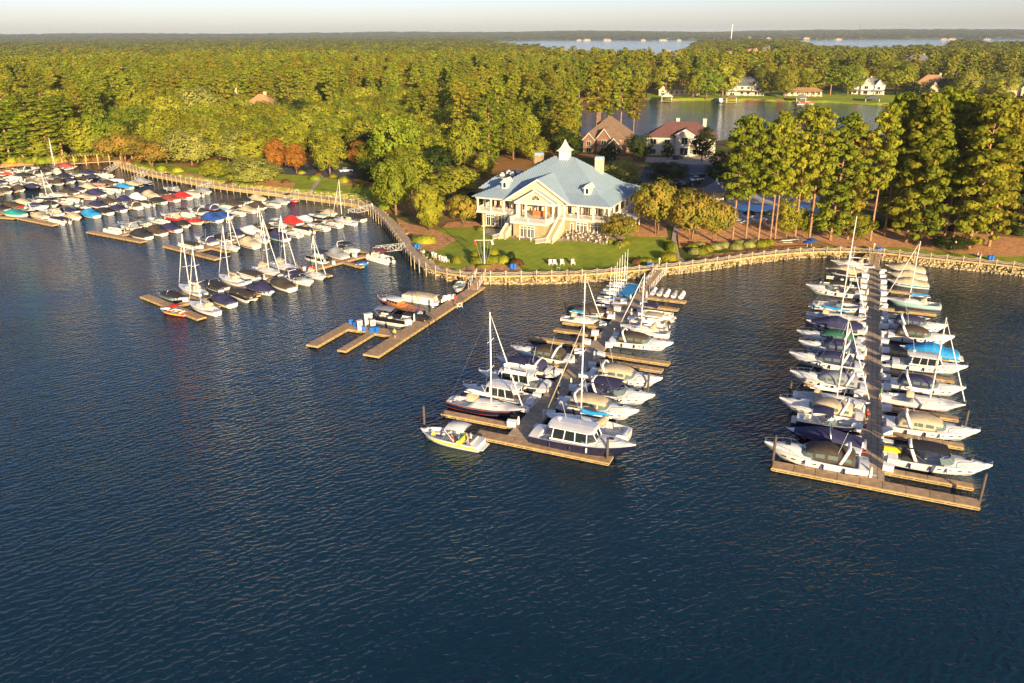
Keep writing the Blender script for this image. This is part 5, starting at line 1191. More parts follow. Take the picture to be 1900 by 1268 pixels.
# centre pier, left
C_('sailboat', 902, 764, 0, -1, 'navy hulled sailboat with teak trim at the left of the centre pier', GC, hull=M['navyhull'], canvas=M['white'], stripe=M['teak'], L=10.6, jib=M['white'])
C_('sedan_cruiser', 925, 744, 1, -1, 'white hardtop cruiser with long dark windows behind the navy sailboat', GC, L=10.6)
C_('flybridge_cruiser', 952, 716, 1, -1, 'white flybridge cruiser with a purple bimini left of the centre pier', GC, canvas=M['navy'], L=10.6, stripe='none')
C_('small_cruiser', 972, 690, 1, -1, 'white cruiser between the flybridge boat and the brown canopied boat', GC, canvas=M['navy'], L=8.8, stripe='none')
C_('cruiser', 1003, 668, 1, -1, 'white cruiser with a tall dark brown enclosure left of the centre pier', GC, canvas=M['brown'], stripe='none', L=9.8)
C_('small_sailboat', 1078, 601, 0, -1, 'small white sailboat with a bright blue cover left of the centre pier', GC, canvas=M['sky'], stripe='none', L=7.0)
C_('covered_outboard', 1093, 586, 0, -1, 'brown covered boat with its outboard tilted up', GC, canvas=M['brown'], L=8.0)
for i, (x, y) in enumerate([(1133, 566), (1137, 558), (1142, 550), (1147, 543), (1152, 537), (1157, 531)]):
    C_('racing_dinghy', x, y, 0, -1, 'white racing sailboat in the packed row by the centre pier, %s from the lake end' % ordn(i), 'packed row of small white racing sailboats', L=5.6, canvas=M['white'] if i else M['blue'], hull=M['navyhull'] if i in (0, 2, 4) else None)
C_('racing_dinghy', 1126, 572, 0, -1, 'small blue and white sailing dinghy at the lake end of the packed row', GC, L=4.6, hull=M['navyhull'])
# centre pier, right
C_('hardtop_cruiser', 1082, 836, 1, 1, 'big navy hulled hardtop cruiser inside the centre T head', GC, hull=M['navyhull'], stripe='none', L=12.6)
C_('sailboat', 1088, 800, 0, 1, 'white sailboat with a tall mast and bright blue boom cover beside the navy cruiser', GC, canvas=M['sky'], stripe='none', L=11, jib=M['tan'])
C_('cruiser', 1112, 770, 1, 1, 'white cruiser with a low tan canopy right of the centre pier', GC, canvas=M['tan'], stripe='none', L=10.4)
C_('open_cruiser', 1143, 743, 1, 1, 'white cruiser with a plum bimini and open cockpit right of the centre pier', GC, canvas=M['navy'], stripe=M['grey'], L=10.4)
C_('cruiser', 1160, 712, 1, 1, 'white cruiser with a tall tan camper top right of the centre pier', GC, canvas=M['tan'], stripe='none', L=10.4)
C_('cruiser', 1190, 646, 1, 1, 'white cruiser with a dark brown canopy right of the centre pier', GC, canvas=M['brown'], stripe='none', L=9.8)
C_('small_sailboat', 1195, 622, 0, 1, 'white sailboat with its boom over the cabin right of the centre pier', GC, canvas=M['white'], stripe='none', L=8.2)
C_('pontoon_boat', 1203, 606, 0, 1, 'tan pontoon boat without top right of the centre pier', GC, canvas=M['tan'], L=7.0)
C_('pontoon_boat', 1215, 592, 1, 1, 'pontoon boat with a plum bimini right of the centre pier', GC, canvas=M['navy'], L=7.2)
for i, x in enumerate((1214, 1226, 1239, 1252, 1266)):
    p = P(x, 547 + i * 1.8, 0); d = CU; boat('jet_ski', p.x, p.y, math.atan2(d.y, d.x), 'grey covered jet ski, %s from the left of five on the finger dock' % ordn(i), 'covered jet skis on the finger dock', canvas=M['grey'] if i % 2 else M['white'], name='jet_ski', cat='jet ski', z=.45 * 0 + .35)
# small powerboat with people at the centre T head
skb = boat('bowrider', *P(836, 822, 0), math.radians(157), 'white and lime powerboat full of people tied beside the centre T head', GC, hull=None, canvas=M['white'], stripe=M['lime'], L=8.2)
q_ = P(858, 830, 0); _t = thing('towable_tube', 'lime yellow tube strapped across the stern of the powerboat with people', 'inflatable', (q_.x, q_.y, .75), math.radians(157)); _m = MB(); _m.tube([(0, -1.0, .25), (0, 1.0, .25)], .34, 12); _m.build('tube_body', M['lime'], _t)
# fuel dock
def atan(d): return math.atan2(d.y, d.x)
GF = 'boats at the fuel dock'
a_, b_ = P(800, 592, 0), P(686, 560, 0); boat('wooden_launch', *((a_ + b_) / 2), atan(b_ - a_), 'classic black hulled launch with varnished wood cabin at the fuel dock', GF, L=11.2)
boat('pontoon_boat', *P(728, 600, 0), atan(-FV) + PI, 'black pontoon boat with a grey bimini beside the fuel pumps', GF, hull=M['blackhull'], canvas=M['grey'], L=7.8)
boat('covered_pontoon', *P(782, 560, 0), atan(-FV), 'tan covered pontoon boat beyond the wooden launch', GF, canvas=M['tan'], L=8.2)
boat('covered_pontoon', *P(770, 596, 0), atan(-FV), 'low black pontoon boat between launch and fuel dock', GF, hull=M['blackhull'], canvas=M['black'], L=6.2)
boat('skiff', *P(852, 538, 0), atan(-FU) + .3, 'small white skiff near the fuel dock ramp', GF, stripe=M['redhull'], L=6.0)
# left marina
def lslip(key, s, side, off, U, V, c): return c + U * s + V * side * off
PAL = [M['navy'], M['black'], M['brown'], M['tan'], M['black'], M['navy'], M['grey'], M['navy'], M['brown'], M['tan'], M['white'], M['black'], M['brown'], M['black']]
def colorful(i, r): return PAL[r.randrange(len(PAL))]
SP = {  # (dock, side, index): template, canvas, hull/stripe, words
 ('A', -1, 0): ('covered_tower_boat', M['black'], None, 'white and gold boat on a lift with a black cover and swept tower'),
 ('A', -1, 1): ('sailboat', M['white'], None, 'white sailboat with a yellow buoy on deck, first on the far side'),
 ('A', -1, 2): ('covered_tower_boat', M['black'], None, 'black covered tower boat behind the leading sailboat'),
 ('A', -1, 3): ('sailboat', M['tan'], None, 'white sailboat with cream sail cover, middle of the far side'),
 ('A', -1, 4): ('covered_pontoon', M['brown'], None, 'brown covered pontoon boat on the far side'),
 ('A', -1, 5): ('sailboat', M['tan'], None, 'slim sailboat with a tan sail on its boom'),
 ('A', -1, 6): ('sailboat', M['grey'], None, 'white sailboat with grey covers next to the slim one'),
 ('A', -1, 8): ('pontoon_boat', M['navy'], M['blackhull'], 'dark pontoon boat with two navy shades'),
 ('A', -1, 9): ('tent_covered_boat', M['grey'], None, 'boat under a grey green cover with navy top'),
 ('A', -1, 10): ('open_cruiser', M['black'], None, 'white cruiser nearest the gangway on the far side'),
 ('A', 1, 0): ('sailboat', M['grey'], None, 'white sailboat beside the small red boat'),
 ('A', 1, 1): ('covered_boat', M['navy'], None, 'yellow striped boat under a navy cover'),
 ('A', 1, 2): ('covered_pontoon', M['brown'], M['blackhull'], 'brown covered pontoon with black outboard'),
 ('A', 1, 3): ('covered_boat', M['navy'], None, 'navy covered boat with a yellow tube on its stern'),
 ('A', 1, 4): ('covered_boat', M['brown'], None, 'low boat under a flat brown cover'),
 ('A', 1, 5): ('open_cruiser', M['navy'], None, 'white cabin boat with a navy top'),
 ('A', 1, 6): ('small_sailboat', M['red'], None, 'small white sailboat with bright red covers'),
 ('A', 1, 10): ('pontoon_boat', M['maroon'], None, 'tan pontoon boat with a rust red top by the gangway'),
 ('B', -1, 0): ('covered_pontoon', M['brown'], None, 'brown covered pontoon at the dock head'),
 ('B', -1, 1): ('small_cruiser', M['navy'], None, 'white boat with navy enclosure behind the outer finger'),
 ('B', -1, 3): ('covered_boat', M['navy'], None, 'boat under a peaked navy cover on the far side'),
 ('B', -1, 7): ('tent_covered_boat', M['red'], None, 'boat under the bright scarlet cover'),
 ('B', -1, 9): ('tower_bowrider', M['black'], M['blackhull'], 'black wake boat with black tower'),
 ('B', 1, 1): ('small_sailboat', M['white'], None, 'white sailboat with a tall pale mast at the dock head'),
 ('B', 1, 2): ('tent_covered_boat', M['tan'], None, 'boat boxed in a square tan cover'),
 ('B', 1, 3): ('small_sailboat', M['grey'], None, 'white sailboat with a pink ball fender'),
 ('B', 1, 4): ('tent_covered_boat', M['navy'], None, 'boat under a sharply folded navy cover'),
 ('B', 1, 5): ('open_bowrider', M['navy'], None, 'open white boat with pointed bow'),
 ('B', 1, 6): ('covered_pontoon', M['black'], None, 'long black covered pontoon'),
 ('B', 1, 7): ('tower_bowrider', M['black'], None, 'white boat with twin seats and black trim'),
 ('B', 1, 9): ('sailboat', M['green'], None, 'white ketch with a green sail cover beside the gangway'),
 ('C', -1, 0): ('pontoon_boat', M['grey'], None, 'cream pontoon boat with a pale bimini at the dock head'),
 ('C', 1, 0): ('tent_covered_boat', M['black'], None, 'boat under a black cover at the dock head'),
 ('C', 1, 1): ('tent_covered_boat', M['brown'], None, 'boat under a large black brown cover'),
 ('C', 1, 3): ('covered_boat', M['black'], None, 'white boat with black cover and long bow'),
 ('C', 1, 4): ('covered_tower_boat', M['red'], None, 'white boat under a red cover with white arch'),
 ('C', 1, 5): ('tent_covered_boat', M['blue'], None, 'boat under a wrinkled royal blue cover'),
 ('C', 1, 6): ('covered_boat', M['blue'], None, 'small boat under a blue cover'),
 ('C', 1, 8): ('covered_boat', M['tan'], None, 'white boat with a tan cover and arch'),
 ('C', 1, 9): ('tent_covered_boat', M['brown'], None, 'two peaked dark brown cover'),
 ('D', -1, 0): ('covered_boat', M['tan'], None, 'white boat with cream cover at the dock head'),
 ('D', 1, 0): ('covered_pontoon', M['navy'], None, 'navy covered pontoon at the dock head'),
 ('D', 1, 1): ('covered_boat', M['tan'], None, 'low boat under a tan cover'),
 ('D', 1, 2): ('tent_covered_boat', M['sky'], None, 'boat under a bright turquoise cover'),
 ('D', 1, 3): ('covered_boat', M['black'], None, 'white boat with a grey awning over a black cover'),
 ('D', 1, 6): ('covered_pontoon', M['brown'], None, 'flat dark brown covered pontoon'),
 ('D', 1, 7): ('covered_boat', M['black'], None, 'boat under black cover with red hull', ),
 ('D', 1, 8): ('covered_boat', M['maroon'], None, 'white boat under a rust red cover'),
 ('D', 1, 9): ('covered_boat', M['red'], None, 'white boat with a scarlet cover'),
 ('D', -1, 8): ('tent_covered_boat', M['tan'], None, 'boat under a tall tan tent'),
 ('D', -1, 7): ('tent_covered_boat', M['white'], None, 'boat under a white tent'),
 ('D', -1, 6): ('tent_covered_boat', M['navy'], None, 'boat under two navy humps'),
 ('E', 1, 0): ('covered_boat', M['teal'], None, 'white boat under a teal cover'),
 ('E', 1, 2): ('small_cruiser', M['navy'], None, 'white boat with tan top and navy cover'),
 ('E', 1, 3): ('covered_boat', M['black'], None, 'yellow striped white boat with black cover'),
 ('E', 1, 10): ('covered_boat', M['sky'], None, 'white boat under a bright turquoise cover near the gangway'),
}
SKIP = {('A', 1, 7), ('A', 1, 8), ('A', -1, 7), ('B', 1, 0), ('C', -1, 12), ('A', 1, 9)}
NAMES = {'A': 'first', 'B': 'second', 'C': 'third', 'D': 'fourth', 'E': 'fifth', 'F': 'sixth', 'G': 'farthest'}
rb = random.Random(21)
for key, (c, U, V, L_, wd, pitch, first) in DOCKS.items():
    for side in (-1, 1):
        i = 0; s = first - pitch / 2 + (pitch / 4 if True else 0) - .3
        s = first - 2.1
        while s < L_ - .5:
            k = (key, side, i)
            if k not in SKIP:
                sp = SP.get(k)
                if sp: tk, cv, hl, words = sp[:4]
                else:
                    q = rb.random(); tk = 'covered_boat' if q < .30 else 'tent_covered_boat' if q < .42 else 'covered_outboard' if q < .52 else 'covered_tower_boat' if q < .62 else 'bowrider' if q < .74 else 'covered_pontoon' if q < .80 else 'pontoon_boat' if q < .85 else 'small_sailboat' if q < .87 else 'open_bowrider' if q < .93 else 'small_cruiser'
                    cv = colorful(i, rb); hl = M['blackhull'] if rb.random() < .12 else M['redhull'] if rb.random() < .05 else None
                    words = {'covered_boat': '%s covered runabout', 'tent_covered_boat': 'boat under a high %s cover', 'covered_outboard': '%s covered outboard boat', 'covered_tower_boat': '%s covered tower boat', 'bowrider': 'open boat with %s bimini', 'covered_pontoon': '%s covered pontoon',
                             'pontoon_boat': 'pontoon with %s shade', 'small_sailboat': 'sailboat with %s cover', 'open_bowrider': 'open white runabout', 'small_cruiser': 'cruiser with %s canopy'}[tk]; words = words % CW[cv.name] if '%s' in words else words
                ln = 8.8 if tk == 'sailboat' else 7.0 if tk == 'small_sailboat' else {'small_cruiser': 7.6, 'open_cruiser': 8.6}.get(tk, rb.uniform(6.7, 7.7))
                off = wd / 2 + .5 + ln / 2; bowout = rb.random() < (.35 if side > 0 else .6)
                if tk in ('sailboat', 'small_sailboat'): bowout = (key, side, i) in (('A', -1, 1), ('A', -1, 3), ('B', 1, 1), ('B', 1, 3), ('A', 1, 6))
                d = V * side * (1 if bowout else -1); q = c + U * s + V * side * off
                lab = '%s, %s slip on the %s side of the %s left dock' % (words, ordn(i), 'near' if side > 0 else 'far', NAMES[key])
                st = M['yellow'] if 'yellow striped' in words else None if rb.random() < .5 else rb.choice([M['redhull'], M['blackhull'], 'none', M['tealstripe'], 'none'])
                w_ = lab.split()
                if len(w_) > 16: lab = '%s, %s on the %s side, %s left dock' % (words, ordn(i), 'near' if side > 0 else 'far', NAMES[key])
                if len(lab.split()) > 16: lab = '%s, %s left dock' % (words, NAMES[key])
                if len(lab.split()) > 16: lab = words
                boat(tk, q.x, q.y, atan(d), lab, 'boats moored at the %s left dock' % NAMES[key], hull=hl, canvas=cv, stripe=st, L=ln)
            i += 1; s += pitch / 2
    # white boxes on the heads of the left docks
    if key in 'AB':
        for j in range(7 if key == 'A' else 2): q = c + U * (3 + j * 6.6) + V * (.5 if j % 2 else -.5); dockbox(q.x, q.y, .4 * j, 'white dock box on the %s left dock, %s from its head' % (NAMES[key], ordn(j)), 'white dock boxes on the left docks', .8)
boat('bowrider', *P(321, 583, 0), math.radians(158), 'small red and white boat with a round red canopy outside the first left dock', 'boats moored at the first left dock', hull=M['redhull'], canvas=M['red'], stripe=M['yellow'], L=5.6)
p = P(600, 0, 0) if 0 else P(672, 494, 0); boat('jet_ski', p.x, p.y, .4, 'blue jet ski floating between fingers of the first left dock', None, hull=M['sky'], canvas=M['blue'], name='jet_ski', cat='jet ski')
p = P(105, 322, 0); boat('sailboat', p.x, p.y, 2.2, 'white sailboat with twin pale masts by the rust covered boat', None, canvas=M['sky'], L=9.5)
p = P(122, 315, 0); boat('tent_covered_boat', p.x, p.y, .3, 'boat under a rust red cover close under the orange bank', None, canvas=M['maroon'], L=8)
print('boats', NB[0])
# ================================================================ clubhouse
roofm = mat('pale blue metal roof', (.30, .39, .46), .5, var=.06, scale=.4, metal=.15)
roofrib = mat('metal roof seam', (.22, .30, .36), .45, var=.06, metal=.15)
shingle = mat('peach shingle wall', (.52, .40, .29), .85, var=.08, scale=2, bump=.3)
cream = mat('cream clapboard', (.56, .45, .28), .8, var=.06, scale=2)
warm = mat('warm dark interior glass', (.07, .04, .022), .15, var=.4, scale=.7, spec=.8)  # dark brown glass tint, mottled by noise
def brickmat(name, c1, c2, mort, scale=1.0, rough=.9):
    m = bpy.data.materials.new(name); m.use_nodes = True; n = m.node_tree.nodes; L = m.node_tree.links; b = n['Principled BSDF']; b.inputs['Roughness'].default_value = rough
    tc = n.new('ShaderNodeTexCoord'); mp = n.new('ShaderNodeMapping'); mp.inputs['Rotation'].default_value = (PI / 2, 0, 0); L.new(tc.outputs['Object'], mp.inputs[0])
    bt = n.new('ShaderNodeTexBrick'); bt.inputs['Scale'].default_value = scale; bt.inputs['Color1'].default_value = (*c1, 1); bt.inputs['Color2'].default_value = (*c2, 1); bt.inputs['Mortar'].default_value = (*mort, 1); bt.inputs['Mortar Size'].default_value = .03
    L.new(mp.outputs[0], bt.inputs['Vector']); nz = n.new('ShaderNodeTexNoise'); nz.inputs['Scale'].default_value = .8; L.new(tc.outputs['Object'], nz.inputs['Vector'])
    mx = n.new('ShaderNodeMix'); mx.data_type = 'RGBA'; mx.blend_type = 'OVERLAY'; mx.inputs[0].default_value = .5; L.new(bt.outputs['Color'], mx.inputs[6]); L.new(nz.outputs['Fac'], mx.inputs[7]); L.new(mx.outputs[2], b.inputs['Base Color'])
    bp = n.new('ShaderNodeBump'); bp.inputs['Strength'].default_value = .5; bp.inputs['Distance'].default_value = .03; L.new(bt.outputs['Fac'], bp.inputs['Height']); bp.invert = True; L.new(bp.outputs[0], b.inputs['Normal']); MAT[name] = m; return m
stone = brickmat('golden stone wall', (.42, .30, .14), (.28, .20, .10), (.34, .27, .16), 1.2)
brick = brickmat('brown brick wall', (.26, .12, .07), (.19, .09, .055), (.25, .19, .14), 2.2)
limestone = mat('pale limestone wall', (.48, .43, .34), .85, var=.08, scale=.8)
def shingles(name, c): return mat(name, c, .9, var=.22, scale=1.6, bump=.4)
sh_brown = shingles('brown shingles', (.20, .125, .075)); sh_maroon = shingles('maroon shingles', (.14, .06, .05)); sh_slate = shingles('slate shingles', (.10, .105, .12)); sh_tan = shingles('tan shingles', (.38, .21, .10)); sh_grey = shingles('grey shingles', (.18, .18, .18)); sh_dark = shingles('dark shingles', (.05, .05, .06))
def ribs(mb, poly, down, pitch=.62, h=.07, wd=.07):
    poly = [Vector(p) for p in poly]; n = Vector((0, 0, 0))
    for i in range(len(poly)): n += poly[i].cross(poly[(i + 1) % len(poly)])
    n.normalize()
    if n.z < 0: n = -n
    d = Vector(down); d = (d - n * d.dot(n)).normalized(); e = n.cross(d); o = poly[0]; es = [(p - o).dot(e) for p in poly]; s = math.ceil(min(es) / pitch) * pitch
    while s < max(es):
        hit = []
        for i in range(len(poly)):
            a, b2 = poly[i], poly[(i + 1) % len(poly)]; ea, eb = (a - o).dot(e) - s, (b2 - o).dot(e) - s
            if ea * eb < 0: hit.append(a + (b2 - a) * ea / (ea - eb))
        if len(hit) == 2 and (hit[0] - hit[1]).length > .3:
            a, b2 = hit; w_ = e * wd / 2; a, b2 = a + n * .01, b2 + n * .01; mb.add([a - w_, a + w_, b2 + w_, b2 - w_, a - w_ + n * h, a + w_ + n * h, b2 + w_ + n * h, b2 - w_ + n * h], [(4, 5, 6, 7), (0, 1, 5, 4), (2, 3, 7, 6), (1, 2, 6, 5), (3, 0, 4, 7)])
        s += pitch
O_ = Vector((-9.5, 188.3)); HR = math.atan2(-.399, .917); GB = 2.4
club = thing('clubhouse', 'large cream clubhouse with pale blue metal roof, cupola and wraparound porch', 'clubhouse', (O_.x, O_.y, 0), HR)
mb = MB(); mb.box((17.5, 13.9, 4.1), (31.4, 24.2, 3.6)); lw = mb.build('stone_wall', stone, club)
mb = MB(); mb.box((17.5, 15.0, 7.9), (27.4, 20.6, 3.7)); uw = mb.build('upper_wall', cream, club)
mb = MB(); mb.box((17.5, 13.8, 5.95), (33.6, 26, .34)); mb.box((17.4, -3, 5.95), (8.9, 7.6, .34)); mb.build('porch_deck', whitep, club)
mb = MB(); mb.box((17.4, -2.7, 4.0), (8.0, 6.4, 3.5)); mb.build('porch_base', stone, club)
mb = MB(); mb.box((17.5, 13.8, 9.45), (33.6, 26.2, .5)); mb.build('eave_beam', whitep, club)
def slabpart(name, vs, m, parent, t=.14): b_ = MB(); b_.slab(vs, t); return b_.build(name, m, parent)
rib = MB(); E0 = 9.78; i_ = 4.0; zb = 11.35; rdg = ((15.3, 15.4, 18.0), (20.2, 15.4, 18.0))
DP = 27.5; oc = [(0, 0), (34.6, 0), (34.6, DP), (0, DP)]; ic = [(i_, i_), (34.6 - i_, i_), (34.6 - i_, DP - i_), (i_, DP - i_)]
pl = []
for k in range(4):
    a, b2, c, d = oc[k], oc[(k + 1) % 4], ic[(k + 1) % 4], ic[k]; dn = ((0, -1, -.3), (1, 0, -.3), (0, 1, -.3), (-1, 0, -.3))[k]
    pl.append(([(a[0], a[1], E0), (b2[0], b2[1], E0), (c[0], c[1], zb), (d[0], d[1], zb)], dn))
    top = [(d[0], d[1], zb), (c[0], c[1], zb)] + ([rdg[1], rdg[0]] if k == 0 else [rdg[1]] if k == 1 else [rdg[0], rdg[1]] if k == 2 else [rdg[0]]); pl.append((top, dn))
GL, GRr, GP = 9.0, 25.1, 17.05
pl.append(([(GL, -.5, 9.8), (GP, -.5, 14.95), (GP, 10.3, 14.95), (GL, .3, 9.8)][::-1], (-1, 0, -.6))); pl.append(([(GRr, -.5, 9.8), (GRr, .3, 9.8), (GP, 10.3, 14.95), (GP, -.5, 14.95)][::-1], (1, 0, -.6)))
pl.append(([(12.0, -1.6, 9.75), (GP, -1.6, 12.55), (GP, .0, 12.55), (12.0, .0, 9.75)][::-1], (-1, 0, -.6))); pl.append(([(22.1, -1.6, 9.75), (22.1, .0, 9.75), (GP, .0, 12.55), (GP, -1.6, 12.55)][::-1], (1, 0, -.6)))
# rear left wing, hipped with a flat top
wq = [(-3, 10), (5, 10), (5, 27), (-3, 27)]; wi = [(0, 13), (5, 13), (5, 24), (0, 24)]
for k, dn in ((0, (0, -1, -.3)), (3, (-1, 0, -.3)), (2, (0, 1, -.3))):
    a, b2, c, d = wq[k], wq[(k + 1) % 4], wi[(k + 1) % 4], wi[k]; pl.append(([(a[0], a[1], 9.82), (b2[0], b2[1], 9.82), (c[0], c[1], 12.3), (d[0], d[1], 12.3)], dn))
for vs, dn in pl:
    n_ = (Vector(vs[1]) - Vector(vs[0])).cross(Vector(vs[2]) - Vector(vs[0]))
    if n_.z < 0: vs = vs[::-1]
    slabpart('roof_plane', vs, roofm, club); ribs(rib, vs, dn)
ro = rib.build('standing_seams', roofrib, club); ro['kind'] = 'stuff'
mb = MB(); mb.box((1.0, 18.5, 6.2), (6.5, 15, 7.0)); mb.build('wing_wall', cream, club); mb = MB(); mb.box((2.5, 18.5, 12.2), (5.2, 11.2, .1)); mb.build('flat_roof', sh_dark, club)
for k in range(4): mb = MB(); mb.box((1.4 + k % 2 * 1.9, 15 + k * 2, 12.55), (1.0, 1.0, .6)); mb.tube([(1.4 + k % 2 * 1.9, 15 + k * 2, 12.9), (1.4 + k % 2 * 1.9, 15 + k * 2, 13.2)], [.35, .4], 8); mb.build('roof_fan', M['alu'], club)
# gables
mb = MB(); mb.slab([(GL + .5, 0, 9.8), (GRr - .5, 0, 9.8), (GP, 0, 14.6)], .15); mb.build('gable_wall', shingle, club)
mb = MB(); mb.slab([(12.5, -1.3, 9.75), (21.6, -1.3, 9.75), (GP, -1.3, 12.45)], .15); mb.build('gable_wall', shingle, club)
for (l, p_, r2, v, z0, z1) in ((GL - .1, GP, GRr + .1, -.62, 9.72, 14.98), (11.9, GP, 22.2, -1.72, 9.68, 12.8)):
    for a, b2 in (((l, z0), (p_, z1)), ((r2, z0), (p_, z1))):
        dx, dz = b2[0] - a[0], b2[1] - a[1]; m_ = MB(); q = [(a[0], v, a[1]), (b2[0], v, b2[1]), (b2[0], v, b2[1] - .42), (a[0] + (.6 if dx > 0 else -.6), v, a[1] - .05)]; m_.slab(q, .12); m_.slab(q[::-1], .12); m_.build('rake_board', whitep, club)
mb = MB(); mb.box((17.05, -1.35, 9.5), (10.3, 1.0, .5)); mb.build('porch_beam', whitep, club)
fan = MB(); fan.poly([(GP + 1.0 * math.cos(PI * k / 10), -1.34, 10.3 + 1.0 * math.sin(PI * k / 10)) for k in range(11)]); fo = fan.build('fan_window', warm, club)
fr = MB(); fr.tube([(GP + 1.05 * math.cos(PI * k / 10), -1.38, 10.3 + 1.05 * math.sin(PI * k / 10)) for k in range(11)], .07, 4); fr.box((GP, -1.38, 10.24), (2.5, .16, .14))
for k in (2, 4, 6, 8): fr.tube([(GP, -1.38, 10.3), (GP + math.cos(PI * k / 10), -1.38, 10.3 + math.sin(PI * k / 10))], .03, 4)
fr.build('frame', whitep, fo)
# columns and balustrades
def column(u, v, w_=.36, z0=6.1, z1=9.3): m_ = MB(); m_.box((u, v, (z0 + z1) / 2), (w_, w_, z1 - z0)); m_.box((u, v, z0 + .12), (w_ + .12, w_ + .12, .24)); m_.box((u, v, z1 - .1), (w_ + .12, w_ + .12, .2)); m_.build('column', whitep, club)
def baluster(a, b2, za, zb_=None, h=1.02):
    zb_ = za if zb_ is None else zb_; a, b2 = Vector(a), Vector(b2); L_ = (b2 - a).length; n = max(2, int(L_ / .24)); m_ = MB(); u = (b2 - a) / L_; rz = math.atan2(u.y, u.x)
    for z in (h, .12): m_.tube([(a.x, a.y, za + z), (b2.x, b2.y, zb_ + z)], .05, 4)
    for k in range(n): q = a + (b2 - a) * (k + .5) / n; zz = za + (zb_ - za) * (k + .5) / n; m_.box((q.x, q.y, zz + h / 2), (.055, .055, h), rz)
    m_.build('balustrade', whitep, club)
cu = [1.1, 4.6, 8.0, 11.2, 12.4]; cu2 = [22.0, 23.2, 26.6, 30.2, 33.9]
for u in cu + cu2: column(u, 1.1, .55 if u in (12.4, 22.0) else .36)
for a, b2 in list(zip(cu, cu[1:])) + list(zip(cu2, cu2[1:])): baluster((a, 1.1), (b2, 1.1), 6.12)
for v in (5, 9.5, 14, 18, 22, 26.2): column(33.9, v); column(1.1, v)
for a, b2 in zip((1.1, 5, 9.5, 14, 18, 22), (5, 9.5, 14, 18, 22, 26.2)): baluster((33.9, a), (33.9, b2), 6.12)
for a, b2 in zip((1.1, 5), (5, 9.5)): baluster((1.1, a), (1.1, b2), 6.12)
for u in (12.9, 14.6, 19.6, 21.3): column(u, -1.3, .34)
for a, b2 in (((13.1, -6.7), (21.7, -6.7)), ((13.1, -6.7), (13.1, -1.8)), ((21.7, -6.7), (21.7, -1.8))): baluster(a, b2, 6.12)
for u, v in ((13.1, -6.7), (21.7, -6.7), (17.4, -6.7)): m_ = MB(); m_.box((u, v, 6.7), (.22, .22, 1.25)); m_.build('newel_post', whitep, club)
# stairs either side of the porch
for u0, nm in ((11.7, 'left'), (23.1, 'right')):
    st = MB(); n = 20
    for k in range(n): z = 6.1 - 3.6 * (k + 1) / n; st.box((u0, -.6 - .38 * k, z / 2 + 1.1), (1.5, .42, z - 2.2))
    st.build('staircase', cream, club)
    for s in (-.75, .75): baluster((u0 + s, -.4), (u0 + s, -8.2), 6.1, 2.5); m_ = MB(); m_.slab([(u0 + s, -.4, 6.1), (u0 + s, -8.6, 2.45), (u0 + s, -8.6, 2.15), (u0 + s, -.4, 5.6)], .1); m_.slab([(u0 + s, -.4, 6.1), (u0 + s, -8.6, 2.45), (u0 + s, -8.6, 2.15), (u0 + s, -.4, 5.6)][::-1], .1); m_.build('stair_string', cream, club)
    sg = -1 if nm == 'left' else -1; baluster((u0 - .75, -8.3), (u0 - 2.6 if nm == 'right' else u0 - 1.6, -10.2), 2.5, 2.4)
# windows and french doors
def glazed(parent, u0, u1, z0, z1, v, n, gm_=None, transom=True, axis='u', nm='french_door', out=-1):
    g_ = MB(); f = MB(); w_ = (u1 - u0) / n
    def B_(m_, cu_, cz, du, dz, off, th):
        c = (cu_, v + out * off, cz) if axis == 'u' else (v - out * off, cu_, cz); d = (du, th, dz) if axis == 'u' else (th, du, dz); m_.box(c, d)
    B_(g_, (u0 + u1) / 2, (z0 + z1) / 2, u1 - u0, z1 - z0, .03, .06); o = g_.build(nm, gm_ or M['glass'], parent)
    for k in range(n + 1): B_(f, u0 + k * w_, (z0 + z1) / 2, .22, z1 - z0 + .1, .08, .10)
    B_(f, (u0 + u1) / 2, z1, u1 - u0 + .3, .2, .085, .11); B_(f, (u0 + u1) / 2, z0 + .08, u1 - u0 + .3, .2, .085, .11)
    if transom: B_(f, (u0 + u1) / 2, z1 - .55, u1 - u0, .16, .082, .10)
    for k in range(n): B_(f, u0 + (k + .5) * w_, (z0 + z1) / 2, .05, z1 - z0, .07, .05)
    f.build('frame', whitep, o); return o
for u0, u1, n in ((3.0, 5.3, 2), (6.2, 8.8, 3), (9.6, 10.6, 1), (26.0, 28.6, 3), (29.4, 32.0, 3)): glazed(club, u0, u1, 2.5, 5.3, 1.8, n)
glazed(club, 15.1, 18.6, 2.5, 5.2, -5.9, 4); glazed(club, 24.5, 25.2, 2.9, 5.0, 1.8, 1, transom=False)
for u0 in (4.3, 6.6, 8.9, 11.2, 22.6, 24.9, 27.2, 29.5): glazed(club, u0, u0 + 1.25, 6.3, 8.9, 4.7, 1, warm)
glazed(club, 14.2, 16.3, 6.2, 9.0, 4.7, 2, warm); 
m_ = MB(); m_.box((17.6, 4.6, 7.5), (1.2, .12, 2.4)); m_.build('entrance_door', mat('orange door wood', (.5, .17, .03), .5), club)  # door in one plain orange wood colour
m_ = MB(); m_.box((17.2, 1.0, 6.75), (3.4, .5, 1.25)); m_.build('bar_counter', M['teak'], club)
for v0 in (4, 8, 12, 16, 20, 24): glazed(club, v0, v0 + 1.8, 6.3, 8.9, 31.2, 1, warm, axis='v'); glazed(club, v0, v0 + 2.0, 2.6, 5.1, 33.2, 2, axis='v')
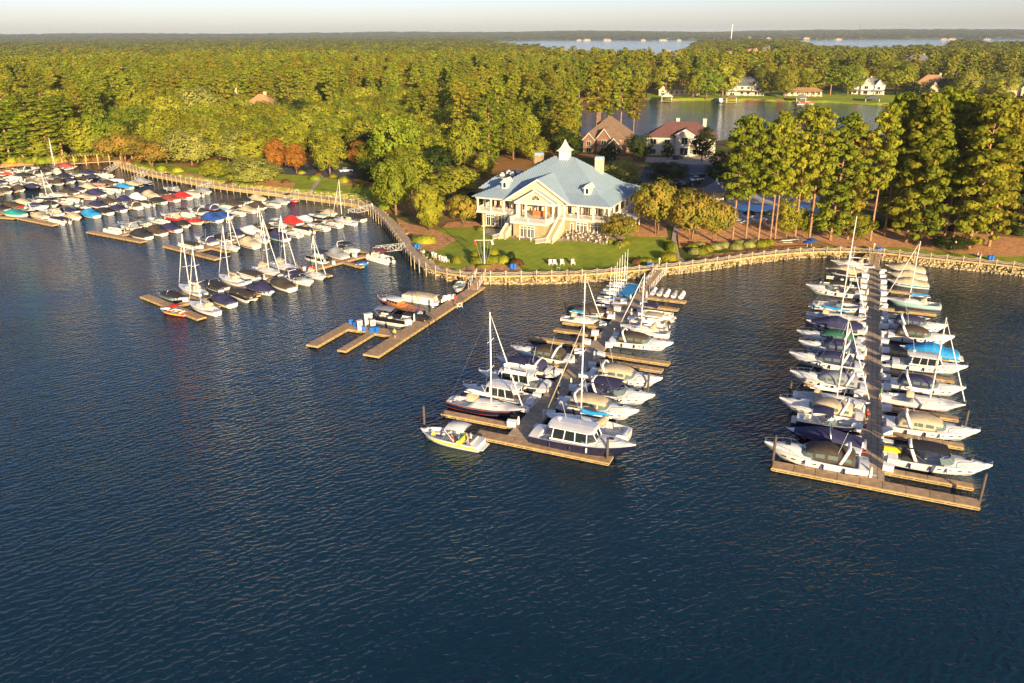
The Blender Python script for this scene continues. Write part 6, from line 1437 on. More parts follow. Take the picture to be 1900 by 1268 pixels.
# dormers, chimneys, cupola
def dormer(u, v, z):
    d = MB(); d.box((u, v + .7, z + .75), (1.5, 1.9, 1.7)); o = d.build('dormer', whitep, club)
    r_ = MB(); r_.slab([(u - 1.05, v - .5, z + 1.5), (u, v - .5, z + 2.45), (u, v + 3.2, z + 2.45), (u - 1.05, v + 2.4, z + 1.5)][::-1], .1); r_.slab([(u + 1.05, v - .5, z + 1.5), (u + 1.05, v + 2.4, z + 1.5), (u, v + 3.2, z + 2.45), (u, v - .5, z + 2.45)][::-1], .1)
    r_.slab([(u - .8, v - .28, z + 1.6), (u + .8, v - .28, z + 1.6), (u, v - .28, z + 2.35)], .06); r_.build('dormer_roof', whitep, o)
    g_ = MB(); g_.box((u, v - .28, z + .85), (.62, .06, .9)); g_.poly([(u + .31 * math.cos(PI * k / 6), v - .31, z + 1.3 + .31 * math.sin(PI * k / 6)) for k in range(7)]); g_.build('dormer_window', M['glass'], o)
    f = MB(); f.box((u, v - .32, z + .85), (.06, .04, .9)); f.box((u, v - .32, z + .85), (.62, .04, .06)); f.box((u, v - .32, z + 1.3), (.62, .04, .06)); f.build('frame', whitep, o) if False else None
dormer(6.9, 4.2, 11.2); dormer(27.6, 4.2, 11.2)
for u, v, top, bs in ((10.4, 17.5, 17.6, 13), (25.8, 18.6, 17.3, 12.5)):
    m_ = MB(); m_.box((u, v, (top + bs) / 2), (1.9, 1.5, top - bs)); o = m_.build('chimney', stone if v < 18 else cream, club); c_ = MB(); c_.box((u, v, top + .35), (2.1, 1.7, .7), taper=.8); c_.build('chimney_cap', roofm, o)
m_ = MB(); m_.box((18, 15.4, 18.3), (2.3, 2.3, 2.3)); m_.box((18, 15.4, 19.35), (2.7, 2.7, .18)); cp = m_.build('cupola', whitep, club)
m_ = MB(); rs = [(1.75, 19.44), (1.25, 19.75), (.85, 20.2), (.55, 20.8), (.28, 21.4), (.04, 22.1)]
m_.loft([[(18 + a * r0, 15.4 + b2 * r0, z) for a, b2 in ((-1, -1), (1, -1), (1, 1), (-1, 1))] for r0, z in rs], closed=True, cap=True); m_.build('cupola_roof', whitep, cp)
m_ = MB()
for k in range(6): m_.box((18, 14.23, 17.75 + k * .22), (1.1, .05, .1))
m_.build('louvre', M['deck'], cp)
# lower porch at the right flank
m_ = MB(); m_.slab([(34, 9, 5.6), (37.5, 9, 4.9), (37.5, 16, 4.9), (34, 16, 5.6)], .12); m_.build('side_porch_roof', whitep, club)
for v in (9.3, 12.5, 15.7): column(37.2, v, .2, 2.4, 4.8)

# ================================================================ houses
def house(x, y, rz, w_, d, h, rise, wall, roof, label, name='house', win=(4, 2), chim=((.2, .1),), gables=(), hip=True, z=None, eave=.5, winm=None, group=None, porch=False):
    z0 = GZ(x, y) if z is None else z; t = thing(name, label, 'house', (x, y, z0 - .3), rz, group)
    m_ = MB(); m_.box((0, 0, h / 2 + .1), (w_, d, h + .2)); wl = m_.build('wall', wall, t)
    a, b2 = w_ / 2 + eave, d / 2 + eave; rl = max(.3, (w_ - d) / 2) if hip else a; r_ = MB(); zz = h; top = h + rise
    F_ = [[(-a, -b2, zz), (a, -b2, zz), (rl, 0, top), (-rl, 0, top)], [(a, b2, zz), (-a, b2, zz), (-rl, 0, top), (rl, 0, top)]]
    if hip: F_ += [[(a, -b2, zz), (a, b2, zz), (rl, 0, top)], [(-a, b2, zz), (-a, -b2, zz), (-rl, 0, top)]]
    for f in F_: r_.slab(f, .16)
    if not hip:
        for s in (-1, 1): wl_ = MB(); wl_.slab([(s * w_ / 2, -d / 2, h), (s * w_ / 2, d / 2, h), (s * w_ / 2, 0, top - .25)][::s], .1); wl_.build('gable_wall', wall, t)
    rf = r_.build('roof', roof, t)
    for cx, cy in chim: c_ = MB(); c_.box((cx * w_, cy * d, h + rise * .55), (1.3, .9, rise * 1.1 + .8)); c_.box((cx * w_, cy * d, h + rise * 1.1 + .45), (1.6, 1.2, .2)); c_.build('chimney', wall if wall is not whitep else cream, rf)
    nx, nz = win; sh = h / nz
    def window(cx, cy, cz, ww, hh, side=False):
        g_ = MB(); g_.box((cx, cy - .04 if not side else cy, cz), (ww, .08, hh) if not side else (.08, ww, hh)); o = g_.build('window', winm or M['glass'], t); f = MB(); d_ = -.07
        for s in (-1, 1): f.box((cx + s * ww / 2, cy + d_, cz) if not side else (cx, cy + s * ww / 2, cz), (.12, .12, hh + .2) if not side else (.2, .12, hh + .2)); f.box((cx, cy + d_, cz + s * hh / 2) if not side else (cx, cy, cz + s * hh / 2), (ww + .2, .12, .12) if not side else (.2, ww + .2, .12))
        f.box((cx, cy + d_, cz) if not side else (cx, cy, cz), (.07, .10, hh) if not side else (.18, .07, hh)); f.build('frame', whitep, o)
    for i in range(nx):
        for k in range(nz): window(-w_ / 2 + w_ * (i + .5) / nx, -d / 2, sh * (k + .55), w_ / nx * .42, sh * .52)
    for k in range(nz):
        for s in (-1, 1): window(s * (w_ / 2 + .02), 0, sh * (k + .55), d * .15, sh * .5, True)
    for (gx, gw, gp, gh, gr) in gables:     # front cross gables: centre, width, projection, wall height, rise
        m_ = MB(); m_.box((gx, -d / 2 - gp / 2, gh / 2), (gw, gp, gh)); m_.add([(gx - gw / 2, -d / 2 - gp, gh), (gx + gw / 2, -d / 2 - gp, gh), (gx, -d / 2 - gp, gh + gr)], [(0, 1, 2)]); m_.build('gable_wall', wall, t)
        q = MB(); bk = min(0, -d / 2 + (gh + gr - h) / max(rise, .1) * b2) ; e = .4
        q.slab([(gx - gw / 2 - e, -d / 2 - gp - e, gh - e * gr / gw * 2), (gx, -d / 2 - gp - e, gh + gr), (gx, bk, gh + gr), (gx - gw / 2 - e, bk * .5 - d / 4, gh - e * gr / gw * 2)][::-1], .14); q.slab([(gx + gw / 2 + e, -d / 2 - gp - e, gh - e * gr / gw * 2), (gx + gw / 2 + e, bk * .5 - d / 4, gh - e * gr / gw * 2), (gx, bk, gh + gr), (gx, -d / 2 - gp - e, gh + gr)][::-1], .14); q.build('gable_roof', roof, t)
        tr = MB()
        for s in (-1, 1): tr.slab([(gx + s * (gw / 2 + e), -d / 2 - gp - e - .03, gh - e * gr / gw * 2), (gx, -d / 2 - gp - e - .03, gh + gr + .05), (gx, -d / 2 - gp - e - .03, gh + gr - .35), (gx + s * (gw / 2 + e), -d / 2 - gp - e - .03, gh - e * gr / gw * 2 - .3)][::-s], .08)
        tr.build('rake_board', whitep, t); window(gx, -d / 2 - gp - .02, gh * .72, gw * .35, gh * .28); window(gx, -d / 2 - gp - .02, gh * .28, gw * .45, gh * .32)
    if porch:
        p_ = MB(); p_.slab([(-w_ / 2, -d / 2 - 3.2, sh * .85), (w_ / 2, -d / 2 - 3.2, sh * .85), (w_ / 2, -d / 2, sh * 1.05), (-w_ / 2, -d / 2, sh * 1.05)], .15); p_.build('porch_roof', roof, t)
        for i in range(7): c_ = MB(); c_.box((-w_ / 2 + .2 + (w_ - .4) * i / 6, -d / 2 - 3.0, sh * .42), (.28, .28, sh * .84)); c_.build('porch_post', whitep, t)
    return t
p = hit(1133, 284); house(p.x, p.y + 5, -.42, 16, 15, 6.2, 7.4, brick, sh_brown, 'brown brick mansion with steep brown roof and front gables', 'mansion', (4, 2), ((-.32, .1),), ((-5.6, 4.5, 1.2, 5.6, 2.4), (.5, 5.5, 1.4, 6.4, 3.4), (5.0, 6.5, 3.2, 3.4, 3.2)))
p = hit(1268, 289); house(p.x, p.y + 5, -.25, 25, 15, 7.2, 5.0, limestone, sh_maroon, 'pale stone mansion with maroon hipped roof and arched windows', 'mansion', (5, 2), ((-.08, .15), (.32, .15)), ((1.5, 6.5, 1.6, 8.6, 1.8),))
AZ = lambda x, y: -math.atan2(x, y)
def hpx(px, py, w_, d, h, rise, wall, roof, label, rot=0, **k): p = hit(px, py + 3) + Vector((0, d / 2 - 1)); return house(p.x, p.y, AZ(p.x, p.y) + rot, w_, d, h, rise, wall, roof, label, **k)
hpx(1262, 175, 30, 10, 4.2, 3.0, cream, sh_tan, 'long low cottage with tan roof behind the white boathouse', win=(8, 1), gables=((-12, 6, 1, 4.2, 2.5),))
hpx(1386, 175, 27, 14, 7, 6.0, limestone, sh_slate, 'slate roofed lake house with a tall yellow chimney', win=(6, 2), chim=((-.18, -.3), (-.1, .1)), gables=((-9, 7, 2, 4.5, 4.5), (8.5, 7, 1, 6.5, 3.5)), porch=True)
hpx(1492, 176, 26, 9, 4.0, 2.0, cream, sh_tan, 'low yellow house half hidden by trees on the far bank', win=(7, 1), porch=True)
hpx(1615, 173, 22, 12, 7.5, 4.5, whitep, sh_grey, 'white house with two pointed gables on the far bank', win=(5, 2), chim=((-.2, .1), (.05, .1)), gables=((-1.5, 7, 1.5, 7.5, 4.5), (7, 5.5, 1, 7, 4)), porch=True)
hpx(1733, 177, 22, 14, 8.0, 6.5, cream, sh_tan, 'tan roofed house with a white pointed bay on the far bank', win=(4, 2), gables=((2, 6, 5, 5.5, 4.5),))
hpx(1833, 179, 20, 12, 9.0, 3.5, cream, sh_slate, 'house with stacked white balconies and dark roof on the far bank', win=(5, 3), porch=True, gables=((-6, 6, 1, 8.6, 4.5),))
hpx(1893, 178, 18, 12, 8.0, 4.5, limestone, sh_dark, 'dark roofed house at the far right end of the bank', win=(4, 2), gables=((5, 5, 2, 6.5, 4),))
house(GREYH.x, GREYH.y, .2, 15, 11, 6.5, 5, whitep, sh_grey, 'grey roofed house with a white chimney deep in the left woods', win=(4, 2), chim=((.42, -.1),), gables=((0, 5, 1, 6, 3.5),))
house(TANH.x, TANH.y, -.1, 15, 12, 8.5, 5.5, cream, sh_tan, 'tan roofed house half hidden in the woods behind the left lawn', win=(3, 2), chim=((.1, .1),))
house(EDGEH.x, EDGEH.y, .1, 9, 9, 8.5, 5, cream, sh_brown, 'small brown roofed house left of the tan roofed one', win=(2, 2))
rh = random.Random(9)
for i, (px, py, nm) in enumerate(FHP):
    p = P(px, py, 3); house(p.x, p.y, AZ(p.x, p.y) + rh.uniform(-.4, .4), 26, 14, 9, 7, rh.choice([cream, whitep, limestone]), rh.choice([sh_tan, sh_grey, sh_slate]), nm + ' above the distant treetops, %s from the left' % ordn(i), win=(4, 2), hip=rh.random() < .5, gables=((rh.uniform(-5, 5), 8, 1, 8, 5),), group='distant houses among the trees')
for i, px in enumerate((868, 880, 893, 905, 918, 1075, 1090, 1128, 1195, 1232, 1262, 1392, 1430, 1500, 1560, 1757, 1772, 1838)):
    p = P(px, 75.0 if px < 1000 else 75.2 if px < 1300 else 73.9, 2); house(p.x, p.y + 30, AZ(p.x, p.y), rh.uniform(22, 50), 16, 8, 6, rh.choice([cream, limestone]), rh.choice([sh_tan, sh_grey]), 'tiny pale building on the far lake shore, %s from the left' % ordn(i), win=(3, 1), chim=(), group='tiny buildings along the far lake shore')
# water tower and mast on the horizon
q = PY(1359, 45, 4000); t = thing('water_tower', 'thin white water tower standing up from the horizon', 'water tower', (q[0], 4000, 0)); m_ = MB(); m_.tube([(0, 0, 0), (0, 0, q[1] - 10)], [2.6, 1.8], 12); m_.build('tower_shaft', whitep, t); m_ = MB(); m_.tube([(0, 0, q[1] - 12), (0, 0, q[1] - 9), (0, 0, q[1] - 3), (0, 0, q[1])], [1.8, 3.6, 3.6, 1], 14); m_.build('tank', whitep, t)
q = PY(1597, 46, 4200); t = thing('radio_mast', 'faint steel mast on the horizon right of the water tower', 'mast', (q[0], 4200, 0)); m_ = MB(); m_.tube([(0, 0, 0), (0, 0, q[1])], [1.2, .5], 4); m_.build('mast_shaft', steel, t)
# boathouses on the cove
def boathouse(px, py, w_, roof, lab, col=whitep):
    p = P(px, py, 0); t = thing('boathouse', lab, 'boathouse', (p.x, p.y, 0), AZ(p.x, p.y)); d = MB(); d.box((0, 2, .55), (w_ + 2, 12, .25)); d.box((w_ * .5 + 3, 3, .55), (5, 3, .25)); d.build('deck', wood, t)
    for a in (-1, 1):
        for b2 in (-2.5, 1.5, 5.5): c_ = MB(); c_.box((a * w_ / 2, b2, 1.4), (.3, .3, 4.6)); c_.build('post', col, t)
    r_ = MB(); a, b0, b1, z, tp = w_ / 2 + .7, -3.4, 6.4, 3.7, 5.8; m = (b0 + b1) / 2; rl = 1.5
    for f in ([(-a, b0, z), (a, b0, z), (0, m - rl, tp)], [(a, b0, z), (a, b1, z), (0, m + rl, tp), (0, m - rl, tp)], [(a, b1, z), (-a, b1, z), (0, m + rl, tp)], [(-a, b1, z), (-a, b0, z), (0, m - rl, tp), (0, m + rl, tp)]): r_.slab(f, .14)
    r_.build('roof', roof, t)
boathouse(1237, 189, 7, whitep, 'white roofed boathouse at the left end of the far bank'); boathouse(1357, 191, 6.5, sh_brown, 'brown roofed boathouse next to the boat lift'); boathouse(1486, 191, 6, sh_grey, 'grey roofed boathouse above the red pontoon boat')
boathouse(1618, 193, 8.5, sh_slate, 'slate roofed boathouse before the white gabled house'); boathouse(1742, 187, 7, sh_slate, 'half hidden boathouse roof behind the pines'); boathouse(1862, 189, 9, sh_slate, 'wide slate roofed boathouse at the far right')
p = P(1335, 191, 0); boat('small_cruiser', p.x, p.y, PI / 2, 'white boat raised on a lift beside the brown boathouse', None, canvas=M['white'], L=9, z=.8)
p = P(1492, 195, 0); boat('pontoon_boat', p.x, p.y, .1, 'red and white pontoon boat below the grey roofed boathouse', None, hull=M['redhull'], canvas=M['white'], L=12)
# wooden boat shed at the far left
p = P(178, 306, 0); t = thing('boat_shed', 'open wooden boat shed with slatted roof at the far left shore', 'boat shed', (p.x, p.y + 2, 0), .45)
for a in range(7):
    for b2 in (-2.2, 2.2): m_ = MB(); m_.box((-12 + a * 4, b2, 1.2), (.28, .28, 5.2)); m_.build('post', pilew, t)
for a in range(24): m_ = MB(); m_.box((-12.4 + a * 1.05, 0, 3.85), (.55, 5.4, .12)); m_.build('roof_slat', pilew, t)
m_ = MB(); m_.box((0, 0, .9), (25, 4.0, .25)); m_.build('deck', wood, t)
# gazebo by the pool
p = hit(1327, 372); gz = GZ(p.x, p.y); t = thing('gazebo', 'octagonal pale gazebo with a pointed roof beside the pool', 'gazebo', (p.x, p.y, gz))
m_ = MB(); m_.tube([(0, 0, 0), (0, 0, 2.6)], 2.6, 8); m_.build('wall', cream, t); m_ = MB(); m_.tube([(0, 0, 2.75), (0, 0, 3.4), (0, 0, 5.0)], [3.9, 3.0, .35], 8); m_.build('roof', sh_grey, t); m_ = MB(); m_.tube([(0, 0, 5.0), (0, 0, 5.6), (0, 0, 6.0)], [.35, .35, .02], 8); m_.build('roof_lantern', whitep, t)
for k in range(8): m_ = MB(); m_.box((3.4 * math.cos(k * PI / 4 + .39), 3.4 * math.sin(k * PI / 4 + .39), 1.35), (.18, .18, 2.7)); m_.build('post', whitep, t)
# ================================================================ garden, furniture, cars, people
def shrub(px, py, sx, sy, sz, fm, lab, boxy=0, n=420, name='shrub', s=.17, group=None, rz=0):
    p = hit(px, py); t = thing(name, lab, 'shrub', (p.x, p.y, GZ(p.x, p.y) - .05), rz, group); mk_bush(int(px * 3 + py), sx, sy, sz, n, s, boxy).build('leaves', FM[fm], t); return t
shrub(886, 490, 1.5, 1.0, 1.5, 'box', 'clipped yellow hedge block left of the flagpole', .8, 700, 'hedge')
shrub(917, 488, 2.4, .9, 1.5, 'box', 'long clipped yellow hedge behind and right of the flagpole', .8, 1000, 'hedge'); shrub(934, 489, 1.3, 1.1, 1.7, 'lime', 'tall rounded green shrub at the right end of the hedge', .3, 600)
shrub(882, 482, 1.1, 1.1, 2.0, 'oak', 'rounded dark green shrub behind the left hedge block', .2); shrub(916, 478, 1.2, 1.2, 2.0, 'oak', 'rounded green shrub behind the long hedge', .2); shrub(948, 486, 1.0, 1.0, 2.2, 'dark', 'upright dark shrub between hedge and burgundy bush', .3)
shrub(958, 492, 1.7, 1.2, 1.4, 'burg', 'burgundy leaved bush right of the flagpole hedges'); shrub(847, 490, 1.1, 1.0, 1.8, 'box', 'loose yellow green shrub left of the flagpole'); shrub(787, 452, 3.0, 1.8, 1.8, 'lime', 'large oval clipped bush beside the boardwalk bins', .5, 1500, 'hedge')
shrub(898, 497, 2.0, .7, .6, 'box', 'low yellow flowers at the foot of the flagpole', .3); shrub(1240, 484, 2.2, 2.2, 1.7, 'oak', 'wide green hedge at the corner of the curving path', .4, 1200, 'hedge'); shrub(1243, 462, 1.4, 3.4, 1.5, 'oak', 'narrow green hedge running beside the curving path', .6, 1200, 'hedge')
for i, x in enumerate((1180, 1192, 1204, 1218)): shrub(x, 491, 1.3, 1.1, 1.3, ('burg', 'box', 'lime', 'box')[i], ('dull red', 'yellow green', 'green', 'bright yellow')[i] + ' low shrub left of the centre pier ramp', 0, 350)
for i, (x, y) in enumerate([(1284, 463), (1297, 460), (1290, 470), (1310, 466), (1326, 462), (1342, 459), (1300, 472), (1365, 461), (1388, 459), (1412, 458), (1372, 455), (1400, 454), (1425, 453)]):
    shrub(x, y, 1.7, 1.3, 1.25, 'grass' if i % 3 else 'box', 'mound of %s grass in the bed beneath the bare pines, %s from the left' % ('pale' if i % 3 else 'green', ordn(i)), 0, 420, 'grass_clump', .3, 'ornamental grasses under the pines')
for i, (x, y) in enumerate([(893, 428), (1150, 458), (1160, 455), (1128, 452)]): shrub(x, y, 1.4, 1.1, 1.1, 'box', ('yellow shrub at the left corner of the clubhouse', 'yellow foliage mound right of the patio', 'low yellow shrub beside the orange mulch', 'small shrub at the edge of the patio tables')[i])
for i, (x, y) in enumerate([(425, 344), (450, 346), (530, 340), (560, 323), (590, 326), (618, 330), (310, 329), (325, 331), (1390, 400), (1420, 402)]):
    shrub(x, y, 1.6, 1.3, 1.2, 'oak' if i % 2 else 'burg', ('olive shrub against the left boardwalk', 'green shrub under the white flowering tree', 'dull red shrub beside the concrete path', 'dark red shrub before the left car park', 'green shrub left of the yellow trunk tree', 'low red shrub under the yellow green tree', 'yellowish shrub left of the crape myrtle', 'green shrub right of the crape myrtle', 'red shrub at the pool edge', 'green shrub at the pool edge')[i])
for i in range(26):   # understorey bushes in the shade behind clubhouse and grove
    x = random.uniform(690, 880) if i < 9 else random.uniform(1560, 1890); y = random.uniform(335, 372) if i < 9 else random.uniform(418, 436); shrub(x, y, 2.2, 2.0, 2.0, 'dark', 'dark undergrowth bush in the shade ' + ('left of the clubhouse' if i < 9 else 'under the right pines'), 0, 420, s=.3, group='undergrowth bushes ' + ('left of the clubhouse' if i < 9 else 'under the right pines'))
# flagpole with yardarm
p = hit(899, 493); z = GZ(p.x, p.y); t = thing('flagpole', 'tall white flagpole with crossed yard and signal flags at the fuel dock ramp', 'flagpole', (p.x, p.y, z)); _, zt = PY(896, 398, p.y); H_ = zt - z
m_ = MB(); m_.tube([(0, 0, 0), (0, 0, H_ * .62), (0, 0, H_)], [.13, .11, .05], 8); m_.build('pole', whitep, t); m_ = MB(); m_.tube([(-1.9, 0, H_ * .5), (1.9, 0, H_ * .5)], .06, 6); m_.build('yardarm', whitep, t); m_ = MB(); m_.box((0, 0, H_ * .78), (.9, .5, .12)); m_.build('lamp_head', whitep, t)
m_ = MB()
for s in (-1, 1): m_.tube([(s * 1.85, 0, H_ * .5), (s * .5, 0, .3)], .02, 3); m_.tube([(s * .9, 0, H_ * .5), (s * .2, 0, .3)], .02, 3)
m_.build('halyard', whitep, t)
for s, c in ((-1, 'red'), (1, 'white')): m_ = MB(); m_.loft([[(s * 1.75 + .05 * k, .06 * math.sin(k * 1.7), H_ * .5 - .15 - .16 * k), (s * 1.75 + .05 * k - .38, .1 * math.sin(k * 1.7 + 1), H_ * .5 - .2 - .15 * k)] for k in range(6)]); m_.build('signal_flag', M[c], t)
# bins, lamps, posts
def bins(px, py, lab, n=2):
    for i in range(n):
        p = P(px + i * 6, py, 2); z = GZ(p.x, p.y); t = thing('trash_barrel', lab % ('left', 'right')[i] if '%s' in lab else lab, 'barrel', (p.x, p.y, max(z, BWZ - .3)), 0, 'blue trash barrels on the shore'); m_ = MB(); m_.tube([(0, 0, 0), (0, 0, .95)], [.34, .36], 12); m_.build('barrel_body', bluep, t); m_ = MB(); m_.tube([(0, 0, .95), (0, 0, 1.08)], [.38, .2], 12); m_.build('lid', bluep, t)
bins(771, 457, '%s blue barrel beside the large oval bush'); bins(949, 494, '%s blue barrel beside the burgundy bush'); bins(1628, 463, '%s blue barrel at the top of the right pier ramp'); bins(1836, 478, '%s blue barrel beyond the green post'); bins(1203, 492, '%s blue barrel at the centre pier ramp')
def lamp(px, py, h, lab, m_=None): p = P(px, py, 2); z = max(GZ(p.x, p.y), 1.2); t = thing('lamp_post', lab, 'lamp post', (p.x, p.y, z)); a = MB(); a.tube([(0, 0, 0), (0, 0, h)], [.09, .07], 6); a.build('post', m_ or whitep, t); a = MB(); a.tube([(0, 0, h), (0, 0, h + .3), (0, 0, h + .45)], [.2, .22, .05], 8); a.build('lantern', whitep, t)
lamp(1621, 462, 1.6, 'short white lamp post beside the blue barrels of the right ramp'); lamp(1770, 468, 2.6, 'green post beside the dark round bush', M['green']); lamp(1223, 492, 1.9, 'white lamp post at the head of the centre pier ramp'); lamp(964, 449, .6, 'left low bollard light before the clubhouse porch'); lamp(985, 452, .6, 'right low bollard light before the clubhouse porch')
# adirondack chairs
def mk_adir():
    s = MB(); s.slab([(-.3, -.35, .38), (.3, -.35, .38), (.3, .3, .26), (-.3, .3, .26)], .05); b_ = MB(); b_.slab([(-.3, .22, .28), (.3, .22, .28), (.34, .62, 1.05), (-.34, .62, 1.05)], .05); b_.slab([(-.34, .62, 1.05), (.34, .62, 1.05), (.3, .22, .28), (-.3, .22, .28)], .05); a = MB()
    for q in (-1, 1): a.box((q * .38, -.02, .58), (.14, .8, .04))
    l = MB()
    for q in (-1, 1): l.box((q * .36, -.34, .29), (.06, .1, .58)); l.box((q * .36, .3, .25), (.06, .1, .5))
    return [('seat', s.mesh('seat', whitep)), ('backrest', b_.mesh('backrest', whitep)), ('armrest', a.mesh('armrest', whitep)), ('leg', l.mesh('leg', whitep))]
AD = mk_adir()
def adir(px, py, rz, lab, g='white wooden lawn chairs'): p = hit(px, py); t = thing('lawn_chair', lab, 'chair', (p.x, p.y, GZ(p.x, p.y) + .08), rz, g, 1.0); [link(n, m, t) for n, m in AD]
for i, x in enumerate((1021.5, 1029.5, 1043, 1063)): adir(x, 495 - i * .3, 0.1, ('leftmost white lawn chair of the four facing the centre lake front', 'second white lawn chair, left of the little table', 'third white lawn chair, right of the little table', 'single white lawn chair standing apart at the right')[i])
for i, (x, y) in enumerate([(806, 480), (811, 482), (819, 486), (824, 488), (829, 489)]): adir(x, y, .7, '%s lawn chair from the left in the group by the curving boardwalk' % ordn(i))
p = P(1036, 495.5, 2); t = thing('side_table', 'small white table between the lawn chairs', 'table', (p.x, p.y, GZ(p.x, p.y) + .08)); m_ = MB(); m_.box((0, 0, .45), (.7, .5, .05)); m_.build('tabletop', whitep, t)
for a in (-1, 1):
    for b2 in (-1, 1): m_ = MB(); m_.box((a * .28, b2 * .18, .21), (.06, .06, .42)); m_.build('leg', whitep, t)
# patio tables and chairs
chm = mat('bronze patio metal', (.30, .23, .17), .5, var=.1); c_s = MB(); c_s.box((0, 0, .45), (.5, .5, .06)); cs_ = c_s.mesh('seat', chm); c_b = MB(); c_b.box((0, .25, .72), (.5, .05, .5)); cb_ = c_b.mesh('backrest', mat('taupe sling', (.42, .34, .26), .8)); c_l = MB(); c_l.box((0, 0, .21), (.045, .045, .42)); cl_ = c_l.mesh('leg', chm)
tt_ = MB(); tt_.tube([(0, 0, .70), (0, 0, .74)], .6, 14); tt2 = tt_.mesh('tabletop', chm); tl_ = MB(); tl_.tube([(0, 0, 0), (0, 0, .7)], [.28, .05], 6); tl2 = tl_.mesh('pedestal', chm)
r = random.Random(4); nt_ = 0
def setpatio(x, y, z, lab, gt, gc, seats=4, short=''):
    t = thing('patio_table', lab, 'table', (x, y, z), 0, gt); link('tabletop', tt2, t); link('pedestal', tl2, t); a0 = r.uniform(0, 3)
    for k in range(seats): a = a0 + k * 2 * PI / seats; c_ = thing('patio_chair', 'bronze patio chair at the ' + short, 'chair', (x + .85 * math.cos(a), y + .85 * math.sin(a), z), a - PI / 2, gc + ', ' + short); link('seat', cs_, c_); link('backrest', cb_, c_); [link('leg', cl_, c_, (a_ * .22, b_ * .22, 0)) for a_ in (-1, 1) for b_ in (-1, 1)]
for row in range(3):
    for i in range(5):
        u, v = 24.9 + i * 2.1 + row * .5, .2 - row * 2.1; q = O_ + Vector((.917, -.399)) * u + Vector((.399, .917)) * v
        setpatio(q.x, q.y, GZ(q.x, q.y) + .16, 'round patio table in the %s row from the clubhouse, %s from the left' % (ordn(row), ordn(i)), 'patio tables before the clubhouse', 'patio chairs before the clubhouse', 4, '%s table of the %s row below the porch' % (ordn(i), ordn(row)))
for i in range(6):
    u = (5.5, 8.8, 24.2, 27.0, 29.4, 32.0)[i]; q = O_ + Vector((.917, -.399)) * u + Vector((.399, .917)) * 3.0; setpatio(q.x, q.y, 6.14, 'round patio table on the upper porch, %s from the left' % ordn(i), 'tables on the upper porch', 'chairs on the upper porch', 3, '%s table on the upper porch' % ordn(i))
# picnic tables, blue umbrellas
for i, (x, y) in enumerate([(1458, 455), (1467, 454), (1481, 453), (1370, 417), (1382, 418), (1397, 416), (1418, 414)]):
    p = hit(x, y); t = thing('picnic_table', ('leftmost white picnic table under the bare pines', 'middle white picnic table under the bare pines', 'rightmost white picnic table near the blue umbrella', 'first pale picnic table on the grass below the pool', 'second pale picnic table on the grass below the pool', 'third pale picnic table on the grass below the pool', 'fourth pale picnic table on the grass below the pool')[i], 'picnic table', (p.x, p.y, GZ(p.x, p.y) + .1), .3 * i, 'picnic tables', 1.15)
    m_ = MB(); m_.box((0, 0, .74), (1.8, .75, .06)); m_.build('tabletop', whitep, t)
    for s in (-1, 1): m_ = MB(); m_.box((0, s * .72, .45), (1.8, .28, .05)); m_.build('bench', whitep, t)
    m_ = MB(); [m_.box((a * .65, 0, .36), (.08, 1.3, .08)) or m_.box((a * .65, b2 * .4, .36), (.08, .08, .72)) for a in (-1, 1) for b2 in (-1, 1)]; m_.build('leg', whitep, t)
for i, (x, y, h) in enumerate([(1497, 462, 1.3), (1505, 459, 1.5)]):
    p = hit(x, y); t = thing('umbrella', ('low folded blue umbrella by the shore, the left one', 'open blue umbrella by the shore, the right one')[i], 'umbrella', (p.x, p.y, GZ(p.x, p.y))); m_ = MB(); m_.tube([(0, 0, 0), (0, 0, h + .4)], .04, 6); m_.build('pole', whitep, t); m_ = MB(); m_.tube([(0, 0, h), (0, 0, h + .25), (0, 0, h + .5)], [1.3, .8, .03], 8, cap=False); m_.build('canopy', M['blue'], t)
for i in range(12):
    x, y = 1345 + i * 13.5, 403 + 3 * math.sin(i) - (i > 6) * 4; p = P(x, y, 3); t = thing('pool_lounger', 'pale lounger in the row along the near edge of the pool, %s from the left' % ordn(i), 'lounger', (p.x, p.y, GZ(p.x, p.y) + .15), .4 * i, 'loungers along the pool')
    m_ = MB(); m_.box((0, 0, .32), (.65, 1.3, .08)); m_.build('seat', M['vinyl'], t); m_ = MB(); m_.slab([(-.32, .6, .35), (.32, .6, .35), (.32, 1.1, .85), (-.32, 1.1, .85)], .06); m_.build('backrest', M['vinyl'], t)
    m_ = MB(); [m_.box((a * .28, b2 * .5, .14), (.05, .05, .28)) for a in (-1, 1) for b2 in (-1, 1)]; m_.build('leg', whitep, t)
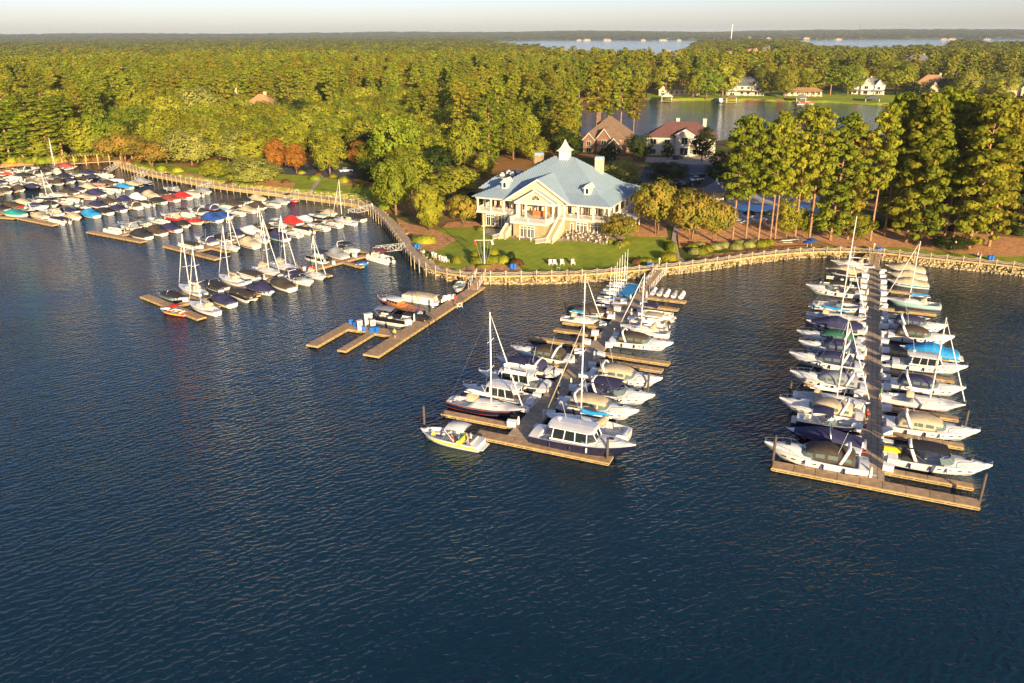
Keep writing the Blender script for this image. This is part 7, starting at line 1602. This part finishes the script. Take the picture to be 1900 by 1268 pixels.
# cars
def mk_car():
    b_ = MB(); prof = [(-2.2, .35), (-2.25, .75), (-2.0, .95), (-1.1, 1.0), (1.1, .95), (2.0, .82), (2.2, .6), (2.2, .35)]; b_.loft([[(x, y, z) for x, z in prof] for y in (-.85, .85)]); b_.poly([(x, -.85, z) for x, z in prof]); b_.poly([(x, .85, z) for x, z in prof][::-1]); b_.add([(-2.2, -.85, .35), (2.2, -.85, .35), (2.2, .85, .35), (-2.2, .85, .35)], [(0, 3, 2, 1)])
    g_ = MB(); a, c_ = [(-1.7, .96), (-1.1, 1.42), (.35, 1.42), (1.15, .95)], .78; g_.loft([[(a[k][0], -c_ if k in (0, 3) else -c_ + .14, a[k][1]) for k in range(4)], [(a[k][0], c_ if k in (0, 3) else c_ - .14, a[k][1]) for k in range(4)]]); g_.poly([(a[k][0], -c_ if k in (0, 3) else -c_ + .14, a[k][1]) for k in range(4)]); g_.poly([(a[k][0], c_ if k in (0, 3) else c_ - .14, a[k][1]) for k in range(4)][::-1])
    r_ = MB(); r_.box((-.38, 0, 1.44), (1.5, 1.24, .05)); w_ = MB(); w_.tube([(0, -.1, 0), (0, .1, 0)], .33, 12); return b_.mesh('body', M['gel']), g_.mesh('cabin_glass', M['glass']), r_.mesh('roof', M['gel']), w_.mesh('wheel', M['rubber'])
CAR = mk_car(); carblue = mat('dark blue car paint', (.02, .03, .06), .2, coat=.6); carblack = mat('black car paint', (.015, .015, .017), .2, coat=.6); carsil = mat('silver car paint', (.45, .46, .47), .25, metal=.4, coat=.5)
def car(px, py, rz, m_, lab, z=3.0):
    p = hit(px, py); t = thing('parked_car', lab, 'car', (p.x, p.y, GZ(p.x, p.y) + .13), rz, 'parked cars'); link('body', CAR[0], t, ov=[m_]); link('cabin_glass', CAR[1], t); link('roof', CAR[2], t, ov=[m_])
    for a in (-1.35, 1.4):
        for b2 in (-.82, .82): link('wheel', CAR[3], t, (a, b2, .33))
car(642, 321, .5, M['gel'], 'white parked car under the trees behind the left lawn'); car(573, 317, 1.2, carblack, 'black parked car behind the orange tree'); car(583, 314, 1.2, carblue, 'dark blue parked car, second behind the orange tree'); car(560, 315, 1.2, carblack, 'black parked car left of the concrete path')
car(1287, 345, .5, carblue, 'dark car in the shaded lot right of the clubhouse, nearest the gazebo'); car(1293, 338, .5, carsil, 'silver car in the shaded lot, second from the gazebo'); car(1296, 331, .5, carblue, 'dark blue car in the shaded lot, third from the gazebo'); car(1266, 349, .6, carblack, 'black car in the shaded lot nearest the clubhouse'); car(1253, 345, .6, carsil, 'grey car in the shaded lot, left of the black one')
car(1257, 297, .9, carblue, 'blue car in the driveway of the pale stone mansion')
# fuel pumps and dock clutter
for i, (x, y, c_, h, lab) in enumerate([(668, 612, whitep, 1.5, 'left white fuel pump on the fuel dock'), (692, 610, whitep, 1.4, 'right white fuel pump on the fuel dock'), (684, 603, whitep, 1.9, 'tall white fuel cabinet between the pumps')]):
    p = P(x, y, DZ); t = thing('fuel_pump', lab, 'fuel pump', (p.x, p.y, DZ), .4); m_ = MB(); m_.box((0, 0, h / 2), (.8 + .5 * (i == 2), .6, h)); m_.build('pump_body', c_, t); m_ = MB(); m_.box((0, 0, h + .06), (.95 + .5 * (i == 2), .75, .12)); m_.build('pump_cap', whitep, t); m_ = MB(); m_.box((0, -.32, h * .7), (.5, .05, h * .3)); m_.build('dial_panel', M['grey'], t)
for i, (x, y) in enumerate([(652, 601), (660, 606), (675, 614), (691, 617), (699, 616)]):
    p = P(x, y, DZ); t = thing('plastic_bin', 'blue plastic bin on the fuel dock, %s from the left' % ordn(i), 'bin', (p.x, p.y, DZ), i, 'blue bins on the fuel dock'); m_ = MB(); m_.box((0, 0, .38), (.62, .5, .76), taper=1.12); m_.build('bin_body', bluep, t); m_ = MB(); m_.box((0, 0, .80), (.74, .6, .07)); m_.build('lid', bluep, t)
for i, (x, y) in enumerate([(757, 602), (769, 595), (780, 588), (803, 571), (822, 558), (830, 556), (836, 554)]):
    p = P(x, y, DZ); (dockbox if i not in (1, 3) else pedestal)(*((p.x, p.y, .4 + i * .5) if i not in (1, 3) else (p.x, p.y)), 'white %s on the fuel dock walkway, %s from the pumps' % ('box' if i not in (1, 3) else 'pedestal', ordn(i)), **({'sc_': .9} if i not in (1, 3) else {}))
p = P(853, 572, DZ); t = thing('life_ring_stand', 'white life ring stand on the fuel dock walkway', 'life ring', (p.x, p.y, DZ), .5); m_ = MB(); [m_.tube([(a, 0, 0), (a, 0, 1.0)], .04, 5) for a in (-.5, .5)]; m_.build('stand', whitep, t); m_ = MB(); m_.tube([(.35 * math.cos(k * PI / 6), 0, .6 + .35 * math.sin(k * PI / 6)) for k in range(13)], .08, 6, cap=False); m_.build('ring', whitep, t)
p = P(1652, 854, 0); t = thing('towable_tube', 'yellow and green towable tube standing behind the open cruiser', 'inflatable', (p.x, p.y, .5), 1.2); m_ = MB(); m_.tube([(0, -.9, .6), (0, .9, .6)], .62, 14); m_.build('tube_body', mat('yellow vinyl', (.75, .55, .02), .5), t); m_ = MB(); m_.tube([(0, -.93, .6), (0, -.91, .6)], .4, 14); m_.build('tube_end', M['green'], t)
p = P(1168, 540, DZ); t = thing('dock_mat', 'bright blue mat laid on the finger dock beside the racing sailboats', 'mat', (p.x, p.y, DZ + .16), math.atan2(CU.y, CU.x)); m_ = MB(); m_.box((0, 0, 0), (7.5, 2.3, .12)); m_.build('mat_sheet', M['sky'], t)
strip(dC, B0 + CU * (CL - 17) + CV * -2.6, B0 + CU * (CL - 5) + CV * -2.6, 2.3, wood, nb=3, nm='finger_panel')
for i in range(6): p = P((880, 1000, 1118, 1200, 700, 745)[i], (0,) * 6 and 0 or (812, 0, 0, 0, 0, 0)[i] or 600, DZ) if False else None
# people
def figure_mesh(pose):
    V_ = {'stand': dict(pel=(0, 0, .95), ch=(0, .0, 1.35), nk=(0, 0, 1.5), hd=(0, .03, 1.66), k=((-.11, .02, .5), (.11, .02, .5)), f=((-.12, 0, .06), (.12, 0, .06)), e=((-.27, .02, 1.15), (.27, .02, 1.15)), h=((-.28, .12, .9), (.28, .12, .9))),
          'walk': dict(pel=(0, 0, .93), ch=(0, .03, 1.33), nk=(0, .04, 1.5), hd=(0, .08, 1.66), k=((-.1, .2, .52), (.1, -.02, .5)), f=((-.1, .28, .07), (.1, -.38, .12)), e=((-.26, -.12, 1.14), (.26, .12, 1.14)), h=((-.26, -.18, .9), (.26, .33, .98))),
          'sit': dict(pel=(0, 0, .48), ch=(0, .0, .88), nk=(0, 0, 1.03), hd=(0, .04, 1.19), k=((-.13, .45, .5), (.13, .45, .5)), f=((-.13, .48, .06), (.13, .48, .06)), e=((-.26, .06, .7), (.26, .06, .7)), h=((-.16, .32, .62), (.16, .32, .62)))}[pose]
    vs = [V_['pel'], tuple((Vector(V_['pel']) + Vector(V_['ch'])) / 2), V_['ch'], V_['nk'], V_['hd'], (V_['hd'][0], V_['hd'][1], V_['hd'][2] + .09)]; es = [(0, 1), (1, 2), (2, 3), (3, 4), (4, 5)]; rd = [.15, .13, .17, .055, .095, .075]
    for s in (0, 1):
        sg = (-1, 1)[s]; o = len(vs); vs += [(sg * .10, V_['pel'][1], V_['pel'][2] - .06), V_['k'][s], V_['f'][s], (V_['f'][s][0], V_['f'][s][1] + .16, V_['f'][s][2] - .02)]; es += [(0, o), (o, o + 1), (o + 1, o + 2), (o + 2, o + 3)]; rd += [.10, .065, .045, .04]
        o = len(vs); vs += [(sg * .19, V_['ch'][1], V_['ch'][2] + .05), V_['e'][s], V_['h'][s]]; es += [(2, o), (o, o + 1), (o + 1, o + 2)]; rd += [.065, .045, .035]
    me = bpy.data.meshes.new('body'); me.from_pydata(vs, es, []); o = bpy.data.objects.new('body', me); COL.objects.link(o); o.modifiers.new('skin', 'SKIN')
    for i, q in enumerate(me.skin_vertices[0].data): q.radius = (rd[i], rd[i] * .8); q.use_root = (i == 0)
    sb = o.modifiers.new('sub', 'SUBSURF'); sb.levels = 1; sb.render_levels = 1; dg = bpy.context.evaluated_depsgraph_get(); m2 = bpy.data.meshes.new_from_object(o.evaluated_get(dg)); bpy.data.objects.remove(o); return m2
FIG = {k: figure_mesh(k) for k in ('stand', 'walk', 'sit')}
skin = mat('skin', (.50, .28, .19), .6, var=.04); hairm = mat('dark hair', (.05, .03, .02), .8)
cl = {k: mat(k + ' cloth', c, .85, var=.08) for k, c in dict(red=(.5, .04, .03), white=(.75, .73, .7), navy=(.03, .04, .12), yellow=(.7, .6, .08), black=(.03, .03, .03), green=(.08, .25, .1), blue=(.05, .15, .45), pink=(.6, .25, .25)).items()}
for k, me in FIG.items():
    me.materials.clear()
    for q in (skin, cl['white'], cl['navy'], hairm): me.materials.append(q)
    sit = k == 'sit'; hz0 = 1.19 if sit else 1.66; pz = .48 if sit else .95
    for pg in me.polygons:
        c = pg.center; mi = 0
        if c.z > hz0 + .02 and (c.z > hz0 + .08 or c.y < .05): mi = 3
        elif pz + .02 < c.z < hz0 - .17 and abs(c.x) < .27: mi = 1
        elif (c.z > .48 and c.z <= pz + .02 and abs(c.x) < .24) if not sit else (c.z <= pz + .1 and c.z > .3 and c.y < .42): mi = 2
        pg.material_index = mi; pg.use_smooth = True
def person(x, y, z, rz, pose, top, bot, lab): t = thing('person', lab, 'person', (x, y, z), rz); link('body', FIG[pose], t, ov=[None, cl[top], cl[bot], None]); return t
def ppx(px, py, z, *a): p = P(px, py, z); return person(p.x, p.y, z, *a)
ppx(1607, 782, DZ, 2.0, 'walk', 'red', 'black', 'person in a red shirt walking on the right pier'); ppx(1604, 800, DZ, 1.0, 'sit', 'navy', 'navy', 'person in dark clothes crouching at the left edge of the right pier'); ppx(1632, 742, DZ, -1.0, 'stand', 'green', 'white', 'person in green at the right edge of the right pier'); ppx(1634, 585, DZ, .5, 'stand', 'pink', 'black', 'person in pink halfway along the right pier')
ppx(1038, 728, DZ, 1, 'stand', 'blue', 'black', 'person in blue standing on the centre pier beside the dark cockpit'); ppx(1033, 742, DZ, 2, 'walk', 'green', 'black', 'person in green walking on the centre pier'); ppx(733, 628, DZ, 2.5, 'stand', 'yellow', 'navy', 'person in a yellow top standing on the fuel dock'); ppx(845, 562, DZ, 2.5, 'walk', 'red', 'red', 'person in red walking along the fuel dock')
ppx(787, 478, BWZ, .3, 'walk', 'white', 'black', 'person in a white shirt walking on the curving boardwalk'); ppx(1812, 482, BWZ, 1.5, 'walk', 'white', 'navy', 'left one of two people strolling on the right boardwalk'); ppx(1818, 483, BWZ, 1.5, 'walk', 'pink', 'white', 'right one of two people strolling on the right boardwalk')
ppx(1150, 462, 2.5, .5, 'stand', 'black', 'black', 'person in dark clothes beside the patio tables'); 
bo = P(836, 822, 0); br_ = math.radians(157)
for i, (u, v, z, pose, a, b2) in enumerate([(-2.6, .5, .45, 'sit', 'pink', 'blue'), (-2.6, -.4, .45, 'sit', 'white', 'navy'), (-1.4, .6, .3, 'stand', 'blue', 'black'), (-.6, .7, .35, 'sit', 'red', 'white'), (-.7, -.65, .35, 'sit', 'white', 'black'), (-1.6, -.5, .3, 'sit', 'green', 'white'), (2.0, .6, .3, 'sit', 'yellow', 'navy')]):
    q = bo + Vector((math.cos(br_) * u - math.sin(br_) * v, math.sin(br_) * u + math.cos(br_) * v)); person(q.x, q.y, z, br_ - PI / 2 + (.4 * i), pose, a, b2, 'person in %s %s in the powerboat at the centre T head' % (a, 'sitting' if pose == 'sit' else 'standing') + (' on the rear bench' if i < 2 else ' before the bimini' if i == 6 else ''))
for i, u in enumerate((6.4, 9.4, 15.4, 25.6, 28.4)): q = O_ + Vector((.917, -.399)) * u + Vector((.399, .917)) * 2.4; person(q.x, q.y, 6.14, 1.2 * i, 'sit' if i % 2 else 'stand', ('red', 'pink', 'white', 'blue', 'black')[i], 'black', 'diner in %s on the upper clubhouse porch' % ('red', 'pink', 'white', 'blue', 'black')[i])
dup_ = [(k, len(v)) for k, v in LABELS.items() if len(v) > 1 and not all(g for _, g in v)]; print('dup labels without group', dup_[:10]); print('long', [k for k in LABELS if len(k.split()) > 16])


for i in range(22):
    x = -60 + i * 14 + random.uniform(-4, 4); y = 303 + random.uniform(-2, 2) if x < 130 else 300
    if x < 210: shrub(x, y, 2.6, 2.2, 2.4, 'oak' if i % 3 else 'lime', 'leafy bush at the foot of the woods on the orange bank, %s from the left' % ordn(i), 0, 500, s=.32, group='bushes along the orange bank')
for i, (x, y) in enumerate([(300, 316), (330, 320), (428, 330), (495, 334), (585, 334), (640, 338), (668, 348), (700, 372), (714, 388), (380, 322)]):
    shrub(x, y, 2.3, 1.9, 1.7, 'lime' if i % 2 else 'oak', ('green', 'yellow green')[i % 2] + ' rounded shrub on the left lawn, %s in the scattered row' % ordn(i), 0, 520, s=.24, group='shrubs scattered on the left lawn')
HAZE = 0.00005
# ================================================================ haze
hz = bpy.data.materials.new('thin haze'); hz.use_nodes = True; n = hz.node_tree.nodes; n.remove(n['Principled BSDF'])
pv = n.new('ShaderNodeVolumePrincipled'); pv.inputs['Color'].default_value = (.62, .74, .92, 1); pv.inputs['Density'].default_value = HAZE
hz.node_tree.links.new(pv.outputs[0], n['Material Output'].inputs['Volume'])
mb = MB(); mb.box((0, 7000, 36), (38000, 19500, 88)); hb = mb.build('haze', hz); hb['kind'] = 'stuff'
